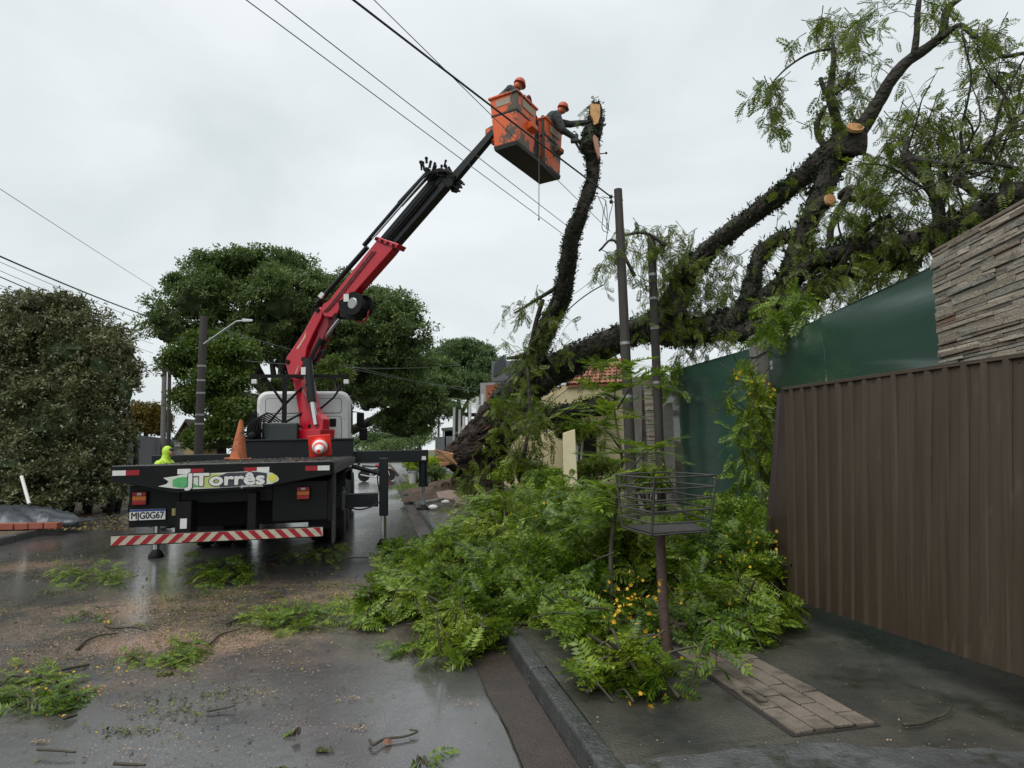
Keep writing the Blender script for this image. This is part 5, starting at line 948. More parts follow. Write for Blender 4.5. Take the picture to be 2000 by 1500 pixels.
# ------------------------------------------------------------------ heaps of cut branches over kerb and pavement
def heap(label, lobes, nf, m=L_FRESH, frond=.172, stems=8, fl=(), zb=.12, name='cut_branch_heap', tmpl=None, cat='branches'):
    """lobes: (x px, y px on the ground, half length along the street, half width, height); each lobe is a tangle of leafy branches"""
    c0 = G(lobes[0][0], lobes[0][1], zb); t = empty(name, (c0.x, c0.y, zb)); tag(t, label, cat, 'cut branches heaped over the pavement'); W_ = np.array([a[2] * a[3] + a[4] * (a[2] + a[3]) * .6 for a in lobes]); W_ = W_ / W_.sum(); P_, D_, U_, S_ = [], [], [], []; st = MB()
    def tow(c, l): return np.array([c[0] + l[0] * CT - l[1] * ST, c[1] + l[0] * ST + l[1] * CT, zb + .03 + l[2]])
    for (x, y, a, w, h), f in zip(lobes, W_):
        c = np.array(G(x, y, zb)); nb = max(3, int(nf * f / 17)); R_ = np.array([w, a, h])
        for _ in range(nb):
            u = rand_unit(1)[0]; u[2] = abs(u[2]) ** .75; k = random.uniform(.72, 1.14); tip = u * k * R_ * (1 + .25 * math.sin(u[0] * 5 + x) * math.sin(u[1] * 6 + y)); v = rand_unit(1)[0]; root = np.array([tip[0] * .35 + v[0] * w * .35, tip[1] * .35 + v[1] * a * .35, h * random.uniform(.05, .5)])
            tip = root + (tip - root) * min(1, .95 / max(.05, np.linalg.norm(tip - root))) if random.random() < .3 else tip
            L_ = np.linalg.norm(tip - root)
            if L_ < .3: root = tip + nrm(v + np.array([0, 0, -.3])) * .3
            mid = (root + tip) / 2 + np.array([0, 0, .10 * L_]) + RNG.normal(0, .05, 3); pc = catmull([tow(c, root), tow(c, mid), tow(c, tip)], 6); r = random.uniform(.005, .011); st.tube(pc, [r * (1 - .05 * j) for j in range(len(pc))], 5, False)
            nn = random.randint(11, 19); ph = random.choice((-1, 1)); upv = nrm(np.array([u[0] * .5, u[1] * .5, .7 + u[2]]) + RNG.normal(0, .35, 3)); fs_ = random.uniform(.75, 1.2)
            for q in range(nn):
                tt = (.25 + .75 * (q + random.random()) / nn) * (len(pc) - 1.001); i = int(tt); p = pc[i] + (pc[i + 1] - pc[i]) * (tt - i); tg = nrm(pc[i + 1] - pc[i]); sd = nrm(np.cross(upv, tg)); ph = -ph
                P_.append(p); D_.append(tg * random.uniform(.3, .9) + sd * ph * .85 + upv * random.uniform(-.15, .35) + RNG.normal(0, .22, 3)); U_.append(upv + RNG.normal(0, .35, 3)); S_.append(frond * fs_ * random.uniform(.7, 1.15))
        for _ in range(int(nf * f * .12)):
            u = rand_unit(1)[0]; u[2] = abs(u[2]); P_.append(tow(c, u * R_ * random.uniform(.3, .95))); D_.append(rand_unit(1)[0]); U_.append(rand_unit(1)[0] + np.array([0, 0, .6])); S_.append(frond * random.uniform(.6, 1.1))
        for _ in range(max(2, int(stems * f))):
            e = P_[RNG.integers(0, len(P_))]; s = tow(c, rand_unit(1)[0] * R_ * np.array([.9, .9, .5])); s[2] = max(s[2], zb + .02); mid = (e + s) / 2 + np.array([0, 0, random.uniform(0, .12)]); r = random.uniform(.006, .02); pc = catmull([s, mid, e], 5); st.tube(pc, [r * (1 - .06 * j) for j in range(len(pc))], 6)
    P_ = np.array(P_); P_[:, 2] = np.maximum(P_[:, 2], .03); scatter('foliage', tmpl or FRP, P_, D_, U_, S_, m, t); st.build('stems', M_TWIG, t, smooth=True)['kind'] = 'stuff'
    if fl: flowers(t, fl, size=.031, spread=24)['kind'] = 'stuff'
    return t
FRP = [frond_template(8, 1, .27, .11, dr, s_, .5) for s_, dr in ((51, .15), (52, .35), (53, .6), (54, 0.0), (55, .45))]
heap('largest heap of green leafy cut branches covering kerb beyond the wire basket', [(1010, 1085, 1.1, 1.0, .85), (1090, 1060, 1.0, .85, .92), (930, 1125, 1.2, .8, .55), (1060, 1165, .75, .8, .55), (1130, 1120, .7, .7, .78)], 5800, stems=60, fl=((1060, 1010, 7.6, 6), (1110, 1000, 7.4, 4), (1030, 1120, 6.3, 3)))
heap('low spread of green cut branches on the road beside rear outrigger leg', [(850, 1125, 1.3, .75, .34), (790, 1185, .9, .45, .22), (745, 1205, .45, .3, .13), (860, 1200, .6, .55, .28), (800, 1110, 1.1, .5, .26)], 2400, stems=26, zb=.0)
heap('leafy cut branches spilling over the kerb onto wet asphalt', [(965, 1230, .5, .45, .34), (930, 1266, .34, .42, .16), (1030, 1225, .46, .5, .42), (885, 1275, .2, .2, .05), (905, 1255, .3, .3, .12)], 950, stems=16, zb=.02, fl=((1130, 1270, 4.9, 3),))
heap('tall thick leafy branches with yellow blossom around the basket post', [(1180, 1185, .55, .42, .88), (1228, 1195, .34, .40, .64), (1330, 1180, .48, .5, .60), (1180, 1240, .25, .28, .45), (1185, 1285, .2, .22, .34), (1372, 1258, .22, .26, .30), (1240, 1262, .12, .2, .2)], 3100, stems=26, fl=((1235, 1170, 4.35, 12), (1205, 1165, 4.35, 9), (1220, 1190, 4.3, 10), (1250, 1155, 4.4, 7), (1280, 1210, 4.3, 5), (1310, 1155, 4.5, 4), (1165, 1285, 4.3, 7)))
heap('pale green leafy branches heaped against bottom corner of the brown gate', [(1440, 1155, .75, .5, .66), (1485, 1185, .5, .38, .52), (1410, 1100, .95, .7, .62), (1400, 1210, .35, .32, .38), (1515, 1230, .2, .22, .12), (1435, 1262, .22, .24, .24), (1470, 1240, .25, .25, .26)], 2600, stems=24, fl=((1440, 1100, 5.5, 7), (1480, 1075, 5.9, 8), (1510, 1100, 5.6, 6), (1415, 1195, 4.9, 4), (1445, 1055, 6.4, 7)))
heap('single leafy branch lying foremost on the pavement before the basket post', [(1215, 1335, .26, .28, .16), (1285, 1335, .24, .30, .13), (1175, 1350, .18, .17, .08), (1270, 1368, .14, .2, .06), (1175, 1300, .2, .2, .22), (1215, 1300, .2, .26, .14)], 300, stems=10, frond=.19, fl=((1265, 1360, 3.8, 3), (1290, 1380, 3.75, 2), (1380, 1270, 4.1, 4)))
# upright sapling beside the basket
sp = empty('young_sapling', G(1190, 1230, .12)); tag(sp, 'slender upright sapling with long fern-like leaves left of wire basket', 'sapling')
b = MB(); q = [P(1197, 1235, 5.0), P(1193, 1080, 5.3), P(1205, 980, 5.6), P(1215, 900, 5.9), P(1200, 800, 6.2), P(1205, 720, 6.4)]; b.tube(catmull(q, 5), [.022 - .0006 * j for j in range(26)], 7)
for a, c in (((1205, 960, 5.6), (1265, 880, 5.6)), ((1214, 880, 6), (1170, 830, 6)), ((1205, 800, 6.2), (1245, 745, 6.2)), ((1203, 780, 6.2), (1165, 770, 6.2)), ((1195, 1020, 5.4), (1150, 960, 5.4))): b.tube([P(*a), P(*a).lerp(P(*c), .5) + Vector((0, 0, .03)), P(*c)], [.012, .009, .005], 6)
b.build('stem', M_TWIG, sp, smooth=True)
LF = [frond_template(12, 1, .30, .085, .35, s, .8) for s in (21, 22, 23)]
ps, ds = [], []
for x, y, d, k in ((1205, 720, 6.4, 9), (1245, 745, 6.2, 7), (1165, 770, 6.2, 7), (1170, 830, 6, 8), (1265, 880, 5.6, 9), (1150, 960, 5.4, 10), (1205, 800, 6.2, 6), (1215, 900, 5.9, 6), (1200, 980, 5.6, 6), (1190, 1010, 5.4, 8)):
    for j in range(k): a = 6.28 * j / k + random.random(); ps.append(np.array(P(x, y, d)) + RNG.normal(0, .03, 3)); ds.append([math.cos(a), math.sin(a), random.uniform(-.1, .9)])
n = len(ps); scatter('foliage', LF, ps, ds, np.array([[0, 0, 1.0]] * n) + RNG.normal(0, .15, (n, 3)), RNG.uniform(.26, .40, n), L_FRESH, sp)

# ------------------------------------------------------------------ leafy litter on the road
def clump(label, x, y, rx, ry, n, h=.10, frond=.17, fl=0, name='leafy_twig', m=L_FRESH):
    c = G(x, y, 0); t = empty(name, (c.x, c.y, 0)); tag(t, label, 'twig', 'leafy twigs scattered on the wet road'); ps, ds = [], []
    for _ in range(n): q = G(x + rx * random.uniform(-1, 1), y + ry * random.gauss(0, .5), 0); ps.append([q.x, q.y, abs(random.gauss(0, h * .5)) + .015]); a = random.uniform(0, 6.28); ds.append([math.cos(a), math.sin(a) * .6, random.uniform(-.15, .2)])
    scatter('foliage', FR, ps, ds, np.array([[0, 0, 1.0]] * n) + RNG.normal(0, .35, (n, 3)), frond * RNG.uniform(.6, 1.2, n), m, t); b = MB()
    for _ in range(4):
        a = G(x + rx * random.uniform(-1, 1), y + ry * random.uniform(-.6, .6), .03); a2 = G(x + rx * random.uniform(-1, 1), y + ry * random.uniform(-.6, .6), .03); b.tube([a, a.lerp(a2, .5) + Vector((0, 0, .03)), a2], [.008, .007, .004], 5)
    b.build('stem', M_TWIG, t)['kind'] = 'stuff'
    if fl: p = [np.array(G(x + rx * random.uniform(-1, 1), y + ry * random.uniform(-1, 1), .03)) for _ in range(fl)]; scatter('petals', PET, p, rand_unit(fl), np.array([[0, -.4, 1.0]] * fl), RNG.uniform(.018, .03, fl), L_PETAL, t)['kind'] = 'stuff'
    return t
clump('flat green leafy clump on road left of the truck bumper middle', 180, 1132, 66, 16, 110, .16, .16)
clump('mounded leafy clump with upright frond just behind truck bumper', 440, 1130, 62, 24, 150, .24, .18, 6)
clump('long green clump of leaves between striped bumper and dry road middle', 565, 1215, 80, 26, 150, .12, .16, 8)
clump('small dark green sprig clump at lower edge of sawdust patch', 350, 1288, 26, 22, 46, .10, .17)
clump('yellowing leafy branch at left picture edge on wet road', 60, 1330, 60, 22, 40, .06, .16, 5)
clump('large pale leafy branch in the lower left corner of road', 85, 1372, 75, 28, 55, .07, .18, 2)
clump('tiny leafy sprig lying left of small dark green clump', 262, 1290, 22, 14, 18, .05, .14, 2)
clump('dark leafy patch in shade under the truck rear', 610, 1085, 60, 14, 80, .14, .16)
clump('small leafy sprig on asphalt beside the green branch spill', 800, 1272, 30, 10, 18, .04, .16, 2)
clump('scattered yellow green leaflets right of the long green clump', 660, 1190, 36, 14, 34, .05, .12, 4)
clump('little yellowed sprig amid wood chips left of centre road', 175, 1205, 40, 12, 22, .05, .12, 10)
clump('bright green sprig cut by the bottom picture edge', 824, 1490, 10, 8, 4, .03, .15)
clump('single pale leaf rosette alone on the wet road', 580, 1434, 9, 5, 4, .02, .09)
# ------------------------------------------------------------------ wire waste basket on its post
M_RUST = mat('rusty_post', (0.125, 0.072, 0.056), 0.65, col2=(0.06, 0.043, 0.037), nscale=14, bump=.4, bscale=60, dirt=(.13, .075, .05), dscale=18, dpos=.6)
M_BAR = mat('basket_bar', (0.022, 0.021, 0.020), 0.35, 0.4, col2=(0.10, 0.095, 0.09), nscale=16)
bk = empty('waste_basket', G(1302, 1272, .12)); tag(bk, 'rusty wire waste basket on a single pipe post among cut branches', 'waste basket')
b0 = G(1302, 1275, .12); bt = P(1288, 1028, b0.y + .02); b0.z = .05
MB().tube([b0, b0.lerp(bt, .5) + Vector((-.004, 0, 0)), bt], [.036, .036, .036], 14).build('post', M_RUST, bk, smooth='auto')
zf = bt.z; cb = [P(1215, 1010, 4.75), P(1272, 1022, 4.28), P(1384, 1026, 4.42), P(1345, 1000, 4.95)]           # floor corners: left, front, right, back
cb = [Vector((p.x, p.y, zf)) for p in cb]
ct = [P(1203, 922, 4.80), P(1279, 938, 4.22), P(1399, 934, 4.42), P(1300, 918, 5.05)]; zt = sum(p.z for p in ct) / 4; ct = [Vector((p.x, p.y, zt)) for p in ct]
fl_ = MB(); cc = sum(cb, Vector()) / 4
for k in range(7):
    a = cb[0].lerp(cb[1], k / 6.0); c = cb[3].lerp(cb[2], k / 6.0); fl_.tube([a, c], .007, 5)
fl_.build('floor_bar', M_BAR, bk)
MB().prism([p.lerp(cc, .05) + Vector((0, 0, .008)) for p in cb], Vector((0, 0, .004))).build('floor_sheet', mat('black_scrap', (.02, .02, .02), .6, col2=(.05, .048, .045), nscale=12, bump=.6, bscale=25), bk)
for i in range(4): MB().tube([cb[i], ct[i]], .0085, 6).build('corner_bar', M_BAR, bk)
for k in range(6):
    t = k / 5; ring = [cb[i].lerp(ct[i], t) for i in range(4)]
    for i in range(4):
        a, c = ring[i], ring[(i + 1) % 4]; MB().tube([a, a.lerp(c, .5) + Vector((random.uniform(-.006, .006), 0, random.uniform(-.006, .004))), c], .0066, 6).build('side_bar', M_BAR, bk)

# ------------------------------------------------------------------ traffic cones on the deck
def cone(name, label, loc, h, M, dirty):
    t = empty(name, loc); tag(t, label, 'traffic cone', None); m = mat('old_cone_orange', (0.46, 0.12, 0.03), .6, col2=(0.30, 0.085, 0.03), nscale=8, dirt=(.07, .045, .03), dscale=9, dpos=.52) if dirty else mat('bright_cone_red', (0.75, 0.035, 0.018), .4, col2=(.6, .03, .02), nscale=6)
    Mw = Matrix.Translation(loc) @ M; s = h / .75
    body = MB(Mw).lathe([(.155 * s, .03), (.145 * s, .07 * s), (.036 * s, h - .02), (.03 * s, h)], n=24).build('cone_body', m, t, smooth='auto')
    MB(Mw).box(-.19 * s, .19 * s, -.19 * s, .19 * s, 0, .032).build('base', m, t, bevel=.012)
    if dirty:
        for z, r in ((.18, .127), (.36, .098)): MB(Mw).lathe([(r * s + .002, z * s), (r * s - .004, (z + .05) * s)], n=24).build('moulded_ring', m, body, smooth='auto')
    else:
        MB(Mw).lathe([(.129 * s, .19 * s), (.106 * s, .33 * s)], n=24).build('white_band', M_WHITE, body, smooth='auto'); MB(Mw).lathe([(.083 * s, .47 * s), (.040 * s, .73 * s)], n=24).build('white_band', M_WHITE, body, smooth='auto')
    return t
def deckpt(x, y): q = G(x, y, DZ); return q
p1 = TM @ Vector((-0.35, 3.6, DZ)); q1 = P(465, 897, 11.6); cone('traffic_cone', 'faded dirty orange cone standing upright on the truck deck', Vector((q1.x, q1.y, DZ + .012)), .72, Matrix.Rotation(.06, 4, 'Y'), True)
q2 = P(613, 878, 10.9); cone('traffic_cone', 'bright red white-banded cone lying on its side, tip towards viewer', Vector((q2.x, q2.y + .35, DZ + .23)), .75, Matrix.Rotation(.26, 4, 'Z') @ Matrix.Rotation(math.radians(98), 4, 'X') @ Matrix.Rotation(.08, 4, 'Z'), False)

# ------------------------------------------------------------------ people
M_SKIN = mat('skin', (0.30, 0.165, 0.11), .5, col2=(0.24, 0.13, 0.09), nscale=8)
def finish_body(b, name, m, parent, vox, sm=6):
    o = b.build(name, m, parent, smooth=True); r = o.modifiers.new('skin', 'REMESH'); r.mode = 'VOXEL'; r.voxel_size = vox; r.use_smooth_shade = True; s = o.modifiers.new('soft', 'SMOOTH'); s.iterations = sm; s.factor = .5; return o
def person(label, J, top, trousers, gloves, cat='person', hood=None, helmet=None, stripe=None, group=None):
    """J: world joints: pelvis, chest, neck, head, face (direction), l/r shoulder elbow hand (finger direction), l/r hip knee ankle"""
    t = empty('person', (J['pelvis'].x, J['pelvis'].y, J['floor'])); tag(t, label, 'person', group); V = Vector
    b = MB(); f = J['face'].normalized(); hd = J['head']; side = f.cross(V((0, 0, 1))).normalized(); up = side.cross(f); R3 = Matrix((side, f, up)).transposed()
    b.ell(hd, (.074, .092, .112), 14, 10, R3); b.ell(hd + f * .035 - up * .045, (.052, .058, .06), 10, 8, R3); b.cap(J['neck'] - up * .02, hd - up * .06, .058, .052)
    b.ell(hd + f * .098 - up * .012, (.013, .02, .026), 8, 6, R3)                                       # nose
    for s in (-1, 1): b.ell(hd + side * s * .075 - f * .005, (.012, .022, .032), 8, 6, R3); b.ell(hd + side * s * .03 + f * .078 + up * .012, (.016, .012, .01), 8, 6, R3)
    b.ell(hd + f * .088 - up * .055, (.025, .014, .009), 8, 6, R3)                                       # mouth
    b.cap(J['neck'], J['chest'], .07, .13); b.cap(J['chest'], J['pelvis'], .13, .13)
    for s in 'lr':
        b.cap(J['neck'], J[s + 'sho'], .06, .06); b.cap(J[s + 'sho'], J[s + 'elb'], .05, .042); b.cap(J[s + 'elb'], J[s + 'han'], .042, .028); b.cap(J['pelvis'], J[s + 'hip'], .12, .09); b.cap(J[s + 'hip'], J[s + 'kne'], .082, .058); b.cap(J[s + 'kne'], J[s + 'ank'], .055, .04)
    finish_body(b, 'body', M_SKIN, t, .014, 4)
    g = MB()
    for s in 'lr':
        h = J[s + 'han']; d = J[s + 'fin'].normalized(); w = d.cross(V((0, 0, 1)));  w = w.normalized() if w.length > .1 else V((1, 0, 0)); dn = d.cross(w); g.hexa([h - w * .038 - dn * .014 - d * .01, h + w * .038 - dn * .014 - d * .01, h + w * .038 + dn * .014 - d * .01, h - w * .038 + dn * .014 - d * .01], [h - w * .043 - dn * .014 + d * .085, h + w * .043 - dn * .014 + d * .085, h + w * .043 + dn * .014 + d * .085, h - w * .043 + dn * .014 + d * .085]); g.cap(h - d * .06, h, .034, .03)
        for k, ln in enumerate((.062, .075, .07, .055)):
            a = h + w * (-.033 + .022 * k) + d * .08; m1 = a + d * ln * .55 + dn * .012; e = m1 + d * ln * .35 + dn * .035; g.cap(a, m1, .011, .010, 8); g.cap(m1, e, .010, .009, 8)
        a = h + w * -.036 + d * .02; m1 = a - w * .03 + d * .03; e = m1 + d * .035 + dn * .015; g.cap(a, m1, .013, .012, 8); g.cap(m1, e, .012, .010, 8)
    finish_body(g, 'gloves', gloves, t, .009, 2)
    b = MB(); b.ell(J['chest'] + V((0, 0, .02)), (.22, .18, .22), 14, 8, R3); b.cap(J['chest'], J['pelvis'] + V((0, 0, .05)), .19, .185, 14); b.cap(J['lsho'], J['rsho'], .085, .085, 12); b.cap(J['neck'] - up * .03, J['chest'], .085, .15, 12)
    for s in 'lr': b.cap(J['chest'] * .45 + J[s + 'sho'] * .55, J[s + 'sho'], .125, .11, 12); b.cap(J[s + 'sho'], J[s + 'elb'], .108, .085, 12); b.cap(J[s + 'elb'], J[s + 'elb'].lerp(J[s + 'han'], .9), .085, .062, 12)
    if hood: b.ell(hd - f * .02 + up * .012, (.098, .108, .124), 14, 10, R3); b.cap(hd - up * .08 - f * .03, J['neck'], .09, .1, 12)
    j = finish_body(b, 'jacket', top, t, .02, 5)
    if hood:                                              # the opening of the hood shows the face
        fc = MB(); fc.ell(hd + f * .085 - up * .03, (.06, .045, .075), 12, 9, R3); fc.ell(hd + f * .132 - up * .028, (.014, .018, .024), 8, 6, R3); fc.ell(hd + f * .12 - up * .075, (.024, .012, .01), 8, 6, R3); finish_body(fc, 'face', M_SKIN, t, .009, 3)
        cp_ = MB(); cp_.ell(hd + f * .10 + up * .055, (.075, .065, .022), 14, 6, R3); cp_.hexa([hd + f * .09 + side * x + up * .055 for x in (-.07, .07)] + [hd + f * .20 + side * x + up * .04 for x in (.055, -.055)], [hd + f * .09 + side * x + up * .062 for x in (-.07, .07)] + [hd + f * .20 + side * x + up * .047 for x in (.055, -.055)]); cp_.build('cap_brim', mat('cap_black', (.012, .012, .014), .6), t, bevel=.004)
    b = MB(); b.cap(J['pelvis'] + V((0, 0, .08)), J['pelvis'], .15, .155, 12)
    for s in 'lr': b.cap(J['pelvis'], J[s + 'hip'], .13, .115, 12); b.cap(J[s + 'hip'], J[s + 'kne'], .11, .085, 12); b.cap(J[s + 'kne'], J[s + 'ank'] + V((0, 0, .05)), .085, .068, 12)
    finish_body(b, 'trousers', trousers, t, .022, 4); b = MB()
    for s in 'lr': a = J[s + 'ank']; b.cap(a + V((0, 0, .06)), a, .055, .05); b.cap(a + V((0, 0, -.03)) - V((f.x, f.y, 0)) * .03, a + V((f.x, f.y, 0)).normalized() * .15 + V((0, 0, -.04)), .048, .04)
    finish_body(b, 'boots', mat('boot_black', (.015, .014, .013), .6), t, .018, 3)
    if helmet:
        hm = MB(); hm.lathe([(.128, 0.0), (.13, .03), (.122, .07), (.095, .115), (.05, .14), (.012, .145)], hd + up * .03, 20, R3); hm.lathe([(.142, -.008), (.145, 0.0), (.128, .012)], hd + up * .03 + f * .012, 20, R3); hm.build('helmet', helmet, t, smooth='auto')
        nf = MB(); nf.ell(hd - f * .03 - up * .05, (.09, .085, .10), 12, 8, R3); nf.build('neck_guard', helmet, t, smooth=True)
    if stripe:
        ax = (J['chest'] - J['pelvis']).normalized(); sd = ax.cross(V((0, 1, 0))).normalized(); ot = sd.cross(ax); c = J['pelvis'].lerp(J['chest'], .55); R4 = Matrix((sd, ot, ax)).transposed(); MB().lathe([(.21, -.025), (.215, 0), (.215, .02), (.21, .03)], c, 20, R4).build('reflective_band', stripe, t, smooth='auto')
    return t
V = Vector
def lerpJ(pel, chest, face, lsho, lelb, lhan, rsho, relb, rhan, floor, headoff=.27, lf=None, rf=None, legs=None):
    ax = (chest - pel).normalized(); neck = chest + ax * .2; f = face.normalized(); head = neck + (ax * .5 + V((0, 0, .5)) + f * .25).normalized() * .18
    s = (rsho - lsho).normalized(); J = dict(pelvis=pel, chest=chest, neck=neck, head=head, face=face, lsho=lsho, lelb=lelb, lhan=lhan, rsho=rsho, relb=relb, rhan=rhan, floor=floor, lfin=lf or (lhan - lelb), rfin=rf or (rhan - relb))
    s2 = V((s.x, s.y, 0)).normalized(); ff = V((f.x, f.y, 0)).normalized()
    for n, k in (('l', -1), ('r', 1)): J[n + 'hip'] = pel + s2 * k * .09 - V((0, 0, .06)); J[n + 'ank'] = V((pel.x, pel.y, floor + .09)) + s2 * k * .11; J[n + 'kne'] = (J[n + 'hip'] + J[n + 'ank']) / 2 + ff * .06
    return J
M_UNI = mat('dark_grey_overall', (0.016, 0.019, 0.021), .85, col2=(0.05, 0.056, 0.058), nscale=9, namt=.55, bump=.8, bscale=13, bdist=.05); M_GLV = mat('dark_glove', (.02, .02, .022), .8); M_HEL = mat('orange_helmet', (0.42, 0.07, 0.026), .45); M_GREYB = mat('grey_band', (.30, .30, .27), .5)
zf_ = BO.z + .05
c1 = bp(.36, .28, 0); h1 = P(1002, 152, c1.y)                                   # man in the nearer basket, bent away to the right
pel = V((c1.x - .24, c1.y - .02, zf_ + .98)); ch = V((c1.x - .08, c1.y, zf_ + 1.17)); 
person('worker in grey overalls and orange helmet hunched in the nearer basket', lerpJ(pel, ch, V((.85, .45, -.45)), ch + V((-.05, .19, .08)), ch + V((.16, .28, -.1)), ch + V((.34, .2, -.13)), ch + V((.03, -.19, .06)), ch + V((.2, -.24, -.12)), ch + V((.36, -.1, -.15)), zf_), M_UNI, M_UNI, M_GLV, helmet=M_HEL)
c2 = bp(1.72, .22, 0); pel = V((c2.x - .02, c2.y - .02, zf_ + .95)); ch = V((c2.x + .22, c2.y - .02, zf_ + 1.20)); hand = P(1150, 238, c2.y + .05); hand2 = P(1126, 272, c2.y - .1)
person('worker in grey overalls leaning from the farther basket towards cut trunk', lerpJ(pel, ch, V((.95, .1, -.3)), ch + V((.02, .2, .09)), ch.lerp(hand, .5) + V((0, .18, .02)), hand, ch + V((.08, -.2, .04)), ch.lerp(hand2, .5) + V((-.06, -.2, -.1)), hand2, zf_), M_UNI, M_UNI, M_GLV, helmet=M_HEL, stripe=M_GREYB)
saw = empty('chainsaw', P(1128, 274, c2.y - .1)); tag(saw, 'chainsaw held against the trunk by the leaning worker', 'chainsaw'); s0, s1 = P(1122, 270, c2.y - .12), P(1136, 296, c2.y + .1); dd = (s1 - s0)
MB().box(-.09, .09, -.06, .06, -.11, .09, Matrix.Translation(s0)).build('engine', mat('saw_black', (.02, .02, .02), .5), saw, bevel=.02); MB().prism([s0 + V((-.01, .0, .03)), s0 + dd * 1.1 + V((0, 0, .02)), s0 + dd * 1.18, s0 + dd * 1.1 - V((.03, 0, .02)), s0 - V((.05, 0, .02))], V((0, .015, 0))).build('guide_bar', M_STEEL, saw); MB().tube(catmull([s0 + V((-.08, 0, .08)), s0 + V((0, 0, .17)), s0 + V((.09, 0, .06))], 5), .012, 6).build('handle', MATS['saw_black'], saw)
# roadside man in a hi-vis hooded jacket, turned to the crane
hp = P(325, 880, 13.8); fx = hp.x; fy = 13.8; hz_ = hp.z
pel = V((fx - .06, fy, hz_ - .72)); ch = V((fx - .03, fy, hz_ - .40)); M_HV = mat('hi_vis_yellow', (0.50, 0.72, 0.05), .6, col2=(0.40, 0.60, 0.05), nscale=9, bump=.4, bscale=10)
person('person in hooded fluorescent yellow jacket and cap standing beyond truck deck', lerpJ(pel, ch, V((1, -.12, .02)), ch + V((0, .2, .1)), ch + V((.22, .24, -.14)), ch + V((.46, .1, -.17)), ch + V((0, -.2, .1)), ch + V((.2, -.22, -.14)), ch + V((.44, -.08, -.18)), 0.0), M_HV, mat('dark_trousers', (.03, .032, .04), .8), mat('brown_glove', (.09, .06, .04), .8), hood=True)

# ------------------------------------------------------------------ poles, lamp, overhead wires
M_POLE = mat('dark_pole', (0.055, 0.048, 0.042), .8, col2=(0.03, 0.027, 0.024), nscale=7, bump=.4, bscale=25, stretch=(1, 1, .3)); M_CPOLE = mat('old_concrete_pole', (0.16, 0.155, 0.145), .8, col2=(.10, .095, .09), nscale=5, bump=.3, bscale=30)
def pole(label, top, bot, r0, r1, bands=(), m=M_POLE, name='utility_pole', group=None):
    t = empty(name, bot); tag(t, label, 'pole', group); MB().tube([bot + (bot - top).normalized() * .3, bot.lerp(top, .5), top], [r0, (r0 + r1) / 2, r1], 14).build('shaft', m, t, smooth='auto')
    for f in bands:
        c = bot.lerp(top, f); r = r0 + (r1 - r0) * f; MB().cyl(c - V((0, 0, .03)), c + V((0, 0, .03)), r + .006, n=14).build('steel_band', mat('band_steel', (.30, .31, .31), .5, .6), t, smooth='auto')
    return t
pA0, pA1 = P(1207, 370, 13), P(1232, 880, 13); pA = pole('leaning dark service pole with top insulators in front of fallen tree', pA0, V((pA1.x, 13, .12)), .115, .085, (.36, .52), M_POLE)
for k, dz in enumerate((.17, .28)):
    a = P(1207, 370, 13) - V((0, 0, dz)); MB().cyl(a, a + V((-.13, -.03, 0)), .01, n=6).build('bracket', M_STEEL, pA); MB().ell(a + V((-.16, -.04, 0)), (.04, .04, .045), 10, 8).build('insulator', mat('porcelain_black', (.02, .018, .018), .25), pA, smooth=True)
MB().cyl(P(1207, 370, 13) + V((0, 0, -.2)), P(1217, 391, 13), .012, n=6).build('bolt', M_STEEL, pA)
pB0, pB1 = P(1272, 465, 14.4), P(1288, 880, 14.4); pole('shorter dark square post beside service pole, banded with steel straps', pB0, V((pB1.x, 14.4, .12)), .10, .095, (.46, .66, .77, .86), M_POLE)
pC0, pC1 = P(398, 618, 22), P(386, 905, 22); pC = pole('tall dark utility pole left of truck carrying street lamp arm', pC0, V((pC1.x, 22, 0.1)), .16, .125, (.45, .57, .64, .72, .40))
arm0, arm1, arm2 = P(398, 672, 21.85), P(462, 628, 21.7), P(478, 626, 21.6)
MB().tube([arm0, arm0.lerp(arm1, .6), arm1, arm2], .035, 8).build('lamp_arm', mat('galvanised', (.42, .44, .45), .4, .6), pC, smooth='auto'); MB().hexa([P(x, y, d) for x, y, d in ((472, 622, 21.6), (494, 624, 21.5), (494, 624, 21.3), (472, 622, 21.35))], [P(x, y, d) for x, y, d in ((474, 629, 21.6), (493, 628, 21.5), (493, 628, 21.3), (474, 629, 21.35))]).build('lamp_head', mat('lamp_grey', (.5, .52, .53), .5), pC, bevel=.02)
pole('slim grey concrete pole behind the grey wall on the left', P(322, 688, 30), P(318, 880, 30), .12, .10, (), M_CPOLE); pole('thinner leaning dark pole next to slim grey pole', P(331, 720, 31), P(329, 880, 31), .10, .08)
pE = pole('distant pale pole with side lamp beyond crane outrigger', P(858, 785, 48), P(856, 885, 48), .08, .06, (), M_CPOLE); MB().hexa(*[[P(x, y + o, 47.8) + V((0, dd_, 0)) for x, y, dd_ in ((838, 856, 0), (850, 857, 0), (850, 857, .3), (838, 856, .3))] for o in (0, 2.5)]).build('side_lamp', mat('lamp_white', (.7, .7, .7), .4), pE)
M_WIRE = mat('black_cable', (.018, .018, .02), .5); M_WIRE2 = mat('grey_wire', (.10, .105, .11), .5)
def wire(label, a, c, r, sag=.15, m=M_WIRE, ext=0.0, name='overhead_wire'):
    a, c = V(a), V(c); a = a - (c - a) * ext; n = 24; b = MB(); b.tube([a.lerp(c, i / n) + V((0, 0, -sag * 4 * (i / n) * (1 - i / n))) for i in range(n + 1)], r, 5, False); o = b.build(name, m, None, smooth=True); tag(o, label, 'wire', 'overhead wires'); return o
iA = pA0 + V((-.16, -.04, -.17)); iB = pA0 + V((-.16, -.04, -.28))
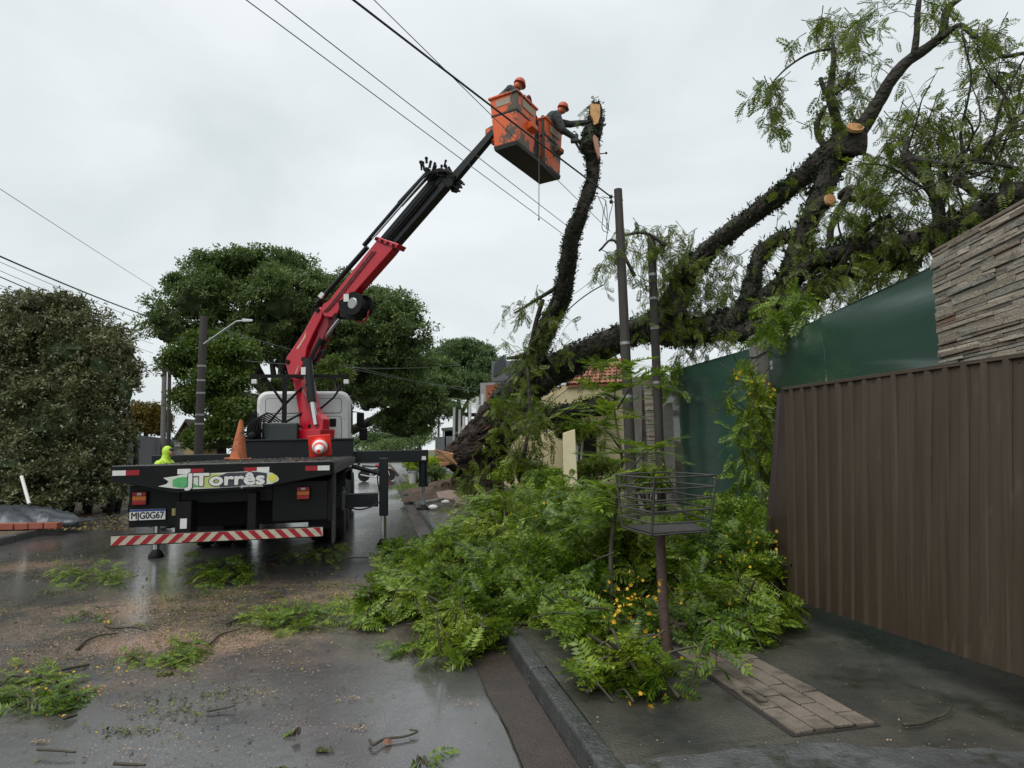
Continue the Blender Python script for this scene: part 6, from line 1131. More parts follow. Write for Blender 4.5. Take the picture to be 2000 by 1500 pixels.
wire('thick black twisted cable crossing in front of the orange baskets', P(700, 0, 7.7), iA, .017, .05, M_WIRE, 1.0); wire('thin grey wire above the thick black cable at top centre', P(735, 0, 8.2), P(1192, 452, 15.2), .007, .03, M_WIRE2, 1.0)
wire('pale thin wire, lower of the pair left of crane tip', P(485, 0, 8.0), P(1128, 478, 16.2), .008, .02, M_WIRE2, 1.0); wire('pale thin wire, upper of the pair left of crane tip', P(541, 0, 8.0), P(1140, 466, 16.0), .008, .02, M_WIRE2, 1.0)
wire('lone thin wire descending at left sky towards big tree', P(0, 365, 14), P(320, 574, 30), .008, .05, M_WIRE2, .6)
for lab, y0, y1, r in (('thickest black cable over the left hedge, topmost of bundle', 492, 622, .022), ('thin wire just under the topmost hedge cable', 503, 634, .007), ('pale wire second below the topmost hedge cable', 520, 648, .007), ('dark middle cable of the bundle over left hedge', 532, 660, .014), ('thin wire below the dark middle hedge cable', 548, 672, .007), ('lowest thin wire grazing the top of left hedge', 566, 690, .007)):
    wire(lab, P(0, y0, 15), P(300, y1, 24), r, .12, M_WIRE if r > .01 else M_WIRE2, .5)
for lab, a, c in (('faint upper wire crossing dark trees behind crane column', (420, 640, 21.9), (930, 765, 46)), ('faint middle wire crossing dark trees behind crane column', (480, 705, 21.9), (900, 712, 40)), ('faint lower wire crossing dark trees right of the crane', (640, 708, 30), (960, 760, 40))): wire(lab, P(*a), P(*c), .012, .25, M_WIRE2)
wire('snapped black cable running from upright limb towards service pole', P(1110, 605, 14.5), P(1180, 556, 13.6), .014, -.05); wire('thin slack wire right of the upright limb', P(1120, 575, 14.6), P(1170, 535, 13.6), .006, .02, M_WIRE2); wire('thin branch-laden wire from fallen tree to big tree', P(985, 708, 30), P(1000, 690, 17.5), .01, .02)
b = MB(); 
for pts in ([(1170, 385), (1182, 392), (1186, 420), (1184, 448)], [(1176, 384), (1196, 392), (1190, 425), (1188, 450)], [(1184, 392), (1180, 415), (1187, 440), (1184, 470)], [(1168, 384), (1178, 410), (1176, 446), (1188, 455)]): b.tube(catmull([P(x, y, 12.9) for x, y in pts], 6), .008, 5)
o = b.build('dangling_wires', M_WIRE); tag(o, 'tangle of broken wires dangling below the service pole insulators', 'wire')

# ------------------------------------------------------------------ buildings behind the tree
M_CREAM = mat('cream_render', (0.62, 0.54, 0.33), .85, col2=(0.52, 0.44, 0.26), nscale=2.5, dirt=(.30, .25, .15), dscale=3, dpos=.60, bump=.15, bscale=40); M_TILE = mat('clay_tile', (0.36, 0.13, 0.065), .8, col2=(0.22, 0.085, 0.05), nscale=6, bump=.3, bscale=30); M_BRK = mat('bare_brick', (0.30, 0.10, 0.05), .85, col2=(.2, .07, .04), nscale=8)
hs = empty('cream_house', P(1120, 930, 21)); hs.location.z = .12; WM[hs.name] = Matrix.Translation(hs.location); tag(hs, 'low cream rendered house with clay roof crushed under fallen trunk', 'house')
Dh = 21.0
def wallq(name, pts, d, th, m, parent): return MB().prism([P(x, y, d) for x, y in pts], V((0, th, 0))).build(name, m, parent)
wallq('wall', [(985, 975), (985, 800), (1050, 770), (1110, 748), (1235, 745), (1235, 975)], Dh + 1.5, .3, M_CREAM, hs)
wallq('fascia', [(1030, 808), (1060, 782), (1110, 756), (1230, 752), (1230, 806)], Dh, .25, M_CREAM, hs)
wallq('door_opening', [(1140, 975), (1140, 850), (1165, 850), (1165, 975)], Dh + 1.4, .05, M_BLKD, hs)
wallq('white_panel', [(1110, 965), (1110, 850), (1136, 850), (1136, 965)], Dh + 1.3, .05, mat('white_panel', (.5, .5, .48), .6), hs)
cg = empty('gate_pillar', P(1115, 960, 12.6)); cg.location.z = .12; WM[cg.name] = Matrix.Translation(cg.location); tag(cg, 'pale cream free-standing gate pillar rising from the branch heap', 'pillar'); MB().prism([P(1099, 846, 12.6), P(1123, 838, 12.6), P(1130, 985, 12.6), P(1102, 985, 12.6)], V((.03, .27, 0))).build('shaft', mat('pale_cream', (.66, .60, .40), .8, col2=(.55, .48, .30), nscale=3, dirt=(.3, .26, .16), dscale=5, dpos=.6), cg, bevel=.012)
wallq('corner_pilaster', [(1184, 975), (1184, 758), (1226, 758), (1226, 975)], 17.9, .4, M_CREAM, hs)
rf = empty('roof', (0, 0, 0)); rf.parent = hs; rf.matrix_parent_inverse = WM[hs.name].inverted()
ra, rb, rc, rd_ = P(1105, 752, Dh - .1), P(1232, 748, Dh - .1), P(1225, 700, Dh + 4), P(1125, 706, Dh + 4)
MB().prism([ra, rb, rc, rd_], V((0, 0, -.06))).build('roof_deck', M_TILE, rf, True)
tm = None
for r in range(8):
    for c in range(13):
        s, t = (c + .5) / 13, (r + .35) / 8; p = ra.lerp(rb, s).lerp(rd_.lerp(rc, s), t); 
        if tm is None:
            tb = MB(); n = 6; vs = []
            for i in range(n + 1):
                w = math.pi * i / n
                for y in (-.22, .22): vs.append((.085 * math.cos(w), y, .05 * math.sin(w) + (.012 if y < 0 else 0)))
            tb.add(vs, [(2 * i, 2 * i + 2, 2 * i + 3, 2 * i + 1) for i in range(n)]); tm = tb.build('roof_tile', M_TILE, rf, True); o = tm
        else: o = tm.copy(); COL.objects.link(o); o.parent = rf
        o.matrix_basis = Matrix.Translation(p + V((0, 0, .015))) @ Matrix.Rotation(math.atan2(rc.z - rb.z, rc.y - rb.y), 4, 'X') @ Matrix.Rotation(random.uniform(-.03, .03), 4, 'Z')
# grey boundary wall with a stone-faced pier and drainpipe, left of the green fence
gw = empty('grey_wall', P(1255, 985, 15)); gw.location.z = .12; WM[gw.name] = Matrix.Translation(gw.location); tag(gw, 'weathered grey concrete wall with narrow stone-faced pier beside green fence', 'wall')
wallq('wall', [(1222, 975), (1222, 740), (1300, 726), (1300, 985)], 15.6, .25, M_CONC, gw)
MB().prism([P(1236, 985, 15.45), P(1236, 760, 15.45), P(1254, 758, 15.45), P(1254, 985, 15.45)], V((0, .15, 0))).build('pilaster', M_CONC, gw)
MB().prism([P(1298, 985, 15.3), P(1294, 745, 15.3), P(1312, 742, 15.3), P(1322, 990, 15.3)], V((0, .3, 0))).build('pier', M_CONC, gw)
z = .15; i = 0; pa, pb_ = P(1274, 980, 15.3), P(1292, 980, 15.3); sm_ = {}
while z < 3.1:
    h = random.choice((.06, .08, .10)); tl_ = (z - pa.z) ; off = -.022 * (z); b = MB(); k = random.randrange(4); d_ = random.uniform(0, .04); b.box(pa.x + off * 1.0, pb_.x + off, 15.26 - d_, 15.5, z, z + h - .008).build('stone', M_STONE[(k, 3, 0, 1)[k]], gw, bevel=.004, seg=1); z += h
MB().box(P(1306, 785, 15.2).x - .07, P(1306, 785, 15.2).x + .07, 15.05, 15.2, P(0, 0, 1).z * 0 + P(1306, 788, 15.2).z, P(1306, 776, 15.2).z).build('junction_box', MATS['pale_plastic'], gw, bevel=.01)
# grey two-storey house beyond, with brick end and dark canopy
gh = empty('grey_house', P(960, 930, 34)); gh.location.z = .1; WM[gh.name] = Matrix.Translation(gh.location); tag(gh, 'grey house with orange brick panel and dark tilted canopy behind trunk', 'house')
wallq('wall', [(938, 950), (938, 748), (1010, 745), (1010, 950)], 34, .3, mat('grey_render', (.30, .30, .30), .85, col2=(.22, .22, .22), nscale=2), gh); wallq('brick_panel', [(950, 822), (949, 752), (985, 750), (985, 822)], 33.9, .09, M_BRK, gh); wallq('upper_storey', [(960, 745), (960, 706), (1120, 700), (1120, 745)], 35, .3, mat('slate_render', (.10, .11, .12), .7), gh)
MB().prism([P(963, 736, 33.2), P(965, 712, 33.2), P(984, 692, 33.2), P(984, 724, 33.2)], V((.1, .5, 0))).build('canopy', mat('canopy_black', (.03, .032, .038), .5), gh)
wallq('red_door', [(953, 935), (953, 900), (975, 900), (975, 938)], 33.8, .08, M_BRK, gh); wallq('window', [(988, 925), (988, 890), (996, 890), (996, 925)], 33.85, .06, M_GLASS, gh)
# white-post railing in front of it
fn = empty('white_railing', P(915, 905, 31)); fn.location.z = .12; WM[fn.name] = Matrix.Translation(fn.location); tag(fn, 'white post railing along far pavement behind splintered trunk', 'railing'); M_WP = mat('white_post', (.55, .55, .54), .6, col2=(.4, .4, .4), nscale=5)
for x, y0, y1, d in ((886, 795, 905, 38), (897, 800, 905, 36), (905, 812, 905, 34.5), (917, 790, 905, 33), (932, 775, 905, 31.5), (942, 770, 905, 30.5)): MB().tube([P(x, y1, d), P(x + 1, y0, d)], .075, 8).build('post', M_WP, fn)
for o_ in (0, 14, 28): MB().tube([P(886, 850 + o_, 38), P(942, 812 + o_ * 1.4, 30.5)], .03, 6).build('rail', M_WP, fn)
wl = empty('low_wall', P(868, 885, 42)); tag(wl, 'far grey sheet wall under distant trees near pale pole', 'wall'); wallq('panel', [(850, 905), (850, 853), (868, 853), (868, 905)], 42, .15, mat('grey_sheet', (.22, .23, .24), .6), wl); wallq('panel', [(871, 905), (871, 852), (888, 852), (888, 905)], 42, .15, MATS['grey_sheet'], wl)
carport = empty('carport', P(880, 845, 46)); tag(carport, 'pale flat carport roof behind white railing', 'carport'); wallq('roof', [(862, 836), (905, 832), (905, 838), (862, 841)], 46, 3, mat('pale_roof', (.45, .45, .44), .6), carport); wallq('back', [(868, 890), (868, 842), (905, 838), (905, 890)], 48.8, .2, M_BLKD, carport)
for x in (866, 900): MB().tube([P(x, 892, 46.2), P(x, 839, 46.2)], .06, 6).build('post', M_WP, carport)
# palms
def palm(label, x, d, ytop, n, L_):
    top = P(x, ytop, d); t = empty('palm_tree', (top.x, d, .1)); tag(t, label, 'palm tree', 'palms by the white railing'); b, _, _ = limb([V((top.x, d, 0)), V((top.x + .1, d, top.z * .5)), top], [.16, .13, .10], 10, .08, 5, 4); b.build('trunk', M_BARK2, t, smooth=True); PF = [frond_template(22, 1, .20, .02, .55, s, .9) for s in (31, 32)]; ps = [np.array(top)] * n; ds = [[math.cos(a), math.sin(a), random.uniform(-.2, .9)] for a in np.linspace(0, 6.28 * 2, n)]; scatter('fronds', PF, ps, ds, [[0, 0, 1.0]] * n, RNG.uniform(.8, 1.1, n) * L_, L_BIG, t)
palm('small palm with drooping fronds behind white railing posts', 915, 36, 790, 16, 1.5); palm('taller palm left of small palm near pale pole', 888, 44, 785, 14, 1.5)
# left side: grey wall, gabled house, small white gate
lw = empty('grey_boundary_wall', P(270, 960, 23)); lw.location.z = .1; WM[lw.name] = Matrix.Translation(lw.location); tag(lw, 'smooth grey boundary wall on the left with dark vent grille', 'wall')
wa, wb_ = P(228, 845, 22.6), P(345, 866, 36); M_LW = mat('grey_wall_paint', (.20, .205, .215), .8, col2=(.155, .16, .17), nscale=1.5)
MB().hexa([V((wa.x, wa.y, .1)), V((wb_.x, wb_.y, .1)), V((wb_.x - .2, wb_.y, .1)), V((wa.x - .2, wa.y, .1))], [wa, V((wb_.x, wb_.y, wa.z)), V((wb_.x - .2, wb_.y, wa.z)), wa + V((-.2, 0, 0))]).build('wall', M_LW, lw)
MB().hexa([V((wa.x, wa.y, .1)), V((wa.x - 6, wa.y + .4, .1)), V((wa.x - 6, wa.y + .6, .1)), V((wa.x, wa.y + .2, .1))], [V((wa.x, wa.y, wa.z)), V((wa.x - 6, wa.y + .4, wa.z)), V((wa.x - 6, wa.y + .6, wa.z)), V((wa.x, wa.y + .2, wa.z))]).build('return_wall', M_LW, lw)
gdn = (V((wb_.x, wb_.y, 0)) - V((wa.x, wa.y, 0))).normalized(); gnn = V((gdn.y, -gdn.x, 0))
for k in range(7): q = V((wa.x, wa.y, 0)) + gdn * (.6 + k * .22) + gnn * .02; MB().hexa([q + V((0, 0, .95)), q + gdn * .15 + V((0, 0, .95)), q + gdn * .15 + gnn * .03 + V((0, 0, .95)), q + gnn * .03 + V((0, 0, .95))], [q + V((0, 0, 1.2)), q + gdn * .15 + V((0, 0, 1.2)), q + gdn * .15 + gnn * .03 + V((0, 0, 1.2)), q + gnn * .03 + V((0, 0, 1.2))]).build('vent_slot', M_BLKD, lw)
q = P(240, 853, 22.4); MB().box(q.x - .09, q.x + .09, q.y - .1, q.y, q.z - .1, q.z + .1).build('wall_lamp', M_BLKD, lw, bevel=.02)
lh = empty('gabled_house', P(360, 880, 40)); lh.location.z = .1; WM[lh.name] = Matrix.Translation(lh.location); tag(lh, 'small ochre house with steep tiled gable behind left lamp pole', 'house'); wallq('wall', [(335, 905), (335, 868), (362, 826), (385, 868), (385, 905)], 40, 4, mat('ochre_render', (.34, .25, .12), .85), lh)
for k, (x0, y0, x1, y1) in enumerate(((362, 822, 328, 876), (362, 822, 391, 876))): MB().prism([P(x0, y0, 39.6), P(x1, y1, 39.6), P(x1, y1 - 4, 39.6), P(x0, y0 - 4, 39.6)], V((0, 4.8, 0))).build('roof_slope', mat('old_roof', (.09, .075, .065), .85, col2=(.05, .045, .04), nscale=7, bump=.6, bscale=12), lh)
wg = empty('white_gate', P(350, 888, 34)); tag(wg, 'small white slatted gate behind hi-vis person', 'gate')
for k in range(6): MB().prism([P(340 + k * 4, 898, 34), P(342.5 + k * 4, 898, 34), P(342.5 + k * 4, 864, 34), P(340 + k * 4, 864, 34)], V((0, .04, 0))).build('slat', M_WP, wg)
MB().tube([P(338, 872, 33.97), P(366, 871, 33.97)], .03, 6).build('rail', M_WP, wg)

# ------------------------------------------------------------------ far motorcycle, cars, potted plants
def motorbike():
    c = G(736, 940, 0); t = empty('motorcycle', c, math.radians(8)); tag(t, 'small red and black motorcycle parked across the road beyond outrigger', 'motorcycle'); r = .30; M_ = Matrix.Rotation(math.pi / 2, 3, 'X')
    for x in (-.64, .64):
        w = MB().lathe([(r - .07, -.05), (r - .02, -.05), (r, 0), (r - .02, .05), (r - .07, .05)], (x, 0, r), 24, M_).build('wheel', M_RUB, t, True, smooth='auto'); b = MB()
        for k in range(8): a = k * .785; b.cyl((x, 0, r), (x + math.cos(a) * (r - .06), 0, r + math.sin(a) * (r - .06)), .008, n=5)
        b.cyl((x, -.06, r), (x, .06, r), .05); b.build('spokes', M_STEEL, w, True)
    b = MB(); b.tube(catmull([(.42, 0, .88), (.1, 0, .62), (-.25, 0, .55), (-.64, 0, .3)], 4), .035, 8); b.tube([(.42, 0, .88), (.2, 0, .3), (-.25, 0, .32), (-.25, 0, .55)], .03, 8); b.build('frame', M_BLKD, t, True); MB().hexa([(-.18, -.14, .26), (.22, -.14, .26), (.22, .14, .26), (-.18, .14, .26)], [(-.14, -.12, .56), (.16, -.12, .56), (.16, .12, .56), (-.14, .12, .56)]).build('engine', M_STEEL, t, True, bevel=.03)
    b = MB(); b.tube([(.64, -.07, .3), (.46, -.07, .86)], .026, 8); b.tube([(.64, .07, .3), (.46, .07, .86)], .026, 8); b.tube(catmull([(.38, -.36, 1.02), (.45, -.18, .98), (.45, .18, .98), (.38, .36, 1.02)], 4), .018, 6); b.build('fork', M_CHROME, t, True); MB().ell((.16, 0, .78), (.26, .13, .12), 14, 8).build('fuel_tank', M_REFR, t, True, smooth=True); MB().hexa([(-.72, -.11, .74), (-.06, -.13, .70), (-.06, .13, .70), (-.72, .11, .74)], [(-.74, -.08, .84), (-.06, -.09, .77), (-.06, .09, .77), (-.74, .08, .84)]).build('seat', M_RUB, t, True, bevel=.03)
    MB().ell((.54, 0, .86), (.08, .09, .09), 10, 8).build('headlight', M_CLEAR, t, True, smooth=True); MB().box(-.88, -.78, -.06, .06, .62, .72).build('tail_lamp', M_REDL, t, True); MB().box(-.93, -.91, -.1, .1, .46, .6).build('number_plate', M_WHITE, t, True); b = MB(); b.tube(catmull([(.1, -.14, .3), (-.2, -.16, .24), (-.8, -.17, .36)], 4), .04, 8); b.build('exhaust', M_CHROME, t, True)
    b = MB(); b.prism([(.34, -.06, .36), (.5, -.06, .58), (.64, -.06, .64), (.8, -.06, .58), (.78, -.06, .55), (.64, -.06, .61), (.52, -.06, .55), (.37, -.06, .35)], (0, .12, 0)); b.build('mudguard', M_REFR, t, True)
motorbike()
def car(label, loc, rz, m):
    t = empty('parked_car', loc, rz); tag(t, label, 'car', 'cars at the far end of road'); b = MB(); sec = [(-2.0, .45, .8, .78), (-1.95, .3, .95, .82), (-1.2, .22, 1.0, .84), (1.1, .22, .95, .84), (1.85, .28, .82, .8), (2.0, .4, .7, .72)]; vs = []; fs = []
    for x, z0, z1, w in sec: vs += [(x, -w, z0), (x, -w, z1 - .12), (x, -w + .08, z1), (x, w - .08, z1), (x, w, z1 - .12), (x, w, z0)]
    for i in range(5):
        for j in range(6): fs.append((i * 6 + j, i * 6 + (j + 1) % 6, (i + 1) * 6 + (j + 1) % 6, (i + 1) * 6 + j))
    fs += [tuple(range(5, -1, -1)), tuple(30 + j for j in range(6))]; b.add(vs, fs).build('body', m, t, True, bevel=.03)
    MB().hexa([(-1.7, -.74, .94), (.9, -.74, .93), (.9, .74, .93), (-1.7, .74, .94)], [(-1.2, -.6, 1.45), (.25, -.6, 1.45), (.25, .6, 1.45), (-1.2, .6, 1.45)]).build('cabin_glass', M_GLASS, t, True, bevel=.05); MB().hexa([(-1.22, -.61, 1.44), (.27, -.61, 1.44), (.27, .61, 1.44), (-1.22, .61, 1.44)], [(-1.1, -.52, 1.49), (.15, -.52, 1.49), (.15, .52, 1.49), (-1.1, .52, 1.49)]).build('roof', m, t, True)
    for x in (-1.25, 1.25):
        for y in (-.76, .76): w = MB().lathe([(.18, -.1), (.3, -.1), (.31, 0), (.3, .1), (.18, .1)], (x, y, .31), 18, Matrix.Rotation(math.pi / 2, 3, 'X')).build('wheel', M_RUB, t, True, smooth='auto'); MB().cyl((x, y - .09, .31), (x, y + .09, .31), .17).build('rim', M_STEEL, w, True)
    for y in (-.62, .62): MB().box(1.93, 2.0, y - .16, y + .16, .58, .70).build('headlight', M_CLEAR, t, True, bevel=.02); MB().box(-2.02, -1.95, y - .12, y + .12, .66, .8).build('tail_light', M_REDL, t, True, bevel=.02)
car('white car parked far down the road just right of truck', RD(62, -4.4, 0), TH + math.pi / 2, mat('car_white', (.6, .6, .6), .3)); car('silver car parked far down the road behind white car', RD(74, -3.0, 0), TH + math.pi / 2, mat('car_silver', (.35, .36, .37), .3, .4)); car('dark car at far end of road seen under outrigger arm', RD(86, -1.0, 0), TH - math.pi / 2, mat('car_dark', (.03, .03, .035), .3))
def pot(label, x, y, d, h):
    c = P(x, y, d); c.z = .13; t = empty('flower_pot', c); tag(t, label, 'flower pot', 'pots along the far pavement'); MB().lathe([(.14, 0), (.2, h), (.22, h), (.22, h + .04), (.18, h + .04), (.17, h - .02)], c, 18).build('pot', M_WP, t, smooth='auto'); n = 40; u = rand_unit(n); u[:, 2] = abs(u[:, 2]); scatter('leaves', SPR, np.array(c) + np.array([0, 0, h]) + u * .25, u, rand_unit(n), RNG.uniform(.12, .2, n), L_YEL, t)
pot('white flower pot nearest kerb beyond the outrigger leg', 806, 945, 27, .5); pot('white flower pot behind outrigger leg on the verge', 834, 940, 28, .45)
def shrub(label, x, y, d, r, m, leaf=.16, n=26):
    c = P(x, y, d); t = empty('low_shrub', (c.x, c.y, .12)); tag(t, label, 'shrub', 'low shrubs on the verge'); b = MB()
    for k in range(5): e = c + V((random.uniform(-r, r) * .6, random.uniform(-r, r) * .6, r * .3)); b.tube([V((c.x, c.y, .1)), V((c.x, c.y, .1)).lerp(e, .5), e], [.03, .02, .01], 5)
    b.build('stems', M_TWIG, t)['kind'] = 'stuff'; crown('leaves', [(c, (r, r, r * .6))], n, 30, leaf, m, t, (.15, .3), .6)
shrub('bright lime yellow shrub behind right outrigger leg', 815, 910, 27.5, .55, leafmat('lime_leaf', [(.12, .2, .01), (.25, .36, .015), (.4, .5, .03)], .5, .3)); shrub('bright lime shrub right of the outrigger leg', 852, 908, 27.5, .5, MATS['lime_leaf']); shrub('dark green low shrub beneath the lime shrubs', 845, 926, 27, .5, L_BIG)
shrub('weedy green shrub at foot of green fence', 1400, 1000, 10.8, .4, L_FRESH, .12); shrub('pale weedy clump near the small grey peg', 1450, 1015, 9.6, .42, L_FRESH, .12); shrub('leafy undergrowth between pillar and grey wall', 1265, 950, 13.8, .6, L_FRESH, .15); shrub('leafy weeds beside the pale cream gate pillar', 1070, 950, 14, .5, L_FRESH, .16, 34); shrub('leafy weeds between trunk stump and cream gate pillar', 1020, 930, 15.6, .6, L_FRESH, .16, 30)
shrub('dark leafy plant at base of cream corner pilaster', 1160, 930, 16.5, .7, L_TIPU, .16, 34); shrub('fern-like shrub hanging below the mossy low limb', 1120, 850, 17.2, .6, L_TIPU, .16, 30)
pg = MB(); q = G(1478, 1010, .12); pg.box(-.05, .05, -.04, .04, 0, .34, Matrix.Translation(q)); pg = pg.build('concrete_peg', M_CONC, bevel=.01); tag(pg, 'short pale concrete peg standing in yard grass by green fence', 'peg')

# ------------------------------------------------------------------ tarpaulin heap on the left
tp = empty('tarpaulin', G(50, 1030, .12)); tag(tp, 'dark grey plastic tarpaulin spread over a low heap at left', 'tarpaulin'); c = P(20, 1000, 14.2); nx, ny = 44, 26; vs, fs = [], []
for j in range(ny + 1):
    for i in range(nx + 1):
        u, v = i / nx * 2 - 1, j / ny * 2 - 1; x = u * 1.75; y = v * .95; r = max(0, 1 - (abs(u) ** 2.2 + abs(v) ** 2.2)); h = .40 * r ** .7; a = math.atan2(v, u - .25); h += (.085 * math.sin(a * 9) + .05 * math.sin(a * 19 + 1) + .03 * math.sin(a * 37)) * (1 - r) ** .5 * min(1, r * 4 + .25) + .012 * math.sin(x * 17 + y * 9) + random.uniform(-.006, .006); vs.append((c.x - .35 + x + .05 * math.sin(v * 9), c.y + y + .06 * math.sin(u * 8), .13 + max(.01, h)))
for j in range(ny):
    for i in range(nx): k = j * (nx + 1) + i; fs.append((k, k + 1, k + nx + 2, k + nx + 1))
MB().add(vs, fs).build('sheet', mat('tarp_plastic', (.075, .083, .095), .28, col2=(.035, .04, .047), nscale=6, bump=.4, bscale=9), tp, smooth=True).modifiers.new('thick', 'SOLIDIFY').thickness = .004
b = MB()
for k in range(5):
    q = P(104 + k * 5, 1012 + 3 * k, 14); b.ell(V((q.x + .1 * k, q.y - .1 * k, .2)), (.22, .15, .10), 10, 6)
o = b.build('bunched_edge', MATS['tarp_plastic'], tp, smooth=True); o.modifiers.new('d', 'DISPLACE').strength = .0
M_HB = mat('red_hollow_brick', (.30, .085, .05), .75, col2=(.22, .06, .04), nscale=9, bump=.2, bscale=40)
brp = None
for i, (x, y, lab) in enumerate(((-14, 1020, 'red brick weighing the tarpaulin down, cut by left picture edge'), (18, 1022, 'red brick on tarpaulin edge, second from the left'), (47, 1024, 'red brick on tarpaulin edge, third from the left'), (74, 1026, 'red brick on tarpaulin edge beside the gap'), (104, 1022, 'red brick at right end of tarpaulin row, after the gap'))):
    q = P(x, y, 13.2); q.z = .14
    if brp is None:
        b = MB(); b.box(-.132, .132, -.08, .08, 0, .12); b = b.build('clay_brick', M_HB, None, bevel=.006); brp = b; me = b
        o = b
    else: o = brp.copy(); COL.objects.link(o)
    o.location = q; o.rotation_euler = (random.uniform(-.05, .05), random.uniform(-.03, .03), .05 + random.uniform(-.06, .06)); tag(o, lab, 'brick', 'red bricks on the tarpaulin')
a, c = P(57, 984, 14.1), P(42, 930, 14.3); o = MB().tube([a, c], [.035, .035], 12).build('white_pipe', mat('pvc_white', (.68, .68, .64), .4), None, smooth='auto'); tag(o, 'white plastic pipe sticking up out of the tarpaulin heap', 'pipe')

# ------------------------------------------------------------------ rubble and soil by the roots
def mound(name, label, c, rx, ry, h, m, seed, cat='soil'):
    r = np.random.default_rng(seed); n, k = 28, 9; vs = [(c.x, c.y, c.z + h)]; fs = []
    for j in range(1, k + 1):
        for i in range(n): w = 6.283 * i / n; t = j / k; q = 1 + .25 * math.sin(3 * w + seed) + .12 * math.sin(7 * w); vs.append((c.x + rx * t * q * math.cos(w), c.y + ry * t * q * math.sin(w), c.z + h * (1 - t) ** .8 * r.uniform(.6, 1.2) + (0 if j < k else -.02)))
    for i in range(n): fs.append((0, 1 + i, 1 + (i + 1) % n))
    for j in range(k - 1):
        for i in range(n): a = 1 + j * n; fs.append((a + i, a + n + i, a + n + (i + 1) % n, a + (i + 1) % n))
    o = MB().add(vs, fs).build(name, m, None, smooth=False); tag(o, label, cat); o['kind'] = 'stuff'; return o
mound('soil_mound', 'heap of torn reddish soil and roots by the outrigger foot', RD(20.3, 2.1, .12), 1.15, 1.9, .42, M_SOIL, 3); mound('soil_mound', 'dark soil heaved up around uprooted trunk base', RD(22, 3.0, .12), 1.8, 1.6, .6, M_SOIL, 5)
for i, (x, y, d, s, lab) in enumerate(((882, 975, 18.4, .5, 'flat pink broken slab lying by the outrigger foot'), (948, 955, 18.6, .4, 'pale tilted broken slab against trunk base'), (930, 965, 18, .35, 'dark broken slab wedged below pale tilted slab'), (842, 985, 16.6, .35, 'grey broken slab leaning beside the outrigger foot'), (900, 990, 16.4, .3, 'small beige rubble piece before the soil heap'))):
    c = P(x, y, d); c.z = .22; R = Euler((random.uniform(-.5, .3), random.uniform(-.5, .5), random.uniform(0, 3))).to_matrix().to_4x4(); b = MB(Matrix.Translation(c) @ R); b.prism([(-s, -s * .5, 0), (s * .4, -s * .6, 0), (s, 0, 0), (s * .5, s * .6, 0), (-s * .6, s * .5, 0)], (0, 0, .07)); o = b.build('broken_slab', (mat('pink_slab', (.26, .19, .16), .8, col2=(.18, .13, .11), nscale=6), M_CONC, M_KERB, M_CONC, M_PAVER)[i], None, bevel=.01); tag(o, lab, 'rubble', 'broken slabs by the trunk')
for x, y, d, lab in ((846, 1000, 15.6, 'white crumpled scrap beside outrigger foot pad'), (870, 982, 17, 'small white stone on the torn soil'), (955, 975, 14.5, 'white paper scrap at edge of branch heap')): 
    c = P(x, y, d); c.z = .2; o = MB().ell(c, (.12, .08, .06), 8, 5).build('scrap', M_WHITE); tag(o, lab, 'scrap')
o = MB().tube([P(1010, 945, 15), P(998, 895, 15.2)], [.03, .02], 6).build('pale_stick', mat('peeled_stick', (.45, .36, .24), .7)); tag(o, 'pale peeled stick standing in weeds left of the cream gate pillar', 'stick')

# ------------------------------------------------------------------ sticks and litter on the ground
def stick(label, pts, r, z=.0, m=M_TWIG):
    q = [G(x, y, z + .015) for x, y in pts]; q = [p + V((0, 0, random.uniform(0, .02))) for p in q]; c = catmull(q, 4); o = MB().tube(c, [r * (1 - .5 * i / len(c)) for i in range(len(c))], 6).build('fallen_stick', m, None, smooth=True); tag(o, label, 'stick', 'sticks on the wet ground')
for lab, pts, r, z in (('curved dark stick at left margin of the sawdust patch', [(150, 1268), (170, 1252), (200, 1243), (228, 1239)], .014, 0), ('dark stick near left clump pointing right', [(205, 1222), (225, 1227), (262, 1226), (285, 1232)], .013, 0), ('crooked stick below long green clump', [(350, 1260), (400, 1256), (410, 1262), (430, 1240), (470, 1232)], .014, 0), ('straight stick running into the long green clump', [(440, 1222), (470, 1210), (490, 1206)], .012, 0),
        ('dark stick left beside yellowing branch', [(120, 1310), (150, 1304), (175, 1299)], .015, 0), ('short dark stick below the lower left branch', [(125, 1408), (150, 1398)], .014, 0), ('small stick at lower left near picture bottom', [(73, 1470), (110, 1473), (147, 1474)], .009, 0), ('thin stick alone on mid road asphalt', [(405, 1390), (435, 1386), (460, 1384)], .008, 0), ('bent dark twig with wood chip at front of road', [(722, 1448), (730, 1458), (752, 1446), (790, 1440), (816, 1432), (800, 1430)], .009, 0),
        ('long crooked stick lying beneath leaning gate on pavement', [(1764, 1418), (1800, 1414), (1830, 1402), (1848, 1398), (1860, 1384)], .009, .125), ('barkless stick lying across the brown pavers', [(1452, 1352), (1470, 1360), (1484, 1371), (1500, 1376)], .011, .14), ('dark stick near outrigger leg on road', [(640, 1100), (690, 1092), (720, 1090)], .014, 0), ('thin black stick at bottom of the road', [(222, 1498), (260, 1498), (285, 1496)], .009, 0), ('short stick left of the tiny leafy sprig', [(130, 1345), (138, 1332)], .012, 0)): stick(lab, pts, r, z)
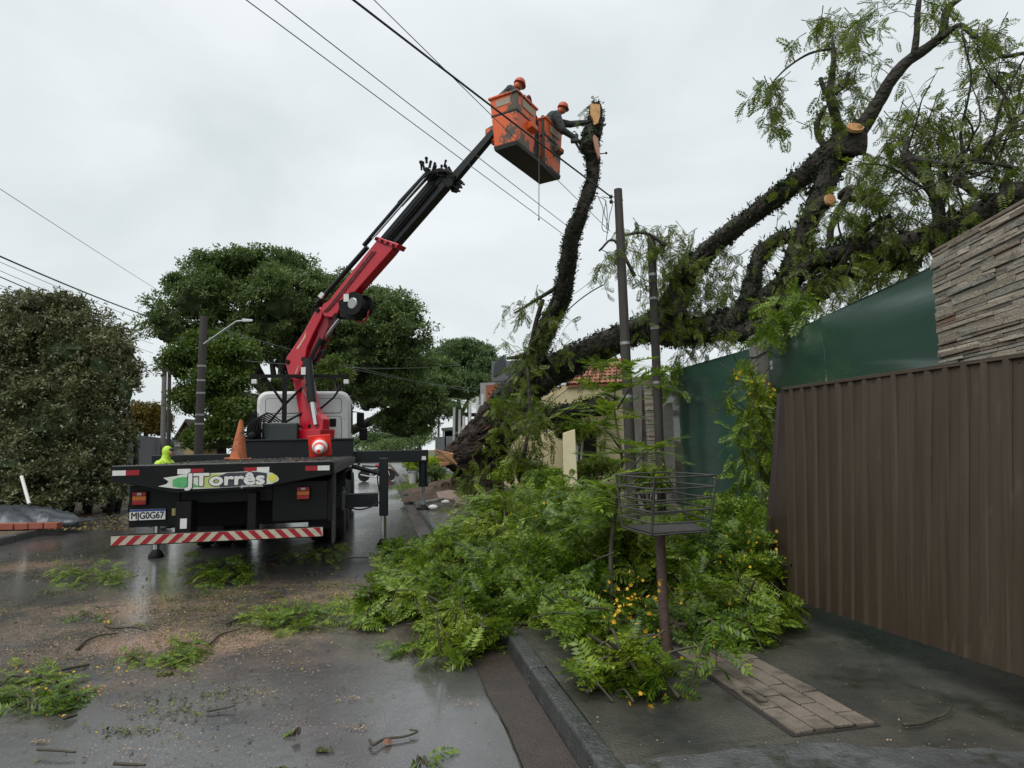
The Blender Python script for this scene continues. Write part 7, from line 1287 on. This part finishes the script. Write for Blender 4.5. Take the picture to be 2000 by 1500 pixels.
c = G(757, 1448, .02); o = MB().hexa([c + V((-.028, -.012, -.01)), c + V((.012, -.02, -.01)), c + V((.03, .012, -.01)), c + V((-.012, .012, -.01))], [c + V((-.02, -.008, .012)), c + V((.002, -.012, .022)), c + V((.014, .006, .012)), c + V((-.01, .008, .008))]).build('wood_chip', mat('chip_pink', (.30, .15, .10), .8, col2=(.18, .1, .07), nscale=40)); tag(o, 'pinkish wood chip caught in bent twig on road', 'wood chip')
# wood chips, sawdust, petals: uncountable
def flecks(name, label, n, spots, size, m, z=0.008, flat=True, drift=.8):
    P_ = []
    for x, y, rx, ry, w in spots:
        k = int(n * w); nd = max(3, k // 90); dx = x + rx * RNG.normal(0, .5, nd); dy = y + ry * RNG.normal(0, .5, nd); ds = RNG.uniform(.5, 2.2, nd) ** 1.6; pk = RNG.integers(0, nd, k); loose = RNG.uniform(0, 1, k) > drift
        px = np.where(loose, x + rx * RNG.normal(0, .5, k), dx[pk] + RNG.normal(0, 22, k) * ds[pk]); py = np.where(loose, y + ry * RNG.normal(0, .5, k), dy[pk] + RNG.normal(0, 4.5, k) * ds[pk])
        for a, c in zip(px, py):
            if c < 1040 or c > 1560: continue
            q = G(a, c, z); u_, v_ = UV(q)
            if v_ < -6.5 or (v_ > 0.6 and z < .05): continue
            P_.append([q.x, q.y, z + random.uniform(0, .004)])
    P_ = np.array(P_); n = len(P_); t = [np.array([leafquad(np.array([-.5, 0, 0]), np.array([1.0, 0, 0]), np.array([0, 1.0, 0]), np.array([0, 0, 1.0]), 1, w, .15)]) for w in (.4, .6, .9)]; d = rand_unit(n); d[:, 2] *= .25; o = scatter(name, t, P_, d, np.array([[0, 0, 1.0]] * n) + RNG.normal(0, .25, (n, 3)), RNG.uniform(.5, 1.6, n) * size, m); tag(o, label, 'litter'); o['kind'] = 'stuff'
flecks('wood_chips', 'pale sawdust and wood chips strewn over the wet road', 22000, [(300, 1225, 420, 90, .27), (400, 1250, 150, 22, .15), (250, 1190, 150, 16, .10), (600, 1160, 180, 26, .09), (690, 1165, 60, 16, .07), (80, 1110, 160, 20, .07), (150, 1250, 300, 80, .14), (300, 1380, 600, 160, .13)], .010, leafmat('chip_tan', [(.15, .10, .07), (.27, .185, .125), (.42, .30, .20), (.09, .07, .05)], .8, .05))
flecks('leaf_bits', 'shredded green and brown leaf bits over the road', 7000, [(350, 1200, 420, 100, .5), (600, 1150, 250, 50, .2), (100, 1100, 200, 40, .15), (300, 1380, 500, 150, .15)], .022, leafmat('leaf_bits', [(.03, .03, .012), (.06, .075, .02), (.12, .14, .03), (.06, .04, .02)], .7, .1))
flecks('petals', 'yellow petals dotted over road and litter', 420, [(400, 1190, 380, 80, .6), (100, 1330, 200, 120, .25), (650, 1180, 120, 40, .15)], .017, L_PETAL, .012, drift=.5)
def flecks2(name, label, n, box, z, size, m):
    P_ = np.array([[*G(random.uniform(box[0], box[1]), random.uniform(box[2], box[3]), z).xy, z] for _ in range(n)]); t = [np.array([leafquad(np.array([-.5, 0, 0]), np.array([1.0, 0, 0]), np.array([0, 1.0, 0]), np.array([0, 0, 1.0]), 1, w, .2)]) for w in (.4, .8)]; d = rand_unit(n); d[:, 2] *= .2; o = scatter(name, t, P_, d, np.array([[0, 0, 1.0]] * n) + RNG.normal(0, .3, (n, 3)), RNG.uniform(.5, 1.5, n) * size, m); tag(o, label, 'litter'); o['kind'] = 'stuff'
flecks2('pavement_bits', 'small leaf and chip specks on the wet pavement', 260, (1150, 2000, 1230, 1500), .134, .009, MATS['chip_tan']); flecks2('verge_leaves', 'fallen brown and yellow leaves littering the left verge', 1500, (60, 260, 975, 1035), .125, .06, leafmat('verge_leaf', [(.10, .06, .02), (.2, .13, .05), (.13, .12, .03), (.05, .035, .02)], .8, .1))
# grass tufts in the yard and on the verge
def grass(name, label, poly, n, h):
    P_ = []; (x0, x1), (y0, y1) = poly
    for _ in range(n): P_.append([random.uniform(x0, x1), random.uniform(y0, y1), .124])
    n = len(P_); t = [np.array([leafquad(np.array([a, b_, 0]), nrm(np.array([math.sin(q) * .4, math.cos(q) * .4, 1.0])), np.array([math.cos(q), -math.sin(q), 0]), np.array([0, 0, 1.0]), 1, .12, 0) for a, b_, q in ((0, 0, .3), (.2, .1, 2), (-.2, .1, 4), (.05, -.2, 5.4))])]; d = rand_unit(n); d[:, 2] = 0; o = scatter(name, t, np.array(P_), d, np.array([[0, 0, 1.0]] * n), RNG.uniform(.5, 1.3, n) * h, L_FRESH); tag(o, label, 'grass'); o['kind'] = 'stuff'
grass('yard_grass', 'rough grass in the yard before green fence', ((2.6, 4.2), (6.6, 12.5)), 2600, .12); q = RD(28, 2.6); grass('verge_grass', 'mown grass verge beyond outrigger leg', ((q.x - 1.6, q.x + 1.3), (q.y - 5, q.y + 7)), 2600, .10)
